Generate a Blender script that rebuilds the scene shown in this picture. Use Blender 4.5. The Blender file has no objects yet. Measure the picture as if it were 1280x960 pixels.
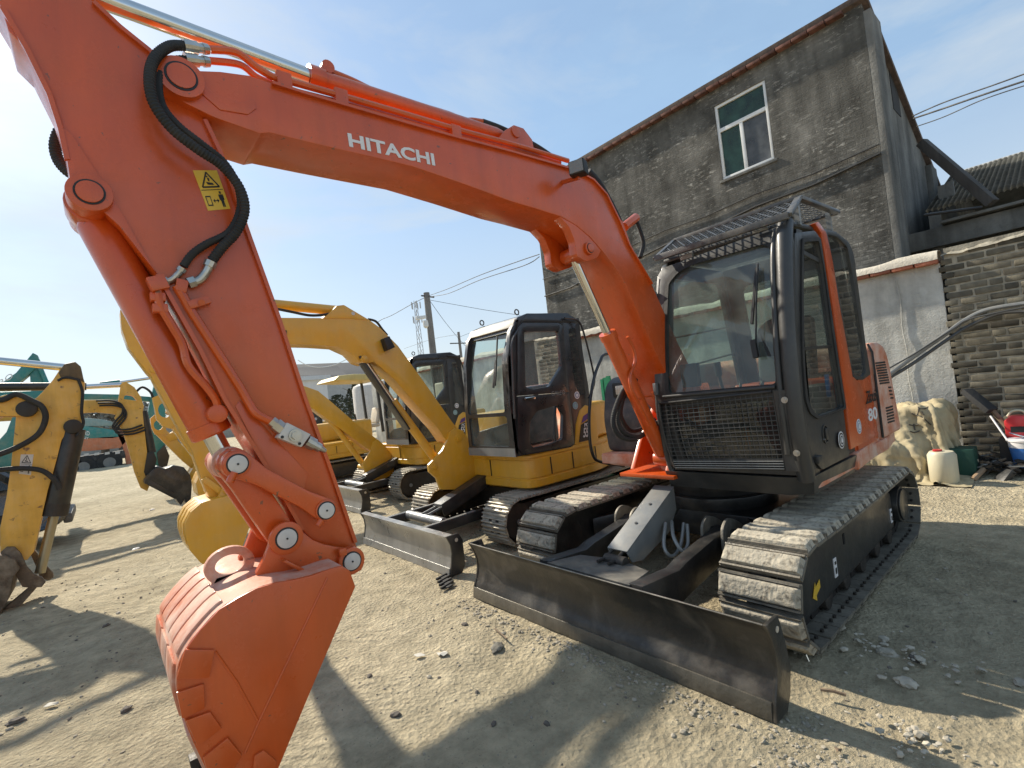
import bpy, bmesh, math, random
import numpy as np
from mathutils import Vector, Matrix, noise
random.seed(7)
S = bpy.context.scene
COL = S.collection
V = Vector
PI = math.pi
# ------------------------------------------------------------------ camera
CP = V((4.099, 2.212, 1.6186)); FL = 614.76
ya, pt, ro = [math.radians(a) for a in (229.744, 1.0738, -6.486)]
FW = V((math.cos(pt)*math.cos(ya), math.cos(pt)*math.sin(ya), math.sin(pt)))
RT = FW.cross(V((0, 0, 1))).normalized(); UP = RT.cross(FW)
RT, UP = RT*math.cos(ro)+UP*math.sin(ro), -RT*math.sin(ro)+UP*math.cos(ro)
cd = bpy.data.cameras.new('camera'); cam = bpy.data.objects.new('camera', cd); COL.objects.link(cam)
cd.sensor_width = 36; cd.lens = FL/1280*36; cd.clip_end = 3000; cd.clip_start = .05
M3 = Matrix((RT, UP, -FW)).transposed()
cam.matrix_world = Matrix.Translation(CP) @ M3.to_4x4()
S.camera = cam
# ------------------------------------------------------------------ sun and sky
SUNV = V((0.14, -1.0, 0.765)).normalized()
ld = bpy.data.lights.new('sun', 'SUN'); ld.energy = 4.8; ld.angle = math.radians(1.0); ld.color = (1, .91, .76)
lo = bpy.data.objects.new('sun', ld); COL.objects.link(lo)
lo.rotation_euler = SUNV.to_track_quat('Z', 'Y').to_euler(); lo.location = (0, -20, 20)
W = bpy.data.worlds.new('World'); S.world = W; W.use_nodes = True
nt = W.node_tree; nt.nodes.clear()
def wn(t): return nt.nodes.new(t)
sky = wn('ShaderNodeTexSky'); sky.sky_type = 'NISHITA'; sky.sun_disc = False
sky.sun_elevation = math.asin(SUNV.z); sky.sun_rotation = math.atan2(SUNV.x, SUNV.y)
sky.air_density = 1.0; sky.dust_density = .6; sky.ozone_density = 1.8
bg = wn('ShaderNodeBackground'); bg.inputs[1].default_value = .115
tc = wn('ShaderNodeTexCoord'); mp = wn('ShaderNodeMapping'); mp.inputs['Scale'].default_value = (1, 1, 2.6)
nz = wn('ShaderNodeTexNoise'); nz.inputs['Scale'].default_value = 2.1; nz.inputs['Detail'].default_value = 6; nz.inputs['Roughness'].default_value = .55
cr = wn('ShaderNodeValToRGB'); cr.color_ramp.elements[0].position = .45; cr.color_ramp.elements[0].color = (.46, .46, .46, 1); cr.color_ramp.elements[1].position = .85
cr.color_ramp.elements[1].color = (.75, .75, .75, 1)
mx = wn('ShaderNodeMix'); mx.data_type = 'RGBA'
mx.inputs['B'].default_value = (2.8, 4.1, 5.5, 1)
ou = wn('ShaderNodeOutputWorld')
L = nt.links.new
L(tc.outputs['Generated'], mp.inputs[0]); L(mp.outputs[0], nz.inputs['Vector']); L(nz.outputs[0], cr.inputs[0])
L(cr.outputs[0], mx.inputs['Factor']); L(sky.outputs[0], mx.inputs['A'])
# thin white cloud and the paler air low over the horizon, the same all the way round
n2_ = wn('ShaderNodeTexNoise'); n2_.inputs['Scale'].default_value = 1.5; n2_.inputs['Detail'].default_value = 8; n2_.inputs['Roughness'].default_value = .58; n2_.inputs['Distortion'].default_value = .4
m2_ = wn('ShaderNodeMapping'); m2_.inputs['Scale'].default_value = (1, 1, 3.2); m2_.inputs['Location'].default_value = (3.3, 1.2, .4); L(tc.outputs['Generated'], m2_.inputs[0]); L(m2_.outputs[0], n2_.inputs['Vector'])
r2_ = wn('ShaderNodeMapRange'); r2_.inputs[1].default_value = .50; r2_.inputs[2].default_value = .70; r2_.inputs[4].default_value = .6; L(n2_.outputs[0], r2_.inputs[0])
sp_ = wn('ShaderNodeSeparateXYZ'); L(tc.outputs['Generated'], sp_.inputs[0])
r3_ = wn('ShaderNodeMapRange'); r3_.inputs[1].default_value = 0; r3_.inputs[2].default_value = .42; r3_.inputs[3].default_value = .75; r3_.inputs[4].default_value = 0; L(sp_.outputs[2], r3_.inputs[0])
mm_ = wn('ShaderNodeMath'); mm_.operation = 'MAXIMUM'; L(r2_.outputs[0], mm_.inputs[0]); L(r3_.outputs[0], mm_.inputs[1])
mx2 = wn('ShaderNodeMix'); mx2.data_type = 'RGBA'; mx2.inputs['B'].default_value = (4.5, 4.75, 4.8, 1); L(mm_.outputs[0], mx2.inputs['Factor']); L(mx.outputs['Result'], mx2.inputs['A']); L(mx2.outputs['Result'], bg.inputs[0]); L(bg.outputs[0], ou.inputs[0])
S.view_settings.view_transform = 'Standard'; S.view_settings.look = 'None'
S.view_settings.exposure = 0.55; S.view_settings.gamma = 1
S.cycles.max_bounces = 8; S.cycles.transparent_max_bounces = 16
# ------------------------------------------------------------------ rays: a point of the photograph on a plane of the place
def ray(u, v): return FW + RT*((u-640)/FL) - UP*((v-480)/FL)
def atY(u, v, y): d = ray(u, v); return CP + d*((y-CP.y)/d.y)
def atX(u, v, x): d = ray(u, v); return CP + d*((x-CP.x)/d.x)
def atZ(u, v, z=0): d = ray(u, v); return CP + d*((z-CP.z)/d.z)
def ys(pts, y): return [atY(u, v, y) for u, v in pts]
# ------------------------------------------------------------------ materials
def mat(name, col, rough=.5, metal=0, coat=0, var=.12, vscale=3, dust=0, dustcol=(.42, .37, .29), bump=0, bscale=40,
        scratch=None, edge=0, spec=.5, rnd=0, coatr=.08, dlo=.45):
    m = bpy.data.materials.new(name); m.use_nodes = True; n = m.node_tree; N = n.nodes; K = n.links.new
    b = N['Principled BSDF']
    b.inputs['Roughness'].default_value = rough; b.inputs['Metallic'].default_value = metal
    b.inputs['Coat Weight'].default_value = coat; b.inputs['Coat Roughness'].default_value = coatr
    b.inputs['Specular IOR Level'].default_value = spec
    tc = N.new('ShaderNodeTexCoord'); no = N.new('ShaderNodeTexNoise'); no.inputs['Scale'].default_value = vscale
    no.inputs['Detail'].default_value = 5; K(tc.outputs['Object'], no.inputs['Vector'])
    mr = N.new('ShaderNodeMapRange'); K(no.outputs[0], mr.inputs[0])
    mr.inputs[1].default_value = .25; mr.inputs[2].default_value = .75; mr.inputs[3].default_value = 1-var; mr.inputs[4].default_value = 1+var
    hv = N.new('ShaderNodeHueSaturation'); hv.inputs['Color'].default_value = (*col, 1)
    src = mr.outputs[0]
    if rnd:
        oi = N.new('ShaderNodeObjectInfo'); r2 = N.new('ShaderNodeMapRange'); K(oi.outputs['Random'], r2.inputs[0])
        r2.inputs[3].default_value = 1-rnd; r2.inputs[4].default_value = 1+rnd
        mu = N.new('ShaderNodeMath'); mu.operation = 'MULTIPLY'; K(src, mu.inputs[0]); K(r2.outputs[0], mu.inputs[1]); src = mu.outputs[0]
    ms_ = N.new('ShaderNodeMapping'); ms_.inputs['Scale'].default_value = (9, 9, .9); K(tc.outputs['Object'], ms_.inputs[0])
    ns_ = N.new('ShaderNodeTexNoise'); ns_.inputs['Scale'].default_value = 1.2; ns_.inputs['Detail'].default_value = 6; ns_.inputs['Roughness'].default_value = .65; K(ms_.outputs[0], ns_.inputs['Vector'])
    rs_ = N.new('ShaderNodeMapRange'); rs_.inputs[1].default_value = .3; rs_.inputs[2].default_value = .7; rs_.inputs[3].default_value = 1-var*.8; rs_.inputs[4].default_value = 1+var*.6; K(ns_.outputs[0], rs_.inputs[0])
    mz_ = N.new('ShaderNodeMath'); mz_.operation = 'MULTIPLY'; K(src, mz_.inputs[0]); K(rs_.outputs[0], mz_.inputs[1]); src = mz_.outputs[0]
    nr_ = N.new('ShaderNodeTexNoise'); nr_.inputs['Scale'].default_value = 6; nr_.inputs['Detail'].default_value = 9; nr_.inputs['Roughness'].default_value = .7; K(tc.outputs['Object'], nr_.inputs['Vector'])
    rr_ = N.new('ShaderNodeMapRange'); rr_.inputs[1].default_value = .3; rr_.inputs[2].default_value = .7; rr_.inputs[3].default_value = max(.03, rough-.1*(metal < .9)); rr_.inputs[4].default_value = min(1, rough+.16*(metal < .9)); K(nr_.outputs[0], rr_.inputs[0]); K(rr_.outputs[0], b.inputs['Roughness'])
    if coat: rc_ = N.new('ShaderNodeMapRange'); rc_.inputs[1].default_value = .35; rc_.inputs[2].default_value = .65; rc_.inputs[3].default_value = coatr*.7; rc_.inputs[4].default_value = coatr*1.8+.06; K(nr_.outputs[0], rc_.inputs[0]); K(rc_.outputs[0], b.inputs['Coat Roughness'])
    K(src, hv.inputs['Value'])
    c = hv.outputs[0]
    if scratch:
        scol, sc, lo, hi = scratch
        n3 = N.new('ShaderNodeTexNoise'); n3.inputs['Scale'].default_value = sc; n3.inputs['Detail'].default_value = 8; n3.inputs['Distortion'].default_value = .6
        K(tc.outputs['Object'], n3.inputs['Vector'])
        r3 = N.new('ShaderNodeMapRange'); r3.inputs[1].default_value = lo; r3.inputs[2].default_value = hi; K(n3.outputs[0], r3.inputs[0])
        m3 = N.new('ShaderNodeMix'); m3.data_type = 'RGBA'; K(r3.outputs[0], m3.inputs['Factor']); K(c, m3.inputs['A']); m3.inputs['B'].default_value = (*scol, 1)
        c = m3.outputs['Result']
    if dust:
        n2 = N.new('ShaderNodeTexNoise'); n2.inputs['Scale'].default_value = 5; n2.inputs['Detail'].default_value = 10; n2.inputs['Roughness'].default_value = .7
        K(tc.outputs['Object'], n2.inputs['Vector'])
        r4 = N.new('ShaderNodeMapRange'); r4.inputs[1].default_value = dlo; r4.inputs[2].default_value = dlo+.3; r4.inputs[4].default_value = dust; K(n2.outputs[0], r4.inputs[0])
        m4 = N.new('ShaderNodeMix'); m4.data_type = 'RGBA'; K(r4.outputs[0], m4.inputs['Factor']); K(c, m4.inputs['A']); m4.inputs['B'].default_value = (*dustcol, 1)
        c = m4.outputs['Result']
        r5 = N.new('ShaderNodeMapRange'); r5.inputs[3].default_value = rough; r5.inputs[4].default_value = min(1, rough+.5); K(rr_.outputs[0], r5.inputs[3]); K(r4.outputs[0], r5.inputs[0]); K(r5.outputs[0], b.inputs['Roughness'])
        r6 = N.new('ShaderNodeMapRange'); r6.inputs[3].default_value = coat; r6.inputs[4].default_value = 0; K(r4.outputs[0], r6.inputs[0]); K(r6.outputs[0], b.inputs['Coat Weight'])
    K(c, b.inputs['Base Color'])
    if bump:
        nb = N.new('ShaderNodeTexNoise'); nb.inputs['Scale'].default_value = bscale; nb.inputs['Detail'].default_value = 6
        K(tc.outputs['Object'], nb.inputs['Vector'])
        bp = N.new('ShaderNodeBump'); bp.inputs['Strength'].default_value = bump; bp.inputs['Distance'].default_value = .01
        K(nb.outputs[0], bp.inputs['Height']); K(bp.outputs[0], b.inputs['Normal'])
    return m
def glassmat(name, tint=(.8, .88, .86), refl=1.0, dirt=.06, dirt_sheen_col=(.5, .5, .47)):
    m = bpy.data.materials.new(name); m.use_nodes = True; n = m.node_tree; N = n.nodes; K = n.links.new; N.clear()
    o = N.new('ShaderNodeOutputMaterial'); t = N.new('ShaderNodeBsdfTransparent'); t.inputs[0].default_value = (*tint, 1)
    g = N.new('ShaderNodeBsdfGlossy'); g.inputs['Roughness'].default_value = .015; g.inputs[0].default_value = (refl, refl, refl, 1)
    f = N.new('ShaderNodeFresnel'); f.inputs[0].default_value = 1.55
    m1 = N.new('ShaderNodeMixShader'); K(f.outputs[0], m1.inputs[0]); K(t.outputs[0], m1.inputs[1]); K(g.outputs[0], m1.inputs[2])
    d = N.new('ShaderNodeBsdfDiffuse'); d.inputs[0].default_value = (*dirt_sheen_col, 1)
    tc = N.new('ShaderNodeTexCoord'); no = N.new('ShaderNodeTexNoise'); no.inputs['Scale'].default_value = 4; no.inputs['Detail'].default_value = 8; K(tc.outputs['Object'], no.inputs['Vector'])
    r = N.new('ShaderNodeMapRange'); r.inputs[1].default_value = .3; r.inputs[2].default_value = .75; r.inputs[3].default_value = dirt*.4; r.inputs[4].default_value = dirt*2; K(no.outputs[0], r.inputs[0])
    m2 = N.new('ShaderNodeMixShader'); K(r.outputs[0], m2.inputs[0]); K(m1.outputs[0], m2.inputs[1]); K(d.outputs[0], m2.inputs[2]); K(m2.outputs[0], o.inputs[0])
    return m
OR = mat('orange paint', (.58, .082, .006), .34, coat=.55, var=.14, vscale=2, dust=.13, dustcol=(.5, .2, .09), bump=.05, bscale=60, coatr=.16, dlo=.5, scratch=((.2, .07, .03), 34, .69, .72))
ORD = mat('dusty sunlit orange paint', (.56, .11, .018), .45, coat=.3, var=.1, vscale=4, dust=.8, dustcol=(.66, .52, .42), bump=.12, bscale=50, dlo=.32)  # real dust, with the sun's paleness on top faces put into its colour
YL = mat('yellow paint', (.66, .35, .022), .36, coat=.5, var=.08, vscale=2, dust=.3, dustcol=(.5, .38, .2), bump=.04, coatr=.15)
YO = mat('worn yellow paint', (.72, .40, .06), .5, coat=.15, var=.18, vscale=5, scratch=((.2, .1, .04), 15, .62, .72), dust=.3, bump=.2)
TE = mat('teal paint', (.012, .2, .19), .4, coat=.3, var=.12, dust=.35, bump=.05)
BK = mat('black painted steel', (.018, .018, .018), .38, coat=.2, var=.25, vscale=4, dust=.25, dustcol=(.16, .14, .11), bump=.15)
BLD = mat('worn black blade steel', (.022, .021, .019), .36, coat=.25, var=.3, vscale=3, scratch=((.11, .1, .085), 5, .52, .8), dust=.3, dustcol=(.16, .13, .095), bump=.2)
GRY = mat('grey painted steel', (.17, .175, .17), .4, coat=.3, var=.12, vscale=3, dust=.4, dustcol=(.3, .27, .22), bump=.06)
CABM = mat('dark grey cab paint', (.033, .033, .032), .42, coat=.15, var=.15, vscale=3, dust=.18, dustcol=(.15, .135, .11), bump=.05, coatr=.12)
RUB = mat('black rubber', (.016, .016, .016), .65, var=.2, dust=.35, dustcol=(.1, .09, .075), bump=.2)
STL = mat('worn track steel', (.2, .18, .145), .5, .3, var=.3, vscale=9, dust=.6, dustcol=(.2, .17, .125), bump=.4, bscale=60, rnd=.15)
STD = mat('dark track steel', (.035, .03, .026), .55, .3, var=.3, dust=.5, dustcol=(.12, .1, .075), bump=.4)
PAD = mat('dirty rubber track pad', (.42, .375, .29), .9, var=.22, vscale=14, scratch=((.1, .085, .065), 22, .52, .7), dust=.5, dustcol=(.42, .365, .27), bump=1.0, bscale=38, rnd=.15)
CHR = mat('chrome rod', (.62, .62, .6), .14, 1, var=.05)
ZNC = mat('zinc plated fitting', (.5, .49, .45), .33, .9, var=.15, vscale=20, bump=.1)
WHT = mat('white print', (.75, .73, .72), .5, var=.03)
WHB = mat('pale block', (.62, .58, .53), .5, var=.12, vscale=20, dust=.3)
BLK = mat('black print', (.015, .015, .015), .5, var=.02)
DEC = mat('yellow warning label', (.75, .46, .035), .4, coat=.2, var=.05)
SEAT = mat('cream seat cover', (.6, .56, .47), .8, var=.1, bump=.3, bscale=30)
SEAD = mat('grey seat cloth', (.1, .1, .1), .9, var=.15, bump=.2)
GL = glassmat('tinted cab glass', (.62, .74, .69), 1, .12, (.45, .5, .47))  # diffuse film: dirt plus grey-green sky reflection put into its colour
GLD = glassmat('dark dusty door glass', (.3, .34, .33), 1, .05)
GLW = glassmat('dark green window glass', (.1, .2, .17), .8, .45, (.065, .125, .108))
GLG = glassmat('grey window glass', (.18, .2, .21), 1, .45, (.16, .17, .18))
LAMP = mat('lamp lens', (.6, .58, .5), .15, .3, coat=1, bump=.6, bscale=90)
RED = mat('red plastic', (.55, .03, .035), .35, coat=.3)
BLU = mat('blue plastic', (.012, .16, .55), .4, coat=.3, dust=.2)
GRN = mat('green plastic', (.02, .27, .12), .45)
WOOD = mat('weathered wood', (.2, .14, .09), .8, var=.35, vscale=10, bump=.5)
WTUB = mat('pale plastic drum', (.58, .53, .38), .5, var=.12, dust=.3)
SLT = mat('grey clay roof tile', (.46, .46, .44), .8, var=.3, vscale=6, bump=.4)
ALU = mat('white window aluminium', (.72, .72, .7), .4, coat=.2, var=.06, dust=.2)
ROCK = mat('pale rock', (.36, .32, .25), .9, var=.25, vscale=20, bump=.6, rnd=.25)
# ------------------------------------------------------------------ mesh builder
class MB:
    def __init__(s): s.v = []; s.f = []; s.m = []
    def add(s, vs, fs, mi=0):
        o = len(s.v); s.v += [tuple(p) for p in vs]; s.f += [tuple(o+i for i in f) for f in fs]; s.m += [mi]*len(fs); return s
    def box(s, c, sz, R=None, mi=0):
        c = V(c); hx, hy, hz = [a/2 for a in sz]; P = [V((x, y, z)) for x in (-hx, hx) for y in (-hy, hy) for z in (-hz, hz)]
        if R: P = [R @ p for p in P]
        return s.add([c+p for p in P], [(0, 1, 3, 2), (4, 6, 7, 5), (0, 4, 5, 1), (2, 3, 7, 6), (0, 2, 6, 4), (1, 5, 7, 3)], mi)
    def bar(s, a, b, w, h, up=(0, 0, 1), mi=0):
        a = V(a); b = V(b); d = b-a; L_ = d.length; x = d.normalized(); z = V(up); y = z.cross(x).normalized(); z = x.cross(y)
        return s.box((a+b)/2, (L_, w, h), Matrix((x, y, z)).transposed(), mi)
    def prism(s, pts, off, mi=0):
        off = V(off); n = len(pts); P = [V(p) for p in pts]
        return s.add(P+[p+off for p in P], [tuple(range(n)), tuple(range(2*n-1, n-1, -1))]+[(i, i+n, (i+1) % n+n, (i+1) % n) for i in range(n)], mi)
    def tube(s, pts, r, seg=10, caps=True, mi=0):
        P = [V(p) for p in pts]; n = len(P); R = r if isinstance(r, (list, tuple)) else [r]*n
        t = (P[1]-P[0]).normalized(); a = t.orthogonal().normalized(); vs = []
        for i in range(n):
            t2 = ((P[min(i+1, n-1)]-P[i]).normalized()+(P[i]-P[max(i-1, 0)]).normalized())
            if t2.length < 1e-6: t2 = t
            t2.normalize(); a = (a-t2*a.dot(t2)).normalized(); b = t2.cross(a); t = t2
            vs += [P[i]+(a*math.cos(k*2*PI/seg)+b*math.sin(k*2*PI/seg))*R[i] for k in range(seg)]
        fs = [(i*seg+k, i*seg+(k+1) % seg, (i+1)*seg+(k+1) % seg, (i+1)*seg+k) for i in range(n-1) for k in range(seg)]
        if caps: fs += [tuple(range(seg-1, -1, -1)), tuple(range((n-1)*seg, n*seg))]
        return s.add(vs, fs, mi)
    def cyl(s, a, b, r, seg=20, r2=None, mi=0): return s.tube([a, b], [r, r if r2 is None else r2], seg, True, mi)
    def grid(s, fn, nu, nv, mi=0, closeu=False):
        vs = [fn(i/nu, j/nv) for i in range(nu+1) for j in range(nv+1)]
        return s.add(vs, [(i*(nv+1)+j, (i+1)*(nv+1)+j, (i+1)*(nv+1)+j+1, i*(nv+1)+j+1) for i in range(nu) for j in range(nv)], mi)
    def mesh(s, name, mats, bevel=0, ang=38, seg=2, clean=True):
        me = bpy.data.meshes.new(name); me.from_pydata(s.v, [], s.f)
        for i, p in enumerate(me.polygons): p.material_index = s.m[i]
        mats = mats if isinstance(mats, (list, tuple)) else [mats]
        for m in mats: me.materials.append(m)
        bm = bmesh.new(); bm.from_mesh(me)
        if clean: bmesh.ops.recalc_face_normals(bm, faces=bm.faces)
        if bevel:
            ed = [e for e in bm.edges if len(e.link_faces) == 2 and e.calc_face_angle(0) > math.radians(28)]
            bmesh.ops.bevel(bm, geom=ed, offset=bevel, segments=seg, profile=.6, affect='EDGES', clamp_overlap=True)
        bm.to_mesh(me); bm.free()
        me.polygons.foreach_set('use_smooth', [True]*len(me.polygons)); me.set_sharp_from_angle(angle=math.radians(ang)); me.update()
        return me
    def build(s, name, mats, parent=None, bevel=0, ang=38, seg=2, label=None):
        return link(name, s.mesh(name, mats, bevel, ang, seg), parent, label)
def link(name, me, parent=None, label=None):
    o = bpy.data.objects.new(name, me); COL.objects.link(o)
    if parent:
        o.parent = parent
        if parent.type == 'EMPTY' and parent.parent is None: o.location = -parent.location
    if label: o['label'] = label
    return o
def thing(name, label, cat, loc, group=None):
    o = bpy.data.objects.new(name, None); COL.objects.link(o); o.location = loc; o.empty_display_size = .2
    return tag(o, label, cat, group)
def tag(o, label, cat, group=None):
    o['label'] = label; o['category'] = cat
    if group: o['group'] = group
    return o
def struct(o): o['kind'] = 'structure'; return o
def spline(P, n=10):
    P = [V(p) for p in P]; out = []
    for i in range(len(P)-1):
        p0 = P[max(i-1, 0)]; p1 = P[i]; p2 = P[i+1]; p3 = P[min(i+2, len(P)-1)]
        for k in range(n):
            t = k/n; out.append(.5*((2*p1)+(p2-p0)*t+(2*p0-5*p1+4*p2-p3)*t*t+(3*p1-p0-3*p2+p3)*t**3))
    return out+[P[-1]]
def hose(mb, P, r, pitch=.011, n=14, mi=0):
    C = spline(P, n); L_ = [0]
    for a, b in zip(C, C[1:]): L_.append(L_[-1]+(b-a).length)
    m = max(4, int(L_[-1]/pitch)*2); pts = []; R = []; j = 0
    for k in range(m+1):
        d = L_[-1]*k/m
        while j < len(C)-2 and L_[j+1] < d: j += 1
        t = (d-L_[j])/max(1e-9, L_[j+1]-L_[j]); pts.append(C[j].lerp(C[j+1], min(1, t))); R.append(r*(1.0 if k % 2 else .87))
    mb.tube(pts, R, 9, True, mi)
def rnd2(poly, r, n=5):
    out = []; N = len(poly)
    for i in range(N):
        p = V(poly[i]).to_2d() if len(poly[i]) == 3 else V(poly[i]); a = V(poly[i-1]); b = V(poly[(i+1) % N])
        da = (a-p); db = (b-p); rr = min(r, da.length*.45, db.length*.45); A = p+da.normalized()*rr; B = p+db.normalized()*rr
        for k in range(n+1):
            t = k/n; out.append((1-t)**2*A+2*t*(1-t)*p+t*t*B)
    return out
def raypoly(c, d, poly):
    best = None
    for i in range(len(poly)):
        a = poly[i]; b = poly[(i+1) % len(poly)]; e = b-a; den = d.x*e.y-d.y*e.x
        if abs(den) < 1e-12: continue
        w = a-c; t = (w.x*e.y-w.y*e.x)/den; s_ = (w.x*d.y-w.y*d.x)/den
        if t > 0 and -1e-6 <= s_ <= 1+1e-6 and (best is None or t > best): best = t
    return c+d*best if best else None
def ringpts(outer, inner, extra=36):
    outer = [V(p) for p in outer]; inner = [V(p) for p in inner]
    c = sum(inner, V((0, 0)))/len(inner)
    an = sorted(set([round(math.atan2((p-c).y, (p-c).x), 4) for p in outer+inner]+[round(-PI+2*PI*k/extra, 4) for k in range(extra)]))
    O = []; I = []
    for a in an:
        d = V((math.cos(a), math.sin(a))); o = raypoly(c, d, outer); i = raypoly(c, d, inner)
        if o is not None and i is not None: O.append(o); I.append(i)
    return O, I
def ringplate(mb, outer, inner, m3, off, mi=0):
    """plate between two closed outlines; m3 maps 2D to 3D, off is the thickness vector"""
    O, I = ringpts(outer, inner); n = len(O); off = V(off)
    A = [m3(p) for p in O]; B = [m3(p) for p in I]
    vs = A+B+[p+off for p in A]+[p+off for p in B]; fs = []
    for k in range(n):
        j = (k+1) % n; fs += [(k, j, n+j, n+k), (2*n+k, 3*n+k, 3*n+j, 2*n+j), (k, 2*n+k, 2*n+j, j), (n+k, n+j, 3*n+j, 3*n+k)]
    mb.add(vs, fs, mi)
def pane(mb, inner, m3, off, mi=0):
    P = [V(p) for p in inner]; c = sum(P, V((0, 0)))/len(P); n = len(P); vs = [m3(c)+V(off)]+[m3((c+(p-c)*.5))+V(off) for p in P]+[m3(p)+V(off) for p in P]
    fs = []
    for k in range(n):
        j = (k+1) % n; fs += [(0, 1+k, 1+j), (1+k, 1+n+k, 1+n+j, 1+j)]
    mb.add(vs, fs, mi)
def text(name, body, o, x, y, m, parent=None, th=.002, bold=0.0, shear=0):
    """lettering whose bounding box fills the parallelogram o, o+x, o+y"""
    cu = bpy.data.curves.new(name, 'FONT'); cu.body = body; cu.offset = bold; cu.shear = shear; cu.extrude = .01; cu.resolution_u = 3
    t = bpy.data.objects.new(name, cu); COL.objects.link(t); bpy.context.view_layer.update()
    me = bpy.data.meshes.new_from_object(t.evaluated_get(bpy.context.evaluated_depsgraph_get())); bpy.data.objects.remove(t)
    o, x, y = V(o), V(x), V(y); nn = x.cross(y).normalized()
    xs = [v.co.x for v in me.vertices]; yz = [v.co.y for v in me.vertices]; x0, x1, y0, y1 = min(xs), max(xs), min(yz), max(yz)
    for v in me.vertices: v.co = o+x*((v.co.x-x0)/(x1-x0))+y*((v.co.y-y0)/(y1-y0))+nn*(th if v.co.z > 0 else -.001)
    me.materials.clear(); me.materials.append(m); return link(name, me, parent)
def disc2(c, r, n=24, ry=None): return [V((c[0]+r*math.cos(2*PI*k/n), c[1]+(ry or r)*math.sin(2*PI*k/n))) for k in range(n)]
Y_ = V((0, 1, 0))
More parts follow.
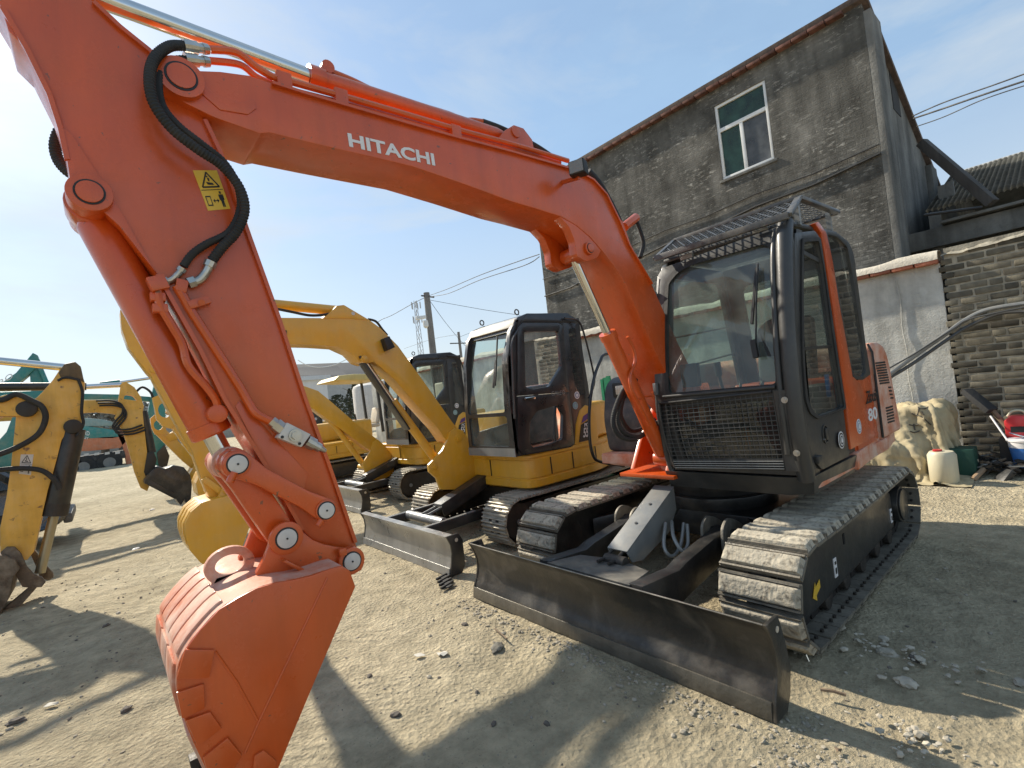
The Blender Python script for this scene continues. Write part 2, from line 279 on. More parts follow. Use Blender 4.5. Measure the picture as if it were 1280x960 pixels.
# ================================================================== ground
def nfb(x, y, z, o=4): return noise.fractal(V((x, y, z)), 1.0, 2.1, o)
def gh(x, y):
    h = .022*nfb(x*.55, y*.55, 1, 3)+.016*nfb(x*2.3, y*1.7, 5, 5)
    r = abs(noise.noise(V((x*5.2, y*3.1, 9)))); h += .008*(.35-r)
    h += .0035*noise.noise(V((x*15, y*11, 2)))
    d = (x-2.02)/.13; w = max(0, min(1, (1.3-abs(y+.1))/.3)) if abs(y) < 1.6 else 0
    h += .022*math.exp(-d*d)*w*(.6+.8*noise.noise(V((x*9, y*9, 3))))
    return h-.012
def gm():
    m = bpy.data.materials.new('dry dirt ground'); m.use_nodes = True; n = m.node_tree; N = n.nodes; K = n.links.new; b = N['Principled BSDF']
    b.inputs['Roughness'].default_value = .95; b.inputs['Specular IOR Level'].default_value = .2
    tc = N.new('ShaderNodeTexCoord')
    def no(sc, det, ro_=.55, dist=0, vec=None):
        x = N.new('ShaderNodeTexNoise'); x.inputs['Scale'].default_value = sc; x.inputs['Detail'].default_value = det; x.inputs['Roughness'].default_value = ro_; x.inputs['Distortion'].default_value = dist
        K(vec or tc.outputs['Object'], x.inputs['Vector']); return x.outputs[0]
    a = no(.5, 6, .6); r = N.new('ShaderNodeValToRGB'); K(a, r.inputs[0]); e = r.color_ramp.elements
    e[0].position = .33; e[0].color = (.41, .345, .225, 1); e[1].position = .68; e[1].color = (.60, .515, .355, 1)
    a2 = no(6, 10, .68); r2 = N.new('ShaderNodeMapRange'); K(a2, r2.inputs[0]); r2.inputs[1].default_value = .32; r2.inputs[2].default_value = .68; r2.inputs[3].default_value = .66; r2.inputs[4].default_value = 1.2
    hv = N.new('ShaderNodeHueSaturation'); K(r.outputs[0], hv.inputs['Color']); K(r2.outputs[0], hv.inputs['Value'])
    vo = N.new('ShaderNodeTexVoronoi'); vo.inputs['Scale'].default_value = 34; vo.inputs['Randomness'].default_value = 1; K(tc.outputs['Object'], vo.inputs['Vector'])
    a3 = no(70, 3); r3 = N.new('ShaderNodeMapRange'); K(a3, r3.inputs[0]); r3.inputs[1].default_value = .62; r3.inputs[2].default_value = .72; r3.inputs[4].default_value = .4
    mx = N.new('ShaderNodeMix'); mx.data_type = 'RGBA'; K(r3.outputs[0], mx.inputs['Factor']); K(hv.outputs[0], mx.inputs['A']); mx.inputs['B'].default_value = (.13, .11, .085, 1)
    a5 = no(2.2, 8, .6, .5); r5 = N.new('ShaderNodeMapRange'); K(a5, r5.inputs[0]); r5.inputs[1].default_value = .56; r5.inputs[2].default_value = .7; r5.inputs[4].default_value = .55
    mx2 = N.new('ShaderNodeMix'); mx2.data_type = 'RGBA'; K(r5.outputs[0], mx2.inputs['Factor']); K(mx.outputs['Result'], mx2.inputs['A']); mx2.inputs['B'].default_value = (.35, .3, .205, 1)
    K(mx2.outputs['Result'], b.inputs['Base Color'])
    wv = N.new('ShaderNodeTexWave'); wv.bands_direction = 'DIAGONAL'; wv.inputs['Scale'].default_value = 5.5; wv.inputs['Distortion'].default_value = 5; wv.inputs['Detail'].default_value = 3; K(tc.outputs['Object'], wv.inputs['Vector'])
    a7 = no(.9, 4); r7 = N.new('ShaderNodeMapRange'); K(a7, r7.inputs[0]); r7.inputs[1].default_value = .54; r7.inputs[2].default_value = .62; r7.inputs[4].default_value = .6
    m7 = N.new('ShaderNodeMath'); m7.operation = 'MULTIPLY'; K(wv.outputs['Fac'], m7.inputs[0]); K(r7.outputs[0], m7.inputs[1])
    m8 = N.new('ShaderNodeMath'); m8.operation = 'ADD'; K(vo.outputs['Distance'], m8.inputs[0]); K(m7.outputs[0], m8.inputs[1])
    ma = N.new('ShaderNodeMath'); ma.operation = 'MULTIPLY_ADD'; K(a2, ma.inputs[0]); ma.inputs[1].default_value = 3.4; K(m8.outputs[0], ma.inputs[2])
    a4 = no(55, 9, .72); mb2 = N.new('ShaderNodeMath'); mb2.operation = 'MULTIPLY_ADD'; K(a4, mb2.inputs[0]); mb2.inputs[1].default_value = 1.5; K(ma.outputs[0], mb2.inputs[2])
    bp = N.new('ShaderNodeBump'); bp.inputs['Strength'].default_value = .9; bp.inputs['Distance'].default_value = .022; K(mb2.outputs[0], bp.inputs['Height']); K(bp.outputs[0], b.inputs['Normal'])
    return m
GM = gm()
def axis(a, b, st, lo, hi, g=1.22):
    c = [a+i*st for i in range(int((b-a)/st)+1)]; d = st; x = c[-1]
    while x < hi: d *= g; x += d; c.append(x)
    d = st; x = c[0]
    while x > lo: d *= g; x -= d; c.insert(0, x)
    return c
gx = axis(-4.4, 6.0, .03, -600, 600); gy = axis(-6.0, 2.5, .03, -900, 500)
vs = [(x, y, gh(x, y) if abs(x) < 60 and abs(y) < 60 else 0) for x in gx for y in gy]; ny = len(gy)
g = MB(); g.v = vs; g.f = [(i*ny+j, (i+1)*ny+j, (i+1)*ny+j+1, i*ny+j+1) for i in range(len(gx)-1) for j in range(ny-1)]; g.m = [0]*len(g.f)
struct(link('ground', g.mesh('ground', GM, clean=False, ang=180)))
ICO = []
def ico():
    bm = bmesh.new(); bmesh.ops.create_icosphere(bm, subdivisions=1, radius=1); v = [p.co.copy() for p in bm.verts]; f = [tuple(q.index for q in p.verts) for p in bm.faces]; bm.free(); return v, f
IV, IF = ico()
def ico2():
    bm = bmesh.new(); bmesh.ops.create_icosphere(bm, subdivisions=3, radius=1); v = [p.co.copy() for p in bm.verts]; f = [tuple(q.index for q in p.verts) for p in bm.faces]; bm.free(); return v, f
IV2, IF2 = ico2()
def rock(mb, c, r, sq=.6, mi=0, rng=random):
    a = rng.uniform(0, 6.3); sx, sy, sz = r*rng.uniform(.7, 1.3), r*rng.uniform(.6, 1.1), r*sq*rng.uniform(.6, 1.2); R = Matrix.Rotation(a, 3, 'Z') @ Matrix.Rotation(rng.uniform(-.5, .5), 3, 'X')
    mb.add([V(c)+R @ V((p.x*sx*rng.uniform(.75, 1.2), p.y*sy*rng.uniform(.75, 1.2), p.z*sz*rng.uniform(.75, 1.15))) for p in IV], IF, mi)
rg = random.Random(3); pb = MB()
for k in range(7000):
    if k < 5200: x = rg.uniform(-.5, 5.2); y = rg.uniform(-6, 2.0)
    else: x = rg.uniform(-4.3, 7); y = rg.uniform(-22, 3)
    if nfb(x*.8, y*.8, 12, 3) < rg.uniform(-.6, .35): continue
    r = .0035+.012*rg.random()**5 + (.004 if k > 5200 else 0)
    rock(pb, (x, y, gh(x, y)+r*.2), r, .6, 0 if rg.random() < .75 else 1, rg)
for k in range(500):   # loosened clods along the blade
    y = rg.uniform(-1.2, .95); x = 1.93+abs(rg.gauss(0, .09)); r = .004+.014*rg.random()**3
    rock(pb, (x, y, gh(x, y)+r*.2), r, .6, 0, rg)
for k in range(260):
    x = rg.gauss(1.95, .12); y = rg.gauss(1.28, .16); r = .004+.012*rg.random()**3; rock(pb, (x, y, gh(x, y)+r*.2), r, .6, 0, rg)
o = link('gravel', pb.mesh('gravel', [mat('pale gravel', (.34, .3, .23), .95, var=.3, vscale=8), mat('dark gravel', (.15, .13, .105), .95, var=.3, vscale=8)], ang=20, clean=False))
o['kind'] = 'stuff'; o['label'] = 'loose gravel and clods scattered over the dry dirt'
# single stones, scraps
def stone(u, v, r, label, m=ROCK, sq=.55, name='stone', cat='stone', seed=1, group=None):
    q = random.Random(seed); c = atZ(u, v); mb = MB(); a = q.uniform(0, 3)
    sx, sy, sz = r*q.uniform(1, 1.3), r*q.uniform(.7, .9), r*sq; R = Matrix.Rotation(a, 3, 'Z')
    mb.add([R @ V((p.x*sx, p.y*sy, p.z*sz))*(1+.38*noise.noise(p*1.7+V((seed, 0, 0)))+.12*noise.noise(p*4+V((seed, 5, 0)))) for p in IV2], IF2)
    o = mb.build(name, m, ang=30); o.location = (c.x, c.y, gh(c.x, c.y)+r*sq*.3); return tag(o, label, cat, group)
DST = mat('dark stone', (.13, .11, .09), .9, var=.3, vscale=20, bump=.6)
stone(20, 902, .035, 'dark flat stone in the dirt at the lower left corner', DST, seed=2)
stone(158, 888, .03, 'dark stone just left of the orange bucket lower edge, the larger one', DST, seed=3)
stone(133, 783, .028, 'small dark stone left of the orange bucket, near its upper curve', DST, seed=4)
stone(148, 766, .022, 'pale pebble beside the small dark stone left of the orange bucket', ROCK, seed=5)
stone(494, 889, .026, 'dark angular stone in the sunlit dirt right of the orange bucket', DST, seed=6)
stone(462, 843, .018, 'small dark stone nearest the edge of the orange bucket shadow', DST, seed=7)
stone(617, 903, .017, 'small dark stone in the sunlit dirt at the edge of the boom shadow', DST, seed=8)
stone(683, 901, .018, 'small dark stone inside the boom shadow at the bottom', DST, seed=9)
stone(581, 781, .024, 'dark stone lying in front of the left end of the long black blade', DST, seed=10)
stone(1133, 852, .04, 'pale stone alone in the shade right of the excavator tracks', ROCK, seed=11)
stone(1108, 813, .042, 'pale stone in the rubble beside the near track end', ROCK, seed=12)
stone(1143, 820, .03, 'grey stone at the right end of the rubble beside the near track', DST, seed=13)
stone(1275, 852, .03, 'pale stone at the right edge of the picture in the shade', ROCK, seed=14)
stone(190, 637, .05, 'white stone on the dirt below the black bucket of the far yellow excavator', WHB, seed=15, sq=.4)
stone(170, 686, .05, 'flat white stone on the shadow stripes left of the yellow buckets', WHB, seed=16, sq=.3)
def scrap(pts, label, m=WHT, name='paper_scrap', cat='litter', h=.006, seed=0):
    mb = MB(); q = random.Random(seed); P = [atZ(u, v) for u, v in pts]; c = sum(P, V())/len(P); P = [c+(p-c)*.75 for p in P]; P = [p_ for a_, b_ in zip(P, P[1:]+P[:1]) for p_ in (a_+(a_-c)*q.uniform(-.25, .2), a_.lerp(b_, q.uniform(.3, .7))+(a_-c)*q.uniform(-.2, .25))]; n = len(P)
    hs = [h+q.uniform(0, h*2.5) for _ in P]; top = [V((p.x, p.y, gh(p.x, p.y)+hh+.003)) for p, hh in zip(P, hs)]; cc = V((c.x, c.y, gh(c.x, c.y)+h*3+.004))
    bot = [p-V((0, 0, .002)) for p in top]; mb.add(top+[cc]+bot+[cc-V((0, 0, .002))], [(i, (i+1) % n, n) for i in range(n)]+[((i+1) % n+n+1, i+n+1, 2*n+1) for i in range(n)]+[(i, i+n+1, (i+1) % n+n+1, (i+1) % n) for i in range(n)])
    return tag(mb.build(name, m), label, cat)
DW = mat('dirty white paper', (.55, .52, .45), .8, var=.15, dust=.4)
scrap([(52, 886), (62, 881), (76, 880), (74, 883), (60, 887)], 'white torn paper sliver in the lower left shade', DW)
scrap([(513, 819), (524, 814), (533, 816), (529, 820), (520, 823)], 'left white plaster scrap in the sunlit dirt between bucket and blade', DW, name='plaster_scrap', seed=4)
scrap([(543, 816), (556, 813), (564, 817), (555, 821), (547, 821)], 'right white plaster scrap in the sunlit dirt between bucket and blade', DW, name='plaster_scrap', seed=5)
stone(621, 807, .05, 'crumpled grey rag in the sunlit dirt before the blade', mat('grey rag', (.15, .14, .115), .95, var=.5, vscale=30, bump=1), .35, 'rag', 'rag', 8)
scrap([(1040, 932), (1054, 935), (1052, 941), (1046, 944)], 'curled straw strand on the dirt by the blade end', WOOD, 'straw', 'litter', seed=3)
mb = MB(); a = atZ(619, 788)+V((0, 0, .01)); b = atZ(634, 801)+V((0, 0, .014)); mb.tube([a, b], .006, 6)
tag(mb.build('stick', WOOD), 'short straight stick on the sunlit dirt before the blade', 'stick')
mb = MB(); a = atZ(1026, 865)+V((0, 0, .012)); b = atZ(1058, 872)+V((0, 0, .012)); mb.tube([a, a.lerp(b, .5)+V((0, 0, .006)), b], .008, 6)
tag(mb.build('stick', WOOD), 'bent stick on the sunlit strip behind the near blade end', 'stick')
mb = MB(); a = atZ(985, 812)+V((0, 0, .01)); b = atZ(1008, 822)+V((0, 0, .014)); mb.tube([a, b, b+V((.0, .01, -.03))], .006, 6)
tag(mb.build('steel_rod', CHR), 'thin shiny bent rod on the shaded dirt under the track end', 'rod')
# torn piece of track lying in front of the yellow blade
mb = MB(); c = atZ(556, 728); 
for k in range(4):
    p = c+V((.03*k-.05, .075*k-.12, .015)); mb.box(p, (.16, .022, .022), Matrix.Rotation(.3, 3, 'Z')); mb.box(p+V((0, .03, -.004)), (.07, .04, .012), Matrix.Rotation(.3, 3, 'Z'))
tag(mb.build('track_fragment', RUB, bevel=.004), 'torn dark rubber track fragment on the dirt before the yellow excavator blade', 'track piece')
# ================================================================== boundary walls
XW = -4.6
def wallmat(name, c1, c2, sc, strk=0, bricks=0, peel=None):
    m = bpy.data.materials.new(name); m.use_nodes = True; n = m.node_tree; N = n.nodes; K = n.links.new; b = N['Principled BSDF']; b.inputs['Roughness'].default_value = .92
    b.inputs['Specular IOR Level'].default_value = .2
    tc = N.new('ShaderNodeTexCoord')
    def no(sc, det, ro_=.6, s=(1, 1, 1), dist=0):
        mp = N.new('ShaderNodeMapping'); mp.inputs['Scale'].default_value = s; K(tc.outputs['Object'], mp.inputs[0])
        x = N.new('ShaderNodeTexNoise'); x.inputs['Scale'].default_value = sc; x.inputs['Detail'].default_value = det; x.inputs['Roughness'].default_value = ro_; x.inputs['Distortion'].default_value = dist; K(mp.outputs[0], x.inputs['Vector']); return x.outputs[0]
    a = no(sc, 8, .65); r = N.new('ShaderNodeValToRGB'); K(a, r.inputs[0]); e = r.color_ramp.elements; e[0].position = .32; e[0].color = (*c1, 1); e[1].position = .68; e[1].color = (*c2, 1)
    c = r.outputs[0]
    s2 = no(3.2, 7, .6, (1, 1, .14)); q = N.new('ShaderNodeMapRange'); K(s2, q.inputs[0]); q.inputs[1].default_value = .35; q.inputs[2].default_value = .65; q.inputs[3].default_value = 1-strk; q.inputs[4].default_value = 1+strk*.6
    hv = N.new('ShaderNodeHueSaturation'); K(c, hv.inputs['Color']); K(q.outputs[0], hv.inputs['Value']); c = hv.outputs[0]; hgt = no(26, 8, .7)
    if bricks:
        mp = N.new('ShaderNodeMapping'); mp.inputs['Rotation'].default_value = (0, 0, 0); K(tc.outputs['Object'], mp.inputs[0])
        sx = N.new('ShaderNodeSeparateXYZ'); K(tc.outputs['Object'], sx.inputs[0]); ad = N.new('ShaderNodeMath'); ad.operation = 'ADD'; K(sx.outputs[0], ad.inputs[0]); K(sx.outputs[1], ad.inputs[1])
        cx = N.new('ShaderNodeCombineXYZ'); K(ad.outputs[0], cx.inputs[0]); K(sx.outputs[2], cx.inputs[1])
        bt = N.new('ShaderNodeTexBrick'); K(cx.outputs[0], bt.inputs['Vector']); bt.inputs['Scale'].default_value = 1; bt.inputs['Brick Width'].default_value = .26; bt.inputs['Row Height'].default_value = .075; bt.inputs['Mortar Size'].default_value = .008; bt.inputs['Mortar Smooth'].default_value = .6
        bt.inputs['Color1'].default_value = (1, 1, 1, 1); bt.inputs['Color2'].default_value = (.55, .55, .55, 1); bt.inputs['Mortar'].default_value = (0, 0, 0, 1)
        pm = no(1.3, 9, .62, (1, 1, 1.5), .4); rp = N.new('ShaderNodeMapRange'); K(pm, rp.inputs[0]); rp.inputs[1].default_value = .40; rp.inputs[2].default_value = .58
        fl = no(7, 9, .75, (1, 1, 2.4), .3); rf = N.new('ShaderNodeMapRange'); K(fl, rf.inputs[0]); rf.inputs[1].default_value = .52; rf.inputs[2].default_value = .64
        mm = N.new('ShaderNodeMath'); mm.operation = 'MULTIPLY'; K(rp.outputs[0], mm.inputs[0]); K(rf.outputs[0], mm.inputs[1])
        m5 = N.new('ShaderNodeMath'); m5.operation = 'MULTIPLY'; K(mm.outputs[0], m5.inputs[0]); K(bt.outputs['Color'], m5.inputs[1])
        mx = N.new('ShaderNodeMix'); mx.data_type = 'RGBA'; K(m5.outputs[0], mx.inputs['Factor']); K(c, mx.inputs['A']); mx.inputs['B'].default_value = (*peel, 1); c = mx.outputs['Result']
        m6 = N.new('ShaderNodeMath'); m6.operation = 'MULTIPLY'; K(bt.outputs['Color'], m6.inputs[0]); m6.inputs[1].default_value = .28
        m7 = N.new('ShaderNodeMath'); m7.operation = 'ADD'; K(hgt, m7.inputs[0]); K(m6.outputs[0], m7.inputs[1]); hgt = m7.outputs[0]
    K(c, b.inputs['Base Color'])
    bp = N.new('ShaderNodeBump'); bp.inputs['Strength'].default_value = .8; bp.inputs['Distance'].default_value = .02; K(hgt, bp.inputs['Height']); K(bp.outputs[0], b.inputs['Normal'])
    return m
PLAS = wallmat('grey cement plaster', (.33, .325, .295), (.62, .61, .555), 1.6, .25)
CAPM = wallmat('cream cement coping', (.5, .45, .36), (.66, .6, .5), 3, .1)
REDB = mat('red brick', (.3, .105, .06), .9, var=.3, vscale=8, bump=.5, rnd=.3)
MORT = mat('old mortar', (.38, .34, .26), .95, var=.3, vscale=8, bump=.7)
BRK = mat('grey brown brick', (.115, .102, .074), .92, var=.25, vscale=12, bump=.4, bscale=60, rnd=.6)
# plaster wall
YB = 1.0
pw = thing('plaster_wall', 'light grey plastered yard wall with cream coping between machines and brick wall', 'wall', (XW, -6, 0))
mb = MB(); HW = 2.70
def wf(u, v): y = YB-18*u; z = HW*v; return V((XW+.02*nfb(y*1.3, z*1.3, 4, 3), y, z))
mb.grid(wf, 200, 30); mb.box((XW-.16, YB-9, HW/2), (.24, 18, HW)); mb.build('wall_face', PLAS, pw)
# crack seam
mb = MB(); ys_ = atX(1128, 400, XW).y; mb.tube([V((XW+.016+.01*nfb(ys_*1.3, z_*1.3, 4, 3), ys_+.01*math.sin(z_*9), z_)) for z_ in [2.6-k*.13 for k in range(19)]], .007, 5); mb.build('plaster_seam', PLAS, pw)
# coping: slumped cement over a course of red bricks
mb = MB()
def cf(u, v):
    y = YB-.0-14*u; a = v*PI; w = .17+.02*nfb(y*2, 1, 1, 2); lump = .05*nfb(y*1.6, v*3, 7, 3)+.035*abs(math.sin(y*2.9))
    return V((XW-.06+w*math.cos(a)*1.05, y, HW+.045+(.11+lump)*math.sin(a)**.6 - (.03*abs(noise.noise(V((y*4, 2, 2)))) if v < .03 or v > .97 else 0)))
mb.grid(cf, 260, 12); mb.build('coping', CAPM, pw)
bmx = MB(); bmx.box((0, 0, 0), (.3, .235, .05)); bme = bmx.mesh('red_brick', REDB, .006); rr = random.Random(5)
for k in range(56):
    y = YB-.13-.25*k
    if k % 4 == 2 and rr.random() < .7: continue
    o = link('brick', bme, pw); o.location = V((XW-.04+rr.uniform(-.012, .012), y, HW+.022))-pw.location; o.rotation_euler = (rr.uniform(-.02, .02), rr.uniform(-.03, .03), rr.uniform(-.04, .04))
# brick wall
bw_ = thing('brick_wall', 'old grey brown brick wall with ragged top at the right edge', 'wall', (XW, 2.2, 0))
mb = MB(); CH = .0915; YE = 3.35
mb.box((XW-.134, (YB+YE)/2+.02, 1.44), (.275, YE-YB-.06, 2.88)); mb.build('mortar', MORT, bw_)
vars_ = []
for k in range(7):
    q = random.Random(k); b_ = MB(); b_.box((0, 0, 0), (.12, .252, .070)); me = b_.mesh('brick', BRK, .009)
    for v in me.vertices: v.co += V((q.uniform(-.002, .002), q.uniform(-.003, .003), q.uniform(-.003, .003)))
    vars_.append(me)
b_ = MB(); b_.box((0, 0, 0), (.12, .118, .070)); half = b_.mesh('brick', BRK, .009)
nb = 0
for c in range(31):
    z = .045+c*CH; y = YB+.0+(.14 if c % 2 else 0)+rr.uniform(-.03, .03)
    if c % 2: 
        o = link('brick', half, bw_); o.location = V((XW-.045+rr.uniform(-.006, .01), YB+.065, z))-bw_.location
    while y+.26 < YE and nb < 296:
        top = 2.72+.15*(y-YB)/.9+.04*noise.noise(V((y*4, 0, 1)))
        if c*CH < min(top, 2.9):
            if rr.random() < .16: me_, w_ = half, .14
            else: me_, w_ = vars_[rr.randrange(7)], .277
            o = link('brick', me_, bw_); o.location = V((XW-.042+rr.uniform(-.005, .006), y+w_/2, z+rr.uniform(-.003, .003)))-bw_.location
            o.rotation_euler = (rr.uniform(-.012, .012), 0, rr.uniform(-.012, .012)); nb += 1; y += w_
        else: y += .28
mb = MB()
def tf(u, v):
    y = YB+.02+(YE-YB-.05)*u; a = v*PI; return V((XW-.11+.15*math.cos(a), y, 2.77+.11*u+.05*math.sin(a)+.03*nfb(y*5, v*2, 3, 3)))
mb.grid(tf, 90, 8); mb.build('mortar_cap', MORT, bw_)
# ================================================================== two storey building
XB = -5.3
BW = wallmat('dark weathered render', (.052, .05, .044), (.19, .182, .162), 1.3, .36, 1, (.45, .43, .38))
BWS = wallmat('grey side render', (.10, .099, .092), (.24, .235, .215), .9, .35)
bl = thing('grey_building', 'tall dark weathered building with one white framed window behind the plaster wall', 'building', (XB, -3, 0))
yc = atX(1118, 322, XB).y; yl = atX(678.5, 340, XB).y; zt = atX(1075, 3, XB).z
wT = [atX(u, v, XB) for u, v in ((891.6, 134), (954.5, 99.5), (969, 198), (904, 225))]
wy0 = (wT[0].y+wT[3].y)/2; wy1 = (wT[1].y+wT[2].y)/2; wz1 = (wT[0].z+wT[1].z)/2; wz0 = (wT[2].z+wT[3].z)/2
fw = MB(); T_ = .3
def slab(y0, y1, z0, z1): fw.box((XB-T_/2, (y0+y1)/2, (z0+z1)/2), (T_, y1-y0, z1-z0))
slab(yl, wy0, 0, zt); slab(wy1, yc, 0, zt); slab(wy0, wy1, 0, wz0); slab(wy0, wy1, wz1, zt)
fw.build('front_wall', BW, bl)
# wall top slopes down toward the back
sA = atY(1083, 0, yc); sB = atY(1185, 262, yc)
sl = (sB.z-sA.z)/(sB.x-sA.x); xb = -15.0; zback = zt+(xb-XB)*sl
mb = MB(); P = [V((XB-.303, yc, 0)), V((XB-.303, yc, zt)), V((xb, yc, max(zback, 1))), V((xb, yc, 0))]; mb.prism(P, (0, -.3, 0)); mb.build('side_wall', BWS, bl)
mb = MB(); P = [V((XB-.303, yl, 0)), V((XB-.303, yl, zt)), V((xb, yl, max(zback, 1))), V((xb, yl, 0))]; mb.prism(P, (0, .3, 0)); mb.build('far_side_wall', BWS, bl)
mb = MB(); mb.box((xb+.15, (yc+yl)/2, max(zback, 1)/2), (.3, yc-yl-.61, max(zback, 1))); mb.build('rear_wall', BWS, bl)
mb = MB(); P = [V((XB+.07, yc+.08, zt+.004)), V((XB+.07, yc+.08, zt+.1)), V((xb-.1, yc+.08, max(zback, 1)+.1)), V((xb-.1, yc+.08, max(zback, 1)+.004))]; mb.prism(P, (0, yl-yc-.16, 0)); mb.build('roof', mat('roof edge', (.1, .07, .055), .9, var=.4, vscale=6, bump=.5), bl, bevel=.01)
mb = MB(); n_ = int((yc-yl)/.25)
bmx = MB(); bmx.box((0, 0, 0), (.14, .235, .05)); bme2 = bmx.mesh('red_brick', mat('weathered red coping brick', (.14, .062, .045), .9, var=.4, vscale=5, bump=.5, rnd=.4), .006)
for k in range(n_):
    o = link('brick', bme2, bl); o.location = V((XB+.0+rr.uniform(0, .02)+.045, yl+.13+k*.25, zt-.045+rr.uniform(-.003, .003)))-bl.location
# pilasters on the side wall, opening
for x0, x1 in ((XB-.0, XB-.55), (XB-3.4, XB-3.9)):
    mb = MB(); zz = zt+((x0+x1)/2-XB)*sl-.02; mb.box(((x0+x1)/2, yc+.05, zz/2), (abs(x1-x0), .1, zz)); mb.build('pilaster', BWS, bl, bevel=.01)
mb = MB(); ho = atY(1118, 113, yc+.003); mb.box(ho, (.5, .012, .8)); mb.build('vent_opening', mat('dark opening', (.02, .02, .02), .9), bl)
# window
wd = MB(); fr = .05; xw = XB-.05; zm = wz0+(wz1-wz0)*.66; ym = wy0+(wy1-wy0)*.47
def fb(y0, y1, z0, z1, d=.06, x=xw): wd.box((x, (y0+y1)/2, (z0+z1)/2), (d, abs(y1-y0), abs(z1-z0)))
fb(wy0, wy1, wz1-fr, wz1); fb(wy0, wy1, wz0, wz0+fr); fb(wy0, wy0+fr, wz0+fr, wz1-fr); fb(wy1-fr, wy1, wz0+fr, wz1-fr); fb(wy0+fr, wy1-fr, zm-.035, zm+.035, .055)
wo = wd.build('window', ALU, bl, bevel=.004)
wd = MB(); fb(ym-.03, ym+.03, wz0+fr, zm-.035, .04, xw+.005); wd.build('mullion', ALU, wo, bevel=.004)
for nm, a, b, c, d, gm_ in (('pane', wy0+fr, wy1-fr, zm+.035, wz1-fr, GLW), ('pane', wy0+fr, ym-.03, wz0+fr, zm-.035, GLW), ('pane', ym+.03, wy1-fr, wz0+fr, zm-.035, GLG)):
    wd = MB(); fb(a, b, c, d, .008, xw-.01); wd.build(nm, gm_, wo)
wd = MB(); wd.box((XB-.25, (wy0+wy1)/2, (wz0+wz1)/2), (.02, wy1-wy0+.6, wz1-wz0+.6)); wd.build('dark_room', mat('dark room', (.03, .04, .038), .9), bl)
mb = MB(); mb.box((XB+.01, (wy0+wy1)/2, wz0-.03), (.04, wy1-wy0+.1, .05)); mb.build('sill', BWS, wo, bevel=.008)
# raised render band + wires along the facade
for (a, b), r in ((((676, 352-2), (1152, 150)), .012), (((676, 372), (1146, 163)), .02)):
    A = atX(*a, XB+.03); B = atX(*b, XB+.03); mb = MB(); A = V((A.x, yl, A.z)); z_ = A.z
    zb = atX(1110, 176 if r < .015 else 188, XB+.03).z; mb.tube([V((XB+.03, yl+(yc-yl)*k/16, z_+(zb-z_)*k/16-.05*math.sin(k*PI/4)**2)) for k in range(17)], r, 6)
    tag(mb.build('facade_cable', RUB), ('upper thin' if r < .015 else 'lower thick')+' black cable strung along the dark facade under the window', 'cable')
# lean-to with tiled roof behind the brick wall
le = thing('tiled_roof_house', 'low house with grey tiled roof behind the brick wall at the right edge', 'house', (-8, 4, 0))
XL = -6.3
bA = atX(1150, 293, XL); bB = atX(1280, 262, XL)
mb = MB(); mb.box((XL-.15, 4.4, (bA.z+bB.z)/2-.1), (.3, 2*(4.4-yc)-.02, .3)); mb.build('lintel_beam', BWS, le, bevel=.01)
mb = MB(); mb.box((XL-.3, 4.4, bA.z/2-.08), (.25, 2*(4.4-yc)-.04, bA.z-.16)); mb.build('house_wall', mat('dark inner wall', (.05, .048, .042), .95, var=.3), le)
mb = MB(); mb.box((XL-.02, 4.6, bA.z+.085), (.3, 2*(4.6-yc)-.9, .045)); mb.build('eaves', BWS, le, bevel=.01)
# roof plane from eave to ridge
eA = atX(1188, 262, XL-.1); rA = atX(1188, 228, XL-3.2)
z0 = eA.z; z1 = rA.z+.1; y0 = eA.y-.30
mb = MB(); nr = 26; ncol = 130
def rf(u, v):
    s = u*nr; y = y0+9.0*v; k = math.floor(s-1e-6) if s > 0 else 0; fr_ = s-k
    return V((XL-.1-3.2*u, y, z0+(z1-z0)*u+.024*abs(math.sin(v*ncol*PI))+.0))
for r_ in range(nr):
    def rfn(u, v, r_=r_): p = rf((r_+u*1.15)/nr, v); p.z += .075*(1-u)+.01; return p
    mb.grid(rfn, 1, ncol*6)
o = mb.build('roof_tiles', SLT, le, ang=60); o['kind'] = 'stuff'
mb = MB(); mb.box((XL-3.35, y0+4.5, z1+.02), (.25, 9, .14)); mb.build('ridge', SLT, le, bevel=.04)
mb = MB(); mb.prism([V((XL-.15, y0+9, 0)), V((XL-.15, y0+9, z0)), V((XL-3.3, y0+9, z1)), V((XL-6.4, y0+9, z0)), V((XL-6.4, y0+9, 0))], (0, -.2, 0)); mb.prism([V((XL-3.35, y0, z1)), V((XL-3.35, y0+9, z1)), V((XL-6.5, y0+9, z0)), V((XL-6.5, y0, z0))], (0, 0, -.1)); mb.prism([V((XL-.15, y0+.02, 0)), V((XL-.15, y0+.02, z0)), V((XL-3.3, y0+.02, z1)), V((XL-6.4, y0+.02, z0)), V((XL-6.4, y0+.02, 0))], (0, .15, 0)); mb.build('gable', BWS, le)
# little stack of side pieces between building and tiles
mb = MB(); a = atX(1178, 232, XL-.8); b = atX(1183, 285, XL-.4); mb.bar(a, V((a.x, a.y, b.z)), .12, .1, (1, 0, 0)); mb.bar(a+V((0, .1, .03)), V((a.x, a.y+.1, b.z)), .08, .08, (1, 0, 0)); mb.build('corner_post', BWS, le)
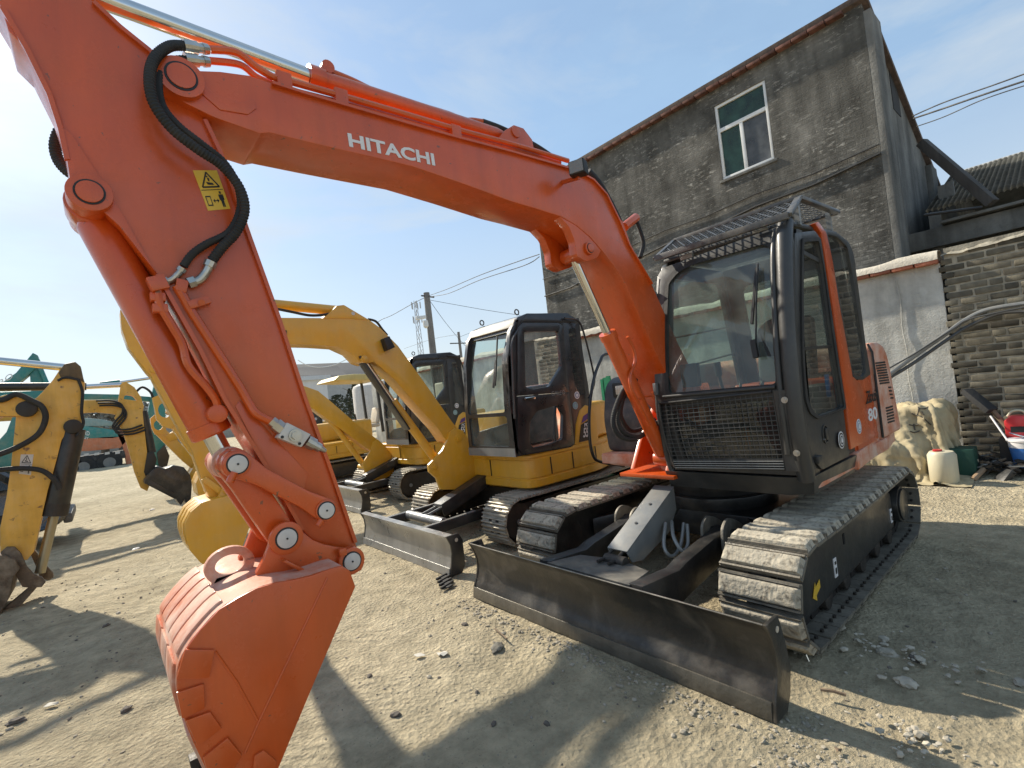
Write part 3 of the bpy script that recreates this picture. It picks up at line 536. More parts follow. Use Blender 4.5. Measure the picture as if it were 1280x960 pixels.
# leaning pole and thin rod
mb = MB(); a = atX(1152, 178, XB-1.2); b = atX(1241, 254, XL+.12); mb.bar(a, b, .13, .13); tag(mb.build('timber_brace', mat('old timber', (.07, .065, .06), .85, var=.3, bump=.4), bevel=.01), 'dark timber brace leaning from the dark building onto the tiled roof house', 'beam')
mb = MB(); mb.tube([atX(1155, 269, XL+.2), atX(1228, 259, XL+.2)], .022, 8); tag(mb.build('iron_rod', BK), 'thin dark iron rod sticking out above the lintel beam', 'rod')
# ================================================================== crawler tracks (shared)
def shoe_mesh(kind, w, pitch):
    m = MB()
    if kind == 'pad':
        m.box((0, 0, .004), (pitch-.008, w, .016), mi=0)
        for sx in (-1, 1): m.box((sx*(pitch/2-.012), 0, .02), (.011, w-.01, .024), mi=0)
        for sx in (-1, 1): m.box((0, sx*.062, -.03), (pitch*.8, .03, .055), mi=2)
        for sy in (-.168, .168): m.cyl((sy*.0+.03, sy, -.006), (.03, sy, -.02), .011, 6, mi=2); m.cyl((-.03, sy, -.006), (-.03, sy, -.02), .011, 6, mi=2)
        q = random.Random(4); nx, nyy = 5, 20; hx, hy = pitch/2-.021, w/2-.004
        def fn(u, v):
            x = (u*2-1)*hx; y = (v*2-1)*hy; ex = min(1, (1-abs(u*2-1))*4); ey = min(1, (1-abs(v*2-1))*10)
            e = min(ex, ey); return V((x, y, .012+.040*(e**.35 if e > 0 else 0)+.003*noise.noise(V((x*30, y*22, 1)))))
        m.grid(fn, 12, 30, 1)
    else:
        m.box((0, 0, 0), (pitch-.004, w, .012), mi=0)
        for sx in (-.36, 0, .36): m.add([V((sx*pitch+a, y, z)) for y in (-w/2, w/2) for a, z in ((-.011, .005), (-.005, .026), (.005, .026), (.011, .005))], [(0, 1, 2, 3), (7, 6, 5, 4), (0, 4, 5, 1), (1, 5, 6, 2), (2, 6, 7, 3)], 0)
        for sy in (-.07, -.045, .045, .07): m.box((.02, sy, .01), (.022, .014, .01), mi=2)
        for sx in (-1, 1): m.box((0, sx*.05, -.025), (pitch*.8, .022, .045), mi=2)
    return m
def make_track(root, ox, y, xr, xf, r, zc, w, pitch0, kind, T=lambda p: p, mats=None):
    """stadium shaped chain; the shoes are sub-parts sharing one mesh"""
    D = xf-xr; L_ = 2*D+2*PI*r; n = round(L_/pitch0); p = L_/n
    ch = MB(); tr = None; key = (kind, w, round(p, 4))
    if key not in SHOES: SHOES[key] = shoe_mesh(kind, w, p).mesh('track_shoe', [STL, PAD, STD], bevel=.0)
    def path(s):
        s %= L_
        if s < D: return xr+s, r, 0.0, 1.0, -.012*math.sin(PI*s/D)
        s -= D
        if s < PI*r: a = s/r; return xf+r*math.sin(a), r*math.cos(a), a, 1, 0
        s -= PI*r
        if s < D: return xf-s, -r, PI, 1, 0
        s -= D; a = PI+s/r; return xr+r*math.sin(a), r*math.cos(a), a, 1, 0
    ml = []; band = []
    for k in range(n):
        x, z, a, _, sg = path((k+.35)*p)
        M = Matrix.Translation((ox+x, y, zc+z+sg)) @ Matrix.Rotation(a, 4, 'Y'); ml.append(M)
        band.append([T(M @ V((-p/2*.96, -.05, -.022))), T(M @ V((-p/2*.96, .05, -.022)))])
    nb_ = len(band); ins = [[T(V((0, 0, 0)))*0+(a_+(T(V((ox+(xr+xf)/2, y, zc)))-a_).normalized()*.02) for a_ in pr_] for pr_ in band]
    ch.add([v_ for i_ in range(nb_) for v_ in band[i_]+ins[i_]], [f_ for i_ in range(nb_) for j_ in [(i_+1) % nb_] for f_ in ((i_*4, i_*4+1, j_*4+1, j_*4), (i_*4+2, j_*4+2, j_*4+3, i_*4+3), (i_*4, j_*4, j_*4+2, i_*4+2), (i_*4+1, i_*4+3, j_*4+3, j_*4+1))])
    tr = ch.build('crawler_track', STD, root)
    for M in ml:
        o = bpy.data.objects.new('track_shoe', SHOES[key]); COL.objects.link(o); o.parent = tr
        if T(V((1, 0, 0))).x - T(V((0, 0, 0))).x < 0: M = Matrix.Translation(T(M.to_translation())) @ Matrix.Rotation(PI, 4, 'Z') @ M.to_3x3().to_4x4()
        else: M = Matrix.Translation(T(V((0, 0, 0)))) @ M
        o.matrix_local = M
    return tr
SHOES = {}
# ================================================================== the big orange excavator
E = thing('excavator', 'large orange excavator in the foreground with white boom lettering and long black blade', 'excavator', (0, 0, 0))
for sg in (-1, 1):
    y = sg*.905
    make_track(E, 0, y, -1.03, 1.125, .262, .313, .45, .153, 'pad')
    yo = sg*1.03; yi = sg*.84
    fr = [(1.30, .2), (1.335, .33), (1.27, .455), (1.14, .53), (.75, .535), (.1, .515), (-.78, .49), (-.86, .44), (-.86, .155), (.9, .13), (1.2, .13)]
    mb = MB(); mb.prism([V((x, min(yo, yi), z)) for x, z in fr], (0, .19, 0)); to = mb.build('track_frame', BK, E, bevel=.028, seg=3)
    mb = MB(); mb.cyl((-1.03, sg*.80, .313), (-1.03, sg*1.06, .313), .15, 28); mb.cyl((-1.03, sg*1.06, .313), (-1.03, sg*1.075, .313), .13, 28)
    mb.build('travel_motor', BK, E, bevel=.012)
    mb = MB()
    for k in range(22):
        a = 2*PI*k/22; mb.box((-1.03+math.sin(a)*.225, y, .313+math.cos(a)*.225), (.03, .05, .05), Matrix.Rotation(a, 3, 'Y'))
    mb.cyl((-1.03, y-.03, .313), (-1.03, y+.03, .313), .215, 30); mb.build('sprocket', STD, E)
    mb = MB(); mb.cyl((1.125, y-.07, .313), (1.125, y+.07, .313), .225, 30); mb.build('idler', STD, E, bevel=.01)
    for k in range(5): mb = MB(); xx = -.72+k*.36; mb.cyl((xx, y-.12, .125), (xx, y+.12, .125), .065, 16); mb.build('roller', STD, E, bevel=.008)
    mb = MB(); mb.cyl((.1, y-.1, .5), (.1, y+.1, .5), .045, 14); mb.build('carrier_roller', STD, E)
    if sg > 0:
        for k, (xx, zz, w_, h_) in enumerate(((.575, .275, .05, .12), (-.79, .27, .045, .11))):
            mb = MB(); mb.box((xx, 1.032, zz), (w_, .004, h_)); s_ = mb.build('sticker', WHT, to); mb = MB(); mb.box((xx, 1.0355, zz-.02), (w_*.45, .002, h_*.3)); mb.box((xx, 1.0355, zz+.03), (w_*.5, .002, h_*.15)); mb.build('sticker_mark', BLK, E)
        # arrow
        def arrow(xx, zz, s): 
            P = [(-.5, .18), (.05, .18), (.05, .42), (.5, 0), (.05, -.42), (.05, -.18), (-.5, -.18)]
            m_ = MB(); m_.prism([V((xx+a*s, 1.0335, zz+b*s-.35*a*s)) for a, b in P], (0, .002, 0)); m_.build('arrow_sticker', DEC, E)
        arrow(.93, .25, .13); mb = MB(); P = [(-.5, .18), (.05, .18), (.05, .42), (.5, 0), (.05, -.42), (.05, -.18), (-.5, -.18)]
        mb.prism([V((-.35+a*.16, .96+b*.1, .5035)) for a, b in P], (0, 0, .006)); mb.build('arrow_sticker', DEC, E)
        mb = MB(); mb.box((.36, 1.0315, .4), (.03, .004, .07)); mb.build('slot', mat('black slot', (.004, .004, .004), .9), to)
        mb = MB(); mb.box((.2, .9, .522), (.14, .08, .006)); mb.build('slot', bpy.data.materials['black slot'], to)
mb = MB(); mb.box((-.05, 0, .40), (1.0, 1.1, .2)); 
for sx in (-1, 1):
    for sy in (-1, 1): mb.prism([V((sx*.25-.05, sy*.4, .32)), V((sx*.25-.05, sy*.4, .5)), V((sx*.62-.05, sy*.8, .42)), V((sx*.62-.05, sy*.8, .24))], (sx*.22, 0, 0))
mb.build('centre_frame', BK, E, bevel=.012)
mb = MB(); mb.cyl((0, 0, .50), (0, 0, .60), .46, 48); mb.cyl((0, 0, .60), (0, 0, .72), .40, 48); mb.build('slewing_ring', BK, E, bevel=.008)
# ---------------------------------------------------------------- dozer blade
BWH = 1.135
prof = [(1.868, 0), (1.852, .085), (1.822, .15), (1.803, .22), (1.802, .29), (1.818, .35), (1.84, .40), (1.866, .436)]
mb = MB(); C = spline([V((x, 0, z)) for x, z in prof], 4); back = [V((p.x-.022, 0, p.z)) for p in C][::-1]
mb.prism([V((p.x, -BWH-.06, p.z)) for p in C+back], (0, 2*BWH+.06, 0)); bld = mb.build('dozer_blade', BLD, E, ang=25)
mb = MB(); mb.prism([V((x, -BWH-.065, z)) for x, z in ((1.874, 0), (1.862, .082), (1.85, .082), (1.85, 0))], (0, 2*BWH+.062, 0)); mb.build('cutting_edge', mat('worn cutting edge', (.13, .12, .10), .42, .5, var=.35, dust=.4, dustcol=(.22, .19, .14), bump=.3), bld, bevel=.003)
for sg in (-1, 1):
    y = BWH if sg > 0 else -BWH-.075; P = [(1.872, 0), (1.857, .09), (1.826, .15), (1.807, .22), (1.806, .29), (1.822, .35), (1.844, .40), (1.868, .44), (1.735, .44), (1.69, .30), (1.665, .17), (1.70, .06), (1.75, 0)]
    mb = MB(); mb.prism([V((x, y, z)) for x, z in P], (0, .018, 0)); mb.build('end_plate', BLD, bld, bevel=.003)
    mb = MB(); mb.cyl((1.762, y-.002, .385), (1.762, y+.0205, .385), .015, 14); mb.build('plate_hole', mat('hole light', (.45, .4, .32), .9), bld)  # pale disc: light seen through the hole is put into its colour
mb = MB(); mb.tube([V((1.862, -BWH-.05, .4385)), V((1.862, BWH, .4385))], .0035, 6); mb.build('worn_edge_highlight', mat('bare edge highlight', (.3, .28, .24), .4, .5, var=.4, vscale=9), bld)  # worn top edge, with its bright highlight put into the colour
mb = MB(); mb.prism([V((x, -BWH, z)) for x, z in ((1.79, .04), (1.775, .28), (1.69, .26), (1.68, .06))], (0, 2*BWH-.03, 0)); mb.build('blade_stiffener', BK, bld, bevel=.005)
for sg, lab in ((1, ''), (-1, '')):
    y = sg*.385; mb = MB(); w_ = .05
    P = [(1.79, .43), (1.66, .42), (1.40, .40), (1.30, .425), (.72, .50), (.66, .46), (.66, .36), (.74, .30), (1.3, .22), (1.79, .14)]
    mb.prism([V((x, y-w_, z)) for x, z in P], (0, 2*w_, 0)); mb.build('push_arm', BK, E, bevel=.008)
    for d in (-.085, .065):
        mb = MB(); P = rnd2([(.90, .34), (.88, .53), (.80, .58), (.70, .55), (.55, .46), (.5, .34)], .06); mb.prism([V((p.x, y+d, p.y)) for p in P], (0, .02, 0)); mb.build('pivot_lug', STL, E, bevel=.003)
    mb = MB(); mb.cyl((.76, y-.11, .46), (.76, y+.11, .46), .035, 18); mb.build('pivot_pin', STD, E)
mb = MB(); mb.prism([V((1.80, -.35, .425)), V((1.80, .35, .425)), V((1.52, .29, .405)), V((1.44, .0, .40)), V((1.52, -.29, .405))], (0, 0, -.015)); mb.build('gusset_plate', mat('worn dark plate', (.10, .097, .088), .5, .2, var=.3, scratch=((.3, .27, .22), 4, .5, .75), dust=.7, dustcol=(.32, .28, .21)), E, bevel=.003)
# blade cylinder with its grey guard
mb = MB(); a = V((1.47, -.01, .36)); b = V((.72, -.01, .60)); mb.cyl(b, a.lerp(b, .35), .06, 20); mb.build('blade_cylinder', BK, E, bevel=.008)
mb = MB(); mb.cyl(a, a.lerp(b, .4), .03, 16); mb.build('blade_rod', CHR, E)
mb = MB(); q0, q1 = V((1.445, 0, .468)), V((.80, 0, .775)); 
mb.prism([q0+V((0, .075, 0)), q1+V((0, .075, 0)), q1+V((0, -.095, 0)), q0+V((0, -.095, 0))], V((-.004, 0, -.01)))
for y in (.065, -.095): mb.prism([V((x, y, z)) for x, z in ((1.443, .455), (.802, .765), (.80, .60), (.93, .46), (1.28, .36), (1.40, .38))], (0, .010, 0))
gd = mb.build('cylinder_guard', GRY, E, bevel=.003)
for t in (.38, .68):
    p = q0.lerp(q1, t)+V((0, -.01, .002)); mb = MB(); mb.cyl(p, p+V((.002, 0, .004)), .011, 12); mb.build('guard_bolt', BK, gd)
for y in (-.06, .03):
    mb = MB(); mb.tube(spline([V((1.42, y, .46)), V((1.50, y, .43)), V((1.56, y, .422)), V((1.60, y, .425))], 5), .011, 8); mb.build('guard_bracket', STD, E)
mb = MB(); mb.cyl((1.50, -.07, .41), (1.50, .1, .41), .04, 16); mb.build('cylinder_pin', STD, E, bevel=.004)
for pts in ([(.86, .16, .52), (1.0, .2, .40), (1.12, .2, .36), (1.14, .16, .43), (1.0, .1, .55)], [(.88, .2, .52), (1.0, .26, .42), (1.08, .26, .40), (1.07, .2, .48), (.95, .12, .55)]):
    mb = MB(); mb.tube(spline([V(p) for p in pts], 10), .013, 8); mb.build('blade_hose', mat('silver hose', (.3, .3, .28), .4, .4), E)
# ---------------------------------------------------------------- upper frame
YC = 1.05
def xz(u, v, y=YC): p = atY(u, v, y); return V((p.x, p.z))
mb = MB()
foot = rnd2([(.74, 1.03), (.70, -.1), (.36, -.3), (.24, -1.03), (-1.05, -1.0), (-1.52, -.5), (-1.60, 0), (-1.50, .62), (-1.30, 1.0), (-.9, 1.05)], .12)
mb.prism([V((p.x, p.y, .80)) for p in foot], (0, 0, .10)); deck = mb.build('swing_frame', ORD, E, bevel=.01)
# black skirt under the cab
mb = MB(); P = [(.845, .045), (.845, .93), (.78, 1.045), (-.02, 1.06), (-.02, .045)]
mb.prism([V((x, y, .90)) for x, y in P], (0, 0, -.10)); 
o = mb.mesh('cab_skirt', CABM, 0); 
for v in o.vertices:
    if v.co.z < .82: v.co.x = v.co.x-.06 if v.co.x > .3 else v.co.x; v.co.y -= .03 if v.co.y > .8 else 0; v.co.z = .775
link('cab_skirt', o, E)
# orange lower skirt along the side
mb = MB(); P = [V((-.025, 1.062, .79)), V((-.025, 1.062, .91)), V((-1.35, 1.0, .95)), V((-1.35, 1.0, .80))]
mb.prism(P, (0, -.12, 0)); mb.build('side_skirt', ORD, E, bevel=.012)
# engine house: side panel, rear cover, counterweight
bodyT = 1.47
mb = MB(); mb.prism([V((x, y, .90)) for x, y in ((-.10, 1.035), (-.733, 1.03), (-.733, .2), (-.10, .2))], (0, 0, .57)); mb.build('side_panel', OR, E, bevel=.02, seg=3)
text('lettering', 'Zaxis', atY(1082.5, 505.5, 1.058), atY(1096.0, 500.5, 1.058)-atY(1082.5, 505.5, 1.058), atY(1084, 489, 1.058)-atY(1084, 505.0, 1.058), BLK, E, bold=.01, shear=.2)
o0 = atY(1086, 527.5, 1.058); text('lettering', '80', o0, atY(1097, 523, 1.058)-o0, atY(1084.5, 511.5, 1.058)-o0, WHT, E, bold=.02)
mb = MB(); cvp = [(-.735, .90), (-.735, 1.66), (-.80, 1.70), (-1.0, 1.70), (-1.12, 1.67), (-1.20, 1.60), (-1.25, 1.48), (-1.37, .90)]
mb.prism([V((x, 1.052, z)) for x, z in cvp], (0, -2.08, 0)); ec = mb.build('engine_cover', ORD, E, bevel=.035, seg=3)
mb = MB(); mb.prism([V((x, y, .9)) for x, y in rnd2([(-.74, 1.03), (-1.36, 1.0), (-1.55, .6), (-1.64, 0), (-1.55, -.6), (-1.36, -1.0), (-.74, -1.03)], .1)], (0, 0, .55)); mb.build('counterweight', OR, E, bevel=.05, seg=3)
mb = MB(); mb.tube([V((-.739, 1.056, .92)), V((-.739, 1.056, 1.62)), V((-.75, 1.03, 1.69))], .009, 6); mb.build('cover_seam', BLK, ec)
def louvre(u0, v0, u1, v1, u2, v2, n):
    for k in range(n):
        t = (k+.5)/n; a = V((u0, v0)).lerp(V((u2, v2)), t); b = a+V((u1-u0, v1-v0)); m_ = MB(); m_.bar(atY(*a, 1.053), atY(*b, 1.053), .004, .014); m_.build('louvre_slot', BLK, ec)
louvre(1094, 452.5, 1106, 451, 1100, 481, 9)
louvre(1110, 482, 1113.5, 482, 1113.5, 499.5, 4)
louvre(1107, 508.5, 1115.5, 506, 1110, 530, 6)
# round stickers
def roundel(u, v, y, r, m1, m2, par, lift=0):
    c = atY(u, v, y); mb = MB(); mb.cyl(c, c+V((0, .002, 0)), r, 26); o_ = mb.build('round_sticker', m1, par)
    for rr_, mm, h in ((.86, m2, .0032), (.66, m1, .0040), (.52, m2, .0048)): mb = MB(); mb.cyl(c, c+V((0, h, 0)), r*rr_, 24); mb.build('sticker_ring', mm, par)
    mb = MB(); mb.prism([c+V((a*r, .0052, b*r)) for a, b in ((.25, -.3), (.32, -.1), (.1, .35), (-.1, .35), (-.32, -.1), (-.25, -.3))], (0, .001, 0)); mb.build('sticker_mark', m1, par)
roundel(1051.5, 550, 1.062, .058, WHT, BLK, E)
STB = mat('blue grey print', (.25, .28, .36), .5)
roundel(1073.5, 533, 1.057, .055, WHT, STB, E)
# ---------------------------------------------------------------- cab
def pxz(L_, y=YC): return [xz(u, v, y) for u, v in L_]
def mY(y): return lambda p: V((p.x, y, p.y))
door_o = [(993.6, 291), (1019, 288), (1027, 300), (1037, 380), (1043.5, 430), (1052, 490), (1058, 540), (1062.5, 569.5), (1028, 587.5), (1018, 575), (1009, 548), (1004, 520), (999.5, 470), (995, 400)]
door_i = [(1003, 303), (1022, 301.5), (1029, 340), (1038, 410), (1045, 456), (1053.5, 509), (1022.5, 520.5), (1014, 514), (1008.7, 500), (1005, 470), (1003.3, 430), (1002.5, 370)]
mb = MB(); ringplate(mb, rnd2(pxz(door_o), .03), rnd2(pxz(door_i), .03), mY(YC), (0, -.035, 0)); door = mb.build('door', CABM, E, bevel=.005)
mb = MB(); pane(mb, rnd2(pxz(door_i), .03), mY(YC), (0, -.015, 0)); mb.build('door_glass', GLD, door)
mb = MB(); P = rnd2(pxz([(1001, 298), (1024, 297), (1031, 345), (1047.5, 456), (1056, 511), (1021, 524), (1011, 517), (1005, 500), (1001, 440), (1000, 370)]), .03)
ringplate(mb, P, rnd2(pxz(door_i), .03), mY(YC+.0105), (0, -.01, 0)); mb.build('glass_seal', RUB, door)
mb = MB(); a = atY(1045, 436, YC-.02); mb.bar(atY(1003.5, 436, YC-.02), atY(1045, 432.5, YC-.02), .02, .02); mb.build('window_bar', BK, door)
mb = MB(); mb.bar(atY(1002.8, 316, YC-.02), atY(1026, 328, YC-.02), .02, .03); mb.build('window_bar', CABM, door)
hc = atY(1031, 542.5, YC); P = disc2((hc.x, hc.z), .055, 24, .062); mb = MB(); ringplate(mb, P, disc2((hc.x, hc.z), .045, 24, .052), mY(YC+.008), (0, -.008, 0)); mb.build('handle_ring', CABM, door)
mb = MB(); mb.prism([V((p.x, YC+.001, p.y)) for p in disc2((hc.x, hc.z), .045, 24, .052)], (0, -.002, 0)); mb.build('handle_recess', BLK, door)
mb = MB(); mb.box((hc.x-.005, YC+.008, hc.z), (.035, .014, .075)); mb.build('door_handle', CABM, door, bevel=.005)
mb = MB(); mb.cyl((hc.x+.045, YC+.004, hc.z-.03), (hc.x+.045, YC+.016, hc.z-.03), .008, 10); mb.build('door_lock', CHR, door)
mb = MB(); c = atY(1023, 574, YC+.01); mb.box(c, (.07, .03, .045)); mb.build('hinge', CABM, door, bevel=.006)
# orange pillar between door and rear window, ending in the side panel
pil = [(1018.5, 279), (1024, 285), (1031, 292), (1034, 320), (1043, 370), (1055, 420), (1063.5, 464), (1068, 473.5), (1076, 477), (1094, 474), (1097, 500), (1099.5, 543), (1062.5, 561.5), (1058, 535), (1052.5, 490), (1044, 430), (1037.5, 380), (1030, 320), (1024, 292)]
# split into quads-friendly strips
def strip(La, Lb, y, th, m, name, par, bev=.006):
    mb = MB(); A = [atY(u, v, y) for u, v in La]; B = [atY(u, v, y) for u, v in Lb]
    for k in range(len(A)-1): pass
    mb.prism(A+B[::-1], (0, -th, 0)); return mb.build(name, m, par, bevel=bev)
strip([(1019, 279), (1027, 292), (1033, 325), (1041, 378), (1047.5, 425), (1055, 480), (1061, 528), (1064, 562)], [(1023.5, 277), (1033, 290), (1041, 325), (1049, 378), (1058, 425), (1066, 470), (1076, 480), (1099, 543)], YC+.006, .04, OR, 'rear_pillar', E)
rw_o = [(1029, 287), (1047, 292), (1061, 303), (1067, 318), (1074, 370), (1081, 425), (1088, 468), (1078, 475), (1068, 474), (1062, 462), (1052, 410), (1044, 360), (1036, 310)]
rw_i = [(1034, 293), (1046, 296), (1059, 309), (1065, 340), (1072, 390), (1078.5, 430), (1082, 465), (1078, 471), (1067, 469.5), (1062, 450), (1054, 400), (1045, 350), (1038, 312)]
mb = MB(); ringplate(mb, rnd2(pxz(rw_o), .03), rnd2(pxz(rw_i), .03), mY(YC+.002), (0, -.04, 0)); rwf = mb.build('rear_side_window', CABM, E, bevel=.004)
mb = MB(); pane(mb, rnd2(pxz(rw_i), .03), mY(YC), (0, -.01, 0)); mb.build('glass', GLD, rwf)
# front: profile x(z)
PR = [(.775, .80), (.90, .835), (1.0, .85), (1.2, .865), (1.45, .86), (1.7, .835), (1.9, .80), (2.1, .755), (2.3, .70), (2.4, .665), (2.5, .615), (2.6, .56)]
def pf(z):
    for (a, xa), (b, xb_) in zip(PR, PR[1:]):
        if z <= b: return xa+(xb_-xa)*(z-a)/(b-a)
    return PR[-1][1]
mF = lambda off=0: (lambda p: V((pf(p.y)+off, p.x, p.y)))
def solveF(u, v):
    x = .8
    for _ in range(12): p = atX(u, v, x); x = pf(p.z)
    return V((p.y, p.z))
fo = [(822, 345), (828, 335), (975, 282), (985, 282), (990, 300), (993, 420), (997, 497), (826, 506), (819, 495), (818, 420)]
fi = [(834, 352), (846, 338), (866, 328), (955, 303.5), (964, 307), (968, 325), (970.5, 400), (972, 481.5), (834, 493)]
mb = MB(); FO = [solveF(*p) for p in fo]; FI = [solveF(*p) for p in fi]; ringplate(mb, rnd2(FO, .05), rnd2(FI, .03), mF(), (-.05, 0, 0)); ff = mb.build('front_window', CABM, E, bevel=.004)
mb = MB(); pane(mb, rnd2(FI, .03), mF(-.02), (0, 0, 0)); mb.build('windscreen', GL, ff)
mb = MB(); ringplate(mb, rnd2([solveF(u+(2 if u > 900 else -2), v+(1.5 if v > 400 else -2)) for u, v in fi], .035), rnd2([solveF(u-(2 if u > 900 else -2), v-(1.5 if v > 400 else -2)) for u, v in fi], .03), mF(.002), (-.012, 0, 0)); mb.build('window_seal', RUB, ff)
mb = MB(); P = [solveF(830+k*14, 496-k*1.25) for k in range(11)]; mb.tube([V((pf(p.y)+.012, p.x, p.y)) for p in P], .013, 10); mb.build('sill_bar', CABM, ff)
# corner pillar round tubes
def ftube(pts, r, m, name, par=E, off=0, dy=0):
    mb = MB(); P = [solveF(*p) for p in pts]; mb.tube(spline([V((pf(p.y)+off, p.x+dy, p.y)) for p in P], 6), r, 12); return mb.build(name, m, par)
ftube([(824, 350), (822, 380), (821, 430), (820.5, 497), (826, 540), (836, 583), (841, 590)], .022, CABM, 'corner_post', off=-.02)
pts = [V((.60, 1.0, 2.52)), V((.66, 1.005, 2.42)), V((.73, 1.01, 2.2)), V((.79, 1.01, 1.9)), V((.83, 1.01, 1.6)), V((.845, 1.01, 1.3)), V((.83, 1.01, 1.05)), V((.80, 1.01, .88))]
mb = MB(); mb.tube(spline(pts, 6), .05, 14); mb.build('corner_post', CABM, E)
mb = MB(); mb.tube(spline([V((.615, .945, 2.49)), V((.69, .945, 2.36)), V((.75, .945, 2.15)), V((.835, .945, 1.7)), V((.865, .945, 1.35)), V((.86, .945, 1.05))], 6), .02, 10); mb.build('drain_pipe', CABM, E)
mb = MB(); mb.tube(spline([V((.56, 1.03, 2.55)), V((.60, .99, 2.5)), V((.64, .965, 2.42)), V((.71, .965, 2.25)), V((.76, .965, 2.08))], 6), .016, 8); mb.build('drain_pipe', CABM, E)
# gap liner between post and door
mb = MB(); mb.prism([V((pf(z)-.10, 1.035, z)) for z in (.9, 1.1, 1.4, 1.8, 2.2, 2.48)]+[V((pf(z)-.20, 1.035, z)) for z in (2.48, 2.2, 1.8, 1.4, 1.1, .9)], (0, -.05, 0)); mb.build('door_pillar', BK, E)
# lower front: dark plate, small window behind, wire mesh guard
gl_ = [(826, 506), (975, 489), (985, 500), (1003, 588), (845, 588), (833, 560), (822, 520)]
mb = MB(); P = [solveF(*p) for p in [(824, 507), (996, 495), (1014, 590), (842, 588), (830, 560), (822, 530)]]; Q = [solveF(*p) for p in [(834, 512), (965, 500), (978, 575), (852, 574)]]
ringplate(mb, P, Q, mF(-.05), (-.03, 0, 0)); fp = mb.build('lower_front_panel', CABM, E)
mb = MB(); pane(mb, [V(p) for p in Q], mF(-.06), (0, 0, 0)); mb.build('lower_glass', GLD, fp)
mb = MB(); NH, NV = 17, 22; TL, TR, BR_, BL = (826, 504), (966, 489), (982, 585.5), (846, 584)
def gp(s, t):
    a = V(TL).lerp(V(TR), s); b = V(BL).lerp(V(BR_), s); c = a.lerp(b, t)+V((-6*math.sin(PI*t)*(1-s)*.6, 0)); p = solveF(c.x, c.y); return V((pf(p.y)+.012, p.x, p.y))
for k in range(NV): mb.tube([gp(k/(NV-1), t/8) for t in range(9)], .0028, 5)
for k in range(NH): 
    for rep in ((0,) if k < NH-1 else (0,)): mb.tube([gp(t/6, k/(NH-1))+V((.003, 0, 0)) for t in range(7)], .0028, 5)
gg = mb.build('front_mesh_guard', mat('guard mesh wire', (.07, .07, .068), .45, .3), E); 
mb = MB()
for k in range(4): mb.tube([gp(t/6, .90+k*.033)+V((.006, 0, 0)) for t in range(7)], .0035, 5)
mb.build('guard_wire', mat('bare wire', (.3, .3, .28), .4, .5), E)
mb = MB(); P = [(968, 488), (984, 487), (1006, 589), (984, 588)]; P = [solveF(*p) for p in P]; mb.prism([V((pf(p.y)+.02, p.x, p.y)) for p in P], (-.012, 0, 0)); mb.build('guard_side_plate', CABM, E)
mb = MB(); mb.tube([gp(k/8, 0)+V((.008, 0, 0)) for k in range(9)], .009, 8); mb.tube([gp(0, k/8)+V((.004, -.004, 0)) for k in range(9)], .008, 8); mb.build('guard_rim', BK, E)
for u, v in ((983, 499.5), (998, 565.5)):
    p = solveF(u, v); mb = MB(); c = V((pf(p.y)+.03, p.x, p.y)); mb.cyl(c-V((.04, 0, 0)), c, .02, 14); mb.cyl(c, c+V((.012, 0, 0)), .012, 6); mb.build('guard_bolt', ZNC, E)
for u, v in ((821, 372), (822, 508-22)):
    p = solveF(u, v); mb = MB(); mb.box((pf(p.y)+.01, p.x-.01, p.y), (.03, .03, .09)); mb.build('window_hinge', GRY, E, bevel=.004)
for u, v in ((953, 288), (861, 322), ): 
    p = solveF(u, v); mb = MB(); mb.box((pf(p.y)+.03, p.x, p.y+.005), (.02, .1, .035)); mb.build('guard_bracket', GRY, E, bevel=.003)
# wiper and its motor
mb = MB(); w0 = solveF(947, 440); w1 = solveF(949, 330); mb.tube([V((pf(w0.y)+.025, w0.x, w0.y)), V((pf(1.95)+.04, (w0.x+w1.x)/2+.01, (w0.y+w1.y)/2)), V((pf(w1.y)+.02, w1.x, w1.y))], .006, 6)
q0_ = solveF(941, 405); q1_ = solveF(947, 335); mb.bar(V((pf(q0_.y)+.014, q0_.x, q0_.y)), V((pf(q1_.y)+.014, q1_.x, q1_.y)), .014, .02, (1, 0, 0)); 
c0_ = solveF(944, 425); c1_ = solveF(948, 447); mb.bar(V((pf(c0_.y)+.03, c0_.x, c0_.y)), V((pf(c1_.y)+.03, c1_.x, c1_.y)), .03, .03, (1, 0, 0)); mb.build('wiper', BLK, E)
mb = MB(); P = [solveF(*p) for p in [(968, 395), (955, 402), (945, 412), (941, 440), (944, 447), (970, 445)]]; mb.prism([V((pf(p.y)-.028, p.x, p.y)) for p in P], (-.03, 0, 0)); mb.build('wiper_motor_cover', BLK, E)
# roof, right wall, rear wall
mb = MB(); mb.prism([V((x, y, z)) for x, y, z in ((.60, .09, 2.50), (.60, 1.02, 2.50), (-.30, 1.04, 2.53), (-.34, .09, 2.53))], (0, 0, .035)); mb.build('cab_roof', CABM, E, bevel=.015)
mb = MB(); rp = rnd2([(.60, 2.50), (.83, 1.6), (.84, .92), (-.55, .92), (-.58, 1.45), (-.33, 2.50)], .05); ri = rnd2([(.52, 2.38), (.70, 1.6), (.68, 1.25), (-.40, 1.25), (-.44, 1.5), (-.27, 2.38)], .05)
ringplate(mb, rp, ri, mY(.12), (0, -.05, 0)); cr_ = mb.build('right_wall', CABM, E, bevel=.004); mb = MB(); pane(mb, ri, mY(.10), (0, 0, 0)); mb.build('glass', GL, cr_)
for zz in (1.75, 2.0): 
    mb = MB(); mb.tube([(.68, .085, zz-.1), (-.4, .085, zz)], .008, 8); mb.build('guard_rail', BK, cr_)
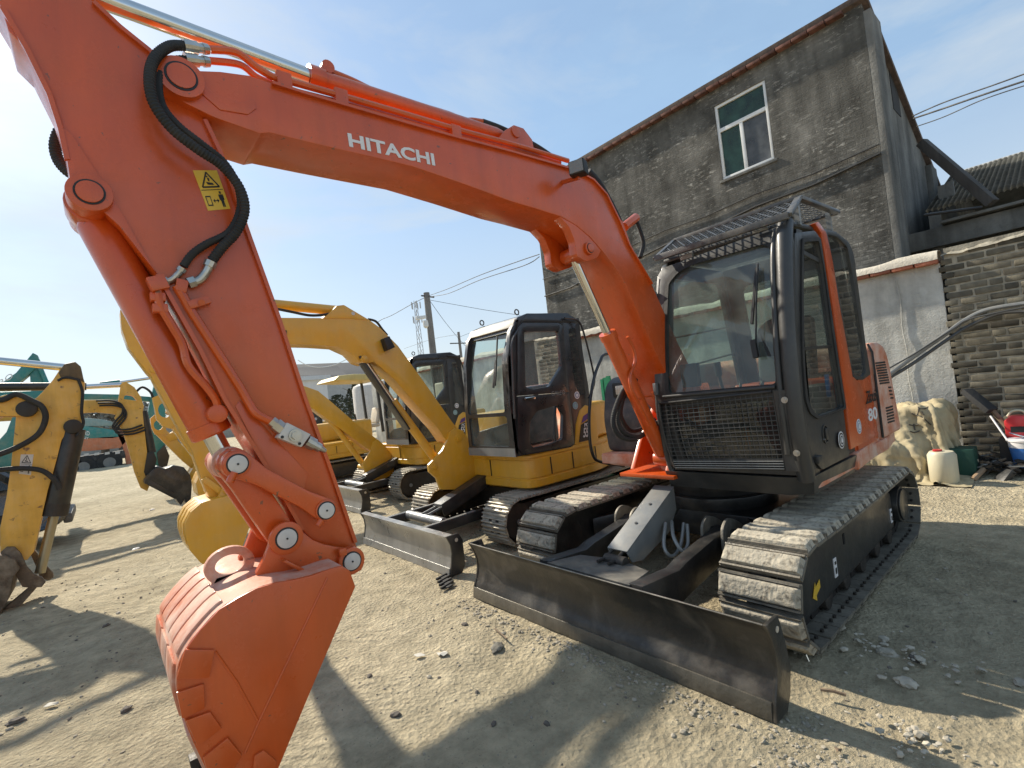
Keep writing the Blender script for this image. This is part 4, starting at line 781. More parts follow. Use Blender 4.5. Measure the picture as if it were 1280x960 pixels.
mb = MB(); m_r = lambda p: V((-.575+.235*max(0, (p.y-1.45))/1.05, p.x, p.y)); ro_ = rnd2([(.10, .92), (1.03, .92), (1.03, 2.5), (.10, 2.5)], .05); ri_ = rnd2([(.22, 1.5), (.93, 1.5), (.90, 2.33), (.25, 2.33)], .08)
ringplate(mb, ro_, ri_, m_r, (.03, 0, 0)); rwl = mb.build('rear_wall', CABM, E); mb = MB(); pane(mb, ri_, m_r, (.015, 0, 0)); mb.build('glass', GL, rwl)
mb = MB(); mb.box((.14, .58, .93), (1.4, .9, .03)); mb.build('cab_floor', BK, E)
mb = MB(); mb.prism([V((x, 1.048, z)) for x, z in ((-.12, .92), (-.12, 1.40), (-.56, 1.45), (-.57, .92))], (0, -.03, 0)); mb.build('cab_side', OR, E)
# inside
mb = MB(); mb.box((-.02, .58, 1.30), (.48, .46, .13)); s_ = mb.build('seat', SEAD, E, bevel=.04, seg=3)
mb = MB(); mb.prism([V((x, .37, z)) for x, z in ((-.18, 1.36), (-.30, 1.36), (-.40, 1.95), (-.30, 1.98), (-.2, 1.6))], (0, .42, 0)); mb.build('backrest', SEAD, s_, bevel=.03, seg=3)
mb = MB(); mb.box((-.02, .58, 1.1), (.36, .36, .26)); mb.build('seat_base', BK, s_)
for yy in (.28, .88):
    mb = MB(); mb.box((.08, yy, 1.28), (.5, .13, .3)); c_ = mb.build('console', SEAD, E, bevel=.02)
    mb = MB(); mb.tube([(.25, yy, 1.42), (.3, yy, 1.58)], .012, 8); mb.tube([(.3, yy, 1.57), (.31, yy, 1.68)], .026, 10); mb.build('lever', BLK, c_)
for yy in (.5, .66): mb = MB(); mb.tube([(.5, yy, .95), (.46, yy, 1.4), (.42, yy, 1.5)], .011, 8); mb.build('travel_lever', BLK, E)
mb = MB(); mb.box((.62, .22, 1.6), (.05, .14, .18)); mb.build('monitor', BLK, E, bevel=.01)
mb = MB(); mb.box((.15, .985, 1.42), (.03, .02, .16)); mb.build('blue_cloth', BLU, E)
# roof guard
P0, P1 = V((.70, .085, 2.535)), V((.70, 1.06, 2.535)); R0, R1 = V((-.28, .085, 2.70)), V((-.28, 1.06, 2.70))
F0, F1 = V((.43, .11, 2.70)), V((.43, 1.04, 2.70))
GDK = mat('dark grey guard paint', (.045, .046, .048), .4, coat=.2, var=.15, dust=.4)
rg_ = MB(); rg_.bar(P0, P1, .03, .045, (0, 0, 1)); rgo = rg_.build('roof_guard', GDK, E, bevel=.004)
for a, b, nm in ((P0, F0, 'guard_bar'), (P1, F1, 'guard_bar'), (F1, R1, 'guard_bar'), (F0, R0, 'guard_bar'), (R0, R1, 'guard_bar'), (F0, F1, 'guard_bar')):
    mb = MB(); mb.bar(a, b, .04, .026, (0, 0, 1)); mb.build(nm, GDK, rgo, bevel=.003)
for a in ((.43, 1.02, 2.52), (-.2, 1.02, 2.54), (.43, .12, 2.52), (-.2, .12, 2.54)): mb = MB(); mb.bar(V(a), V(a)+V((0, 0, .16)), .03, .03, (1, 0, 0)); mb.build('guard_post', GRY, rgo)
mb = MB()
def lat(A, B, C, nx, nyy):
    def P(s, t): return A+(B-A)*s+(C-A)*t
    for k in range(-nyy, nx):
        for sgn in (0, 1):
            s0 = k/nx; s1 = (k+nyy)/nx; t0, t1 = 0, 1
            a0 = max(0, -s0/(s1-s0)); a1 = min(1, (1-s0)/(s1-s0))
            if a1 <= a0: continue
            A_, B_ = (P(s0+(s1-s0)*a0, a0), P(s0+(s1-s0)*a1, a1))
            if sgn: A_, B_ = P(1-(s0+(s1-s0)*a0), a0), P(1-(s0+(s1-s0)*a1), a1)
            mb.bar(A_, B_, .007, .005, (B-A).cross(C-A))
lat(P0+V((0, .02, .01)), P1+V((0, -.02, .01)), F0+V((0, .02, 0)), 15, 4)
lat(F0+V((0, .02, 0)), F1+V((0, -.02, 0)), R0+V((0, .02, 0)), 15, 9)
mb.build('guard_lattice', mat('bright lattice steel', (.09, .093, .097), .4, .3, var=.15), rgo)
# ---------------------------------------------------------------- right side of the machine
mb = MB(); P = rnd2([(.19, .92), (.22, 1.25), (.14, 1.58), (.02, 1.66), (-.85, 1.70), (-.85, .92)], .07); mb.prism([V((p.x, -1.02, p.y)) for p in P], (0, .76, 0)); tk = mb.build('right_tank_cover', mat('dark grey cover', (.045, .047, .052), .5, var=.15, dust=.3), E, bevel=.03, seg=3)
c = atX(779, 487, .20); mb = MB(); mb.box(c, (.04, .24, .15)); mb.build('lamp_housing', BLK, tk, bevel=.02); mb = MB(); mb.box(c+V((.018, 0, 0)), (.02, .15, .09)); mb.build('lamp_lens', LAMP, tk, bevel=.01)
mb = MB(); mb.box((.13, -.62, .905), (.34, .80, .03)); mb.box((.30, -.62, .865), (.012, .80, .085)); mb.build('step_deck', ORD, E, bevel=.005)
for yy in (-.26, .06):
    mb = MB(); mb.prism([V((x, yy-.02, z)) for x, z in ((.84, .90), (.70, 1.10), (.30, 1.52), (.1, 1.52), (-.1, .90))], (0, .035, 0)); mb.build('boom_bracket', OR, E, bevel=.006)
mb = MB(); mb.box((.62, -.12, .855), (.5, .5, .03)); mb.build('bracket_base', OR, E, bevel=.006)
# ================================================================== boom, arm and bucket of the orange excavator
def pz3(x, z, y): return V((x, y, z))
def plate(px_, y, w, m, name, par, bev=.008, seg=2, ang=38):
    mb = MB(); mb.prism([atY(u, v, y) if not isinstance((u, v), V) else v for u, v in px_], (0, -w, 0)); return mb.build(name, m, par, bevel=bev, seg=seg, ang=ang)
YBm = .15
tip = [(204, 113), (201, 99), (205, 87), (216, 81), (237, 87.5)]
top = [(275, 89), (312, 94), (340, 104), (384, 118), (470, 143), (560, 169), (640, 190), (710, 210), (729, 218), (741.6, 225), (757.8, 243), (774, 276), (786, 306), (802.5, 334.7), (814.7, 355)]
low = [(782, 355), (768, 332.7), (753.7, 314.4), (737.5, 296), (721, 282), (701, 270.7), (666, 259.5), (640, 252), (580, 230), (516, 208), (400, 181), (337, 165.6), (325, 167), (269, 147), (236, 131)]
P = [atY(u, v, YBm) for u, v in tip+top]+[V((.62, YBm, 1.85)), V((.26, YBm, 1.34)), V((.28, YBm, 1.22)), V((.44, YBm, 1.18)), V((.70, YBm, 1.42)), V((.944, YBm, 1.80))]+[atY(u, v, YBm) for u, v in low]
mb = MB(); mb.prism(P, (0, -.30, 0)); boom = mb.build('boom', OR, E, bevel=.007, ang=24)
# flanges standing proud of the sides, as the welded plates do
mb = MB(); T_ = [atY(u, v, YBm+.006) for u, v in top[2:]]
for a, b in zip(T_, T_[1:]): mb.bar(a, b, .02, .012, (0, 0, 1))
mb.build('boom_flange', OR, boom)
plate([(240, 106), (275, 137), (310, 143), (321, 135), (318, 124), (300, 128), (270, 118), (248, 100)], YBm+.006, .01, OR, 'side_doubler', boom, .004)
def boss(u, v, y, r, L_, name, par, m=OR, white=True, pr=None):
    c = atY(u, v, y); mb = MB(); mb.cyl(c-V((0, L_, 0)), c, r, 30); o_ = mb.build(name, m, par, bevel=.004)
    pr = pr or r*.55
    mb = MB(); mb.cyl(c, c+V((0, .003, 0)), pr*1.16, 28); mb.build('pin_ring', BLK, par)
    mb = MB(); mb.cyl(c, c+V((0, .007, 0)), pr, 28); mb.build('pin', WHB if white else m, par, bevel=.002)
    if white: mb = MB(); mb.cyl(c+V((0, .006, 0)), c+V((0, .009, 0)), .004, 10); mb.build('grease_nipple', BLK, par)
    return c
boss(226.6, 95.3, YBm+.03, .075, .36, 'boom_tip_boss', boom, OR, False, .045)
for y in (.145, -.085):
    mb = MB(); mb.prism([atY(u, v, .145)+V((0, y-.145, 0)) for u, v in rnd2([(696, 266), (712, 284), (719, 302), (721, 320), (733, 327), (747, 322), (753, 309), (752, 298), (775, 330), (765, 300), (735, 275)], 4)], (0, -.06, 0)); mb.build('cylinder_lug', OR, boom, bevel=.006)
lugc = boss(738, 310, .165, .042, .02, 'lug_boss', boom, OR, False, .028)
mb = MB(); mb.cyl((lugc.x, -.15, lugc.z), (lugc.x, .14, lugc.z), .034, 20); mb.build('lug_pin', OR, boom)
# lettering
a = atY(436.6, 183.4, YBm+.0015); b = atY(544, 207.5, YBm+.0015); c = atY(434, 166, YBm+.0015)
text('lettering', 'HITACHI', a, b-a, c-a, WHT, boom, bold=.03)
# boom cylinder
rt = V((lugc.x, 0, lugc.z)); ft = V((.77, 0, .98)); d = (ft-rt).normalized(); bt = atY(766, 408, 0); bt = rt+d*(bt-rt).length
mb = MB(); mb.cyl(rt, bt+d*.05, .030, 24); mb.build('boom_cylinder_rod', CHR, E)
mb = MB(); mb.tube([bt, bt+d*.05, bt+d*.052, ft-d*.06, ft-d*.05], [.062, .062, .055, .055, .04], 28); bc = mb.build('boom_cylinder', OR, E, ang=50)
mb = MB(); mb.cyl(ft-V((0, .07, 0)), ft+V((0, .07, 0)), .055, 24); mb.build('cylinder_eye', OR, bc, bevel=.006)
mb = MB(); mb.cyl(rt-V((0, .07, 0)), rt+V((0, .07, 0)), .05, 24); mb.build('rod_eye', OR, bc, bevel=.006)
mb = MB(); q = [atY(u, v, .07) for u, v in ((784, 421), (792, 437), (794, 452), (788, 468), (789, 485), (800, 508), (812, 532))]; mb.tube(spline(q, 6), .012, 8); mb.build('cylinder_pipe', OR, bc)
mb = MB(); q = [atY(u, v, .05) for u, v in ((798, 500), (806, 496), (816, 495))]; mb.tube(q, .006, 6); mb.cyl(atY(815, 490, .05), atY(817, 499, .05), .012, 8); mb.build('grease_pipe', OR, bc)
mb = MB()
for off in (0, 6): hose(mb, [atY(u+off, v-off*.6, -.1) for u, v in ((789, 478), (778, 490), (768, 515), (767, 532), (775, 545), (792, 549), (808, 540), (820, 528))], .020, .012, 8)
mb.build('hose_pair', RUB, E)
mb = MB(); mb.tube(spline([atY(u, v, -.25) for u, v in ((778, 500), (776, 520), (788, 538), (806, 534), (818, 524))], 8), .018, 8); mb.build('hose', RUB, E)
# arm cylinder above the boom
a0 = atY(-40, -62, 0); a1 = atY(385, 95, 0); a2 = atY(634, 173, 0)
mb = MB(); mb.cyl(a0, a1, .034, 24); mb.build('arm_cylinder_rod', CHR, E)
d = (a2-a1).normalized(); mb = MB(); mb.tube([a1-d*.0, a1+d*.07, a1+d*.072, a2-d*.1, a2-d*.02], [.052, .052, .042, .042, .03], 28); ac = mb.build('arm_cylinder', OR, E, ang=50)
mb = MB(); mb.cyl(a2-V((0, .09, .0)), a2+V((0, .09, 0)), .035, 20); mb.build('cylinder_eye', OR, ac, bevel=.005)
mb = MB(); k = a1+d*.09+V((0, 0, .06)); mb.cyl(k-V((0, .03, 0)), k+V((0, .03, 0)), .03, 16); mb.tube(spline([k, k+d*.12+V((0, 0, -.01)), atY(480, 118, .0), atY(560, 142, 0), atY(577, 150, 0), atY(590, 150, 0), atY(604, 152, 0)], 6), .014, 8); mb.build('cylinder_pipe', OR, ac)
for sy in (-.1, .05): mb = MB(); mb.prism([V((p.x, sy, p.z)) for p in [atY(u, v, 0) for u, v in ((612, 182), (622, 170), (632, 164), (644, 168), (655, 182), (657, 194), (610, 186))]], (0, .03, 0)); mb.build('cylinder_bracket', OR, boom, bevel=.004)
mb = MB(); mb.tube(spline([atY(u, v, 0) for u, v in ((603, 152), (625, 160), (650, 172), (672, 184), (690, 196))], 8), .017, 8); mb.build('hose', RUB, E)
# pipes along the boom
def pipe(pts, y, r, m, name, par, n=6, seg=8):
    mb = MB(); mb.tube(spline([atY(p[0], p[1], p[2] if len(p) > 2 else y) for p in pts], n), r, seg); return mb.build(name, m, par)
pipe([(262, 62), (296, 66), (322, 85), (345, 98), (360, 101), (485, 136.5), (579, 164), (640, 180), (710, 201)], .13, .015, OR, 'hydraulic_pipe', boom)
pipe([(262, 76), (300, 81), (320, 96), (338, 104), (360, 112), (450, 135), (560, 165.5), (640, 186), (700, 204)], .10, .014, OR, 'hydraulic_pipe', boom)
pipe([(345, 92), (440, 120), (540, 150), (620, 172)], -.05, .014, OR, 'hydraulic_pipe', boom)
for u, v in ((354, 104), (568, 167), (425, 124)):
    c = atY(u, v, .12); mb = MB(); mb.box(c, (.06, .05, .075)); mb.build('pipe_clamp', OR, boom, bevel=.004)
for u0, v0, u1, v1 in ((229, 57, 246, 60), (231, 74, 247, 76)):
    a = atY(u0, v0, .14); b = atY(u1, v1, .135); c = atY(u1+14, v1+1.5, .13); mb = MB(); mb.tube([a, b, b, b.lerp(c, .5), b.lerp(c, .5), c], [.023, .023, .017, .017, .021, .018], 12); mb.build('hose_fitting', ZNC, boom, ang=20)
mb = MB(); hose(mb, [atY(*p) for p in ((229, 57, .14), (212, 58, .17), (194, 72, .20), (187, 96, .22), (192, 128, .23), (214, 160, .23), (246, 186, .23), (277, 207, .22), (299, 234, .22), (306, 262, .21), (296, 289, .19), (278, 309, .17), (265, 326, .15))], .0185); mb.build('corrugated_hose', RUB, E)
mb = MB(); hose(mb, [atY(*p) for p in ((231, 74, .14), (216, 76, .15), (202, 88, .165), (198, 108, .18), (204, 134, .19), (224, 158, .195), (252, 180, .19), (280, 203, .18), (297, 232, .175), (300, 262, .17), (286, 290, .16), (258, 305, .15), (240, 318, .145), (229, 333, .14))], .0145); mb.build('corrugated_hose', RUB, E)
mb = MB(); hose(mb, [atY(*p) for p in ((92, 150, -.16), (76, 162, -.19), (69, 180, -.2), (72, 198, -.2), (82, 212, -.18), (96, 222, -.16))], .02); mb.build('corrugated_hose', RUB, E)
mb = MB(); hose(mb, [atY(*p) for p in ((735, 214, .0), (750, 232, .0), (764, 257, .0), (775, 280, .0))], .028); mb.build('corrugated_hose', RUB, E)
mb = MB(); hose(mb, [atY(*p) for p in ((795, 276, .0), (800, 288, .0), (804, 305, .0), (800, 322, .0))], .018); mb.build('corrugated_hose', RUB, E)
mb = MB(); mb.tube([atY(780, 284, 0), atY(795, 272, 0)], .035, 12); mb.tube([atY(776, 276, .03), atY(790, 316, .03)], .012, 6); mb.build('pipe_joint', OR, boom, bevel=.003)
# work lamp on the boom
c = atY(723, 211, .30); mb = MB(); R_ = Matrix.Rotation(math.radians(22), 3, 'Z'); mb.box(c, (.08, .10, .085), R_); wl = mb.build('work_lamp', BLK, boom, bevel=.008)
mb = MB(); mb.box(c+R_ @ V((.042, 0, 0)), (.008, .085, .07), R_); mb.build('lamp_lens', mat('dull lamp glass', (.2, .19, .17), .25, coat=.6, bump=.5, bscale=80), wl)
mb = MB(); mb.bar(atY(703, 228, YBm), atY(724, 222, .29), .02, .02); mb.build('lamp_bracket', OR, boom)
# ---- arm
YA = .115
arm_px = [(-60, -95), (60, -80), (117, 3), (150, 34), (187.5, 64), (225, 108), (256, 150), (275, 190), (312.5, 298), (350, 402), (382, 500), (414, 590), (446, 683), (453, 698), (449, 711), (438, 715), (427, 709), (379, 664), (350, 615), (332, 582), (281, 500), (250.6, 437.5), (197.5, 344), (150, 282), (128, 262), (112, 266), (98, 261), (91, 248), (84, 200), (76.6, 162.5), (62.5, 119), (34, 62), (20, 48), (10, 38), (1, 8), (-40, -60)]
mb = MB(); mb.prism([atY(u, v, YA) for u, v in arm_px], (0, -.23, 0)); arm = mb.build('arm', OR, E, bevel=.006, ang=24)
plate([(77, 158), (90, 168), (128, 226), (158, 276), (190, 333), (197, 343), (150, 283), (128, 263), (112, 266), (98, 261), (91, 248), (84, 200)], YA+.009, .012, OR, 'side_doubler', arm, .004)
plate([(294, 508), (300, 500), (385, 592), (372, 650), (360, 628), (332, 582)], YA+.005, .008, OR, 'side_doubler', arm, .003)
for L_ in ([(256, 150), (275, 190), (312.5, 298), (350, 402), (382, 500), (414, 590), (444, 678)], [(197, 343), (250, 437), (281, 500), (332, 582), (378, 662)], [(3, 10), (34, 62), (62, 119), (76, 162), (84, 200)], [(117, 3), (150, 34), (187.5, 64), (205, 84)]):
    mb = MB(); T_ = [atY(u, v, YA+.005) for u, v in L_]
    for a, b in zip(T_, T_[1:]): mb.bar(a, b, .014, .016, (0, 1, 0))
    mb.build('arm_flange', OR, arm)
boss(112, 240, YA+.035, .062, .30, 'cylinder_boss', arm, OR, False, .036)
# decal
def quadmap(P4, y):
    A, B, C, D = [atY(u, v, y) for u, v in P4]
    return lambda s, t: (A*(1-s)+B*s)*(1-t)+(D*(1-s)+C*s)*t
qm = quadmap([(241, 213), (271, 213), (288, 261), (260, 263.5)], YA+.001)
def flat(poly, m, name, par, lift, qm_=None):
    q_ = qm_ or qm; mb = MB(); mb.prism([q_(s, t)+V((0, lift, 0)) for s, t in poly], (0, .0008, 0)); return mb.build(name, m, par)
def warn(q_, par, m0):
    flat([(0, 0), (1, 0), (1, 1), (0, 1)], m0, 'warning_label', par, 0, q_)
    mb = MB()
    def fl(poly, l=.0012): mb.prism([q_(s, t)+V((0, l, 0)) for s, t in poly], (0, .0006, 0))
    fl([(.04, .485), (.96, .485), (.96, .50), (.04, .50)])
    for a, b, c in (((.5, .05), (.14, .42), (.86, .42)),):
        for k in ((a, b), (b, c), (c, a)):
            (x0, y0), (x1, y1) = k; dx, dy = x1-x0, y1-y0; l = math.hypot(dx, dy); nx_, ny_ = -dy/l*.028, dx/l*.02; fl([(x0-nx_, y0-ny_), (x1-nx_, y1-ny_), (x1+nx_, y1+ny_), (x0+nx_, y0+ny_)])
    fl([(.46, .18), (.54, .2), (.52, .28), (.46, .27)]); fl([(.36, .29), (.62, .32), (.66, .37), (.4, .36)]); fl([(.44, .14), (.5, .14), (.5, .17), (.44, .17)])
    for a in ([(.1, .64), (.32, .64), (.32, .67), (.1, .67)], [(.1, .86), (.32, .86), (.32, .89), (.1, .89)], [(.1, .64), (.13, .64), (.13, .89), (.1, .89)], [(.29, .64), (.32, .64), (.32, .89), (.29, .89)], [(.42, .76), (.6, .76), (.6, .78), (.42, .78)], [(.38, .77), (.45, .72), (.45, .82)], [(.64, .77), (.57, .72), (.57, .82)],
              [(.74, .54), (.82, .54), (.82, .60), (.74, .60)], [(.68, .62), (.88, .62), (.88, .76), (.84, .76), (.84, .94), (.79, .94), (.78, .8), (.77, .94), (.72, .94), (.72, .76), (.68, .76)]): fl(a)
    mb.build('label_print', BLK, par)
warn(qm, arm, DEC)
# bucket cylinder
pt = atY(112, 240, YA+.035); pl_ = atY(297, 580, .19); T0 = V((pt.x, 0, pt.z)); T1 = V((pl_.x, 0, pl_.z)); d = (T1-T0).normalized(); LL = (T1-T0).length
e = atY(270, 543, .05); bl_ = (V((e.x, 0, e.z))-T0).dot(d)
sh = V((0, .0, 0))
mb = MB(); mb.tube([T0+d*.03, T0+d*.06, T0+d*(bl_-.05), T0+d*(bl_-.049), T0+d*(bl_-.006), T0+d*bl_], [.05, .066, .066, .072, .072, .066], 36); bcy = mb.build('bucket_cylinder', OR, E, ang=30)
mb = MB(); mb.cyl(T0+d*bl_, T0+d*(LL-.03), .036, 24); mb.build('bucket_cylinder_rod', CHR, E)
mb = MB(); mb.cyl(T0-V((0, .06, 0)), T0+V((0, .06, 0)), .07, 26); mb.build('cylinder_eye', OR, bcy, bevel=.006)
mb = MB(); mb.cyl(T1-V((0, .055, 0)), T1+V((0, .055, 0)), .062, 26); mb.build('rod_eye', ORD, bcy, bevel=.006)
pipe([(197, 357, .125), (200, 380, .12), (214, 405, .11), (228, 430, .10), (236, 457, .10), (258, 483, .10), (270, 500, .10), (273, 514, .095)], 0, .014, OR, 'cylinder_pipe', bcy)
c = atY(272, 517, .1); mb = MB(); mb.cyl(c-V((0, .07, 0)), c+V((0, .012, 0)), .034, 20); mb.build('pipe_port', OR, bcy, bevel=.006)
c = atY(197, 355, .125); mb = MB(); mb.box(c, (.055, .05, .05), Matrix.Rotation(.3, 3, 'Y')); mb.build('pipe_block', OR, arm, bevel=.004)
for cc_ in ((200, 386), (197, 372)): c = atY(*cc_, .11); mb = MB(); mb.box(c, (.045, .04, .03)); mb.build('pipe_clamp', OR, bcy, bevel=.003)
# second pipe with clamp, ending in the pale valve block
pipe([(221, 357, .14), (230, 372, .138), (240, 390, .135), (272, 440, .135), (300, 484, .135), (312, 505, .14), (322, 518, .15), (342, 528, .155)], 0, .016, OR, 'hydraulic_pipe', arm)
c = atY(247, 378, .135); mb = MB(); mb.bar(atY(235, 383, .135), atY(261, 375, .135), .03, .045, (0, 1, 0)); cl = mb.build('pipe_clamp', OR, arm, bevel=.003); mb = MB(); mb.cyl(atY(252, 378, .15), atY(252, 378, .165), .012, 6); mb.build('clamp_bolt', OR, cl)
def elbow(pts, r):
    mb = MB(); mb.tube(spline([atY(*p) for p in pts], 6), r, 12); a, b = atY(*pts[0]), atY(*pts[1]); mb.cyl(a, a.lerp(b, .5), r*1.35, 10); a, b = atY(*pts[-1]), atY(*pts[-2]); mb.cyl(a, a.lerp(b, .6), r*1.3, 6); mb.build('hose_elbow', ZNC, arm, ang=30)
elbow([(264, 327, .15), (258, 340, .145), (249, 350, .14), (235, 354, .14)], .016)
elbow([(228, 335, .14), (222, 343, .135), (214, 350, .13), (204, 352, .125)], .012)
for P_, y in (([(221, 347), (237, 351), (233, 366), (219, 362)], .155),): plate(P_, y, .035, OR, 'pipe_block', arm, .004)
q_ = [atY(u, v, .185) for u, v in ((359, 528), (388.6, 543), (377, 559), (347.6, 547))]
mb = MB(); mb.prism(q_, (0, -.055, 0)); vb = mb.build('valve_block', WHB, arm, bevel=.003)
cv = sum(q_, V())/4; mb = MB(); mb.cyl(cv, cv+V((0, .02, 0)), .017, 6); mb.cyl(cv, cv+V((0, .012, 0)), .024, 20); mb.build('valve_bolt', ZNC, vb)
for i in (0, 2): p = q_[i].lerp(cv, .3) if i else q_[3].lerp(cv, .25); mb = MB(); mb.cyl(p, p+V((0, .002, 0)), .006, 10); mb.build('valve_hole', BLK, vb)
mb = MB(); a = atY(339, 526, .155); b = atY(353, 537, .16); mb.tube([a, a.lerp(b, .35), a.lerp(b, .36), b], [.02, .02, .026, .026], 6); mb.build('valve_fitting', ZNC, vb, ang=20)
mb = MB(); a = atY(383, 551, .16); b = atY(407, 564, .16); D_ = b-a; mb.tube([a, a+D_*.4, a+D_*.41, a+D_*.7, a+D_*.71, b], [.027, .025, .019, .018, .013, .008], 12); mb.build('valve_fitting', ZNC, vb, ang=20)
# links
def link2(A, B, y, w, ra, rb, wa, name, m, par):
    """flat link with round ends in the plane y"""
    A = V((A.x, A.z)); B = V((B.x, B.z)); d = (B-A).normalized(); n = V((-d.y, d.x)); pts = []
    for k in range(9): a = PI/2+PI*k/8; pts.append(A+(d*math.cos(a)+n*math.sin(a))*ra)
    pts += [A.lerp(B, .25)-n*wa, A.lerp(B, .75)-n*wa]
    for k in range(9): a = -PI/2+PI*k/8; pts.append(B+(d*math.cos(a)+n*math.sin(a))*rb)
    pts += [A.lerp(B, .75)+n*wa, A.lerp(B, .25)+n*wa]
    mb = MB(); mb.prism([V((p.x, y, p.y)) for p in pts], (0, -w, 0)); return mb.build(name, m, par, bevel=.008, seg=2)
PL = atY(297, 580, .19); PS = atY(408, 638, .19); PB = atY(358.5, 673, .175); PT = atY(440, 701.5, .165)
for s in (1, -1):
    y0 = .185 if s > 0 else -.13; l = link2(PL, PS, y0, .055, .052, .047, .034, 'guide_link', OR, E)
boss(297, 580, .192, .046, .05, 'link_boss', l, OR, True, .032)
boss(408, 638, .192, .042, .05, 'link_boss', l, OR, True, .031)
mb = MB(); mb.cyl((PS.x, -.19, PS.z), (PS.x, .19, PS.z), .03, 18); mb.build('link_pin', OR, arm)
mb = MB(); mb.cyl((PL.x, -.19, PL.z), (PL.x, .15, PL.z), .032, 18); mb.build('link_pin', OR, E)
for s in (1, -1):
    y0 = .125 if s > 0 else -.075; bk = link2(PL, PB, y0, .05, .058, .052, .052, 'bucket_link', OR, E)
mb = MB(); d = PB-PL; m_ = PL.lerp(PB, .5); mb.bar(V((PL.lerp(PB, .3).x, 0, PL.lerp(PB, .3).z)), V((PL.lerp(PB, .75).x, 0, PL.lerp(PB, .75).z)), .16, .02, (0, 1, 0)); 
mb = MB(); mb.prism([V((p.x, .08, p.z)) for p in (PL.lerp(PB, .28), PL.lerp(PB, .3)+V((.02, 0, 0)), PL.lerp(PB, .8)+V((.02, 0, 0)), PL.lerp(PB, .8))], (0, -.16, 0)); mb.build('link_web', OR, bk)
for (p, q, nm) in ((atY(287, 603, .19), atY(293, 590, .19), 'grease_boss'), (atY(397, 657, .19), atY(402, 650, .19), 'grease_boss')):
    mb = MB(); mb.cyl(p, q, .014, 10); mb.build(nm, OR, l)
# ---- bucket
BKY = .31
BK_ = thing  # readability only
curve = [(427, 707), (412, 711), (390, 719), (367, 724.5), (345, 728), (320.6, 735), (297, 747), (273.8, 761.6), (250, 787), (231.6, 811.6), (223, 830), (220.6, 847.5), (221, 868), (227, 891), (240, 925), (255, 957), (272, 1000), (285, 1045), (291, 1075)]
front_ = [(300, 1068), (349, 957), (397, 842), (444, 733), (437, 713)]
CV = spline([atY(u, v, BKY) for u, v in curve], 3); CV2 = [V((p.x, p.z)) for p in CV]
bkt = None
mb = MB(); cen = V((3.72, .7)); inner = [p+(cen-p).normalized()*.014 for p in CV2]
mb.prism([V((p.x, BKY-.004, p.y)) for p in CV2+inner[::-1]], (0, -(2*BKY-.008), 0)); bkt = mb.build('bucket', ORD, E, ang=24)
for y in (BKY+.004, -BKY+.012):
    mb = MB(); mb.prism([V((p.x, y, p.z)) for p in [atY(u, v, BKY) for u, v in curve+front_]], (0, -.016, 0)); mb.build('bucket_side', OR, bkt, bevel=.004, ang=24)
for P_ in ([(231.6, 812), (269, 812.5), (262, 847.5), (250, 849), (220.5, 849)], [(220.8, 866), (255, 855), (256.6, 886), (227.5, 899)], [(232, 901), (262.8, 890), (277.5, 911), (247, 934)], [(254, 947.5), (284.7, 922.5), (303, 945), (290, 965), (262, 975)]):
    plate(P_, BKY+.016, .014, OR, 'wear_pad', bkt, .004)
for L_ in ([(269, 814), (296, 852), (322, 900)], [(409, 722), (367.5, 810), (324, 901), (306, 941)], ):
    mb = MB(); mb.tube([atY(u, v, BKY+.004) for u, v in L_], .0042, 6); mb.build('weld_bead', OR, bkt)
plate([(318, 945), (330, 938), (346, 952), (340, 985), (312, 1000)], BKY+.014, .012, OR, 'side_cutter', bkt, .004)
# wear strips over the back of the shell
def strip_on(i0, i1, y0, y1, m=ORD, h=.009):
    mb = MB(); seg_ = CV2[i0:i1+1]; out = [p-(cen-p).normalized()*h for p in seg_]; mb.prism([V((p.x, y0, p.y)) for p in out+[p-(cen-p).normalized()*-.002 for p in seg_][::-1]], (0, y1-y0, 0)); mb.build('wear_strip', m, bkt, bevel=.003, ang=24)
for k in range(5): strip_on(20, 29, .27-k*.118, .27-k*.118-.10)
for k in range(3): strip_on(31, 40, .27-k*.2, .27-k*.2-.18)
for k in range(3): strip_on(42, 52, .27-k*.2, .27-k*.2-.18)
# teeth
tp = CV[-1]
for k in range(4):
    y = .25-k*.167; mb = MB(); mb.prism([V((tp.x+a, y, tp.z+b)) for a, b in ((-.035, .06), (.045, .06), (.03, -.10), (.018, -.14), (.0, -.10))], (0, -.06, 0)); mb.build('bucket_tooth', STD, bkt, bevel=.006)
# ears
ear = [(320.6, 716), (330, 699), (337, 680), (344, 662), (356, 656), (370, 659), (381, 667), (391, 675), (403, 680), (414, 682.5), (428, 685), (441, 686), (452, 692), (456, 703), (452, 713), (441, 718), (428, 716), (412, 713), (390, 723), (367, 729), (345, 733), (322, 738)]
for y in (.165, -.135):
    mb = MB(); mb.prism([atY(u, v, .165)+V((0, y-.165, 0)) for u, v in ear], (0, -.03, 0)); er = mb.build('bucket_ear', OR, bkt, bevel=.005)
boss(358.5, 673, .18, .062, .02, 'ear_boss', bkt, OR, True, .036)
boss(440, 701.5, .185, .055, .04, 'ear_boss', bkt, OR, True, .034)
mb = MB(); mb.cyl((PB.x, -.17, PB.z), (PB.x, .165, PB.z), .034, 18); mb.cyl((PT.x, -.17, PT.z), (PT.x, .165, PT.z), .034, 18); mb.build('bucket_pin', OR, bkt)
plate([(353, 702), (358, 700), (384, 713), (379, 717)], .21, .03, OR, 'stop_block', bkt, .004)
mb = MB(); c = atY(428, 690, .19); mb.box(c+V((0, 0, 0)), (.03, .02, .03)); mb.build('pin_bolt', OR, bkt, bevel=.004)
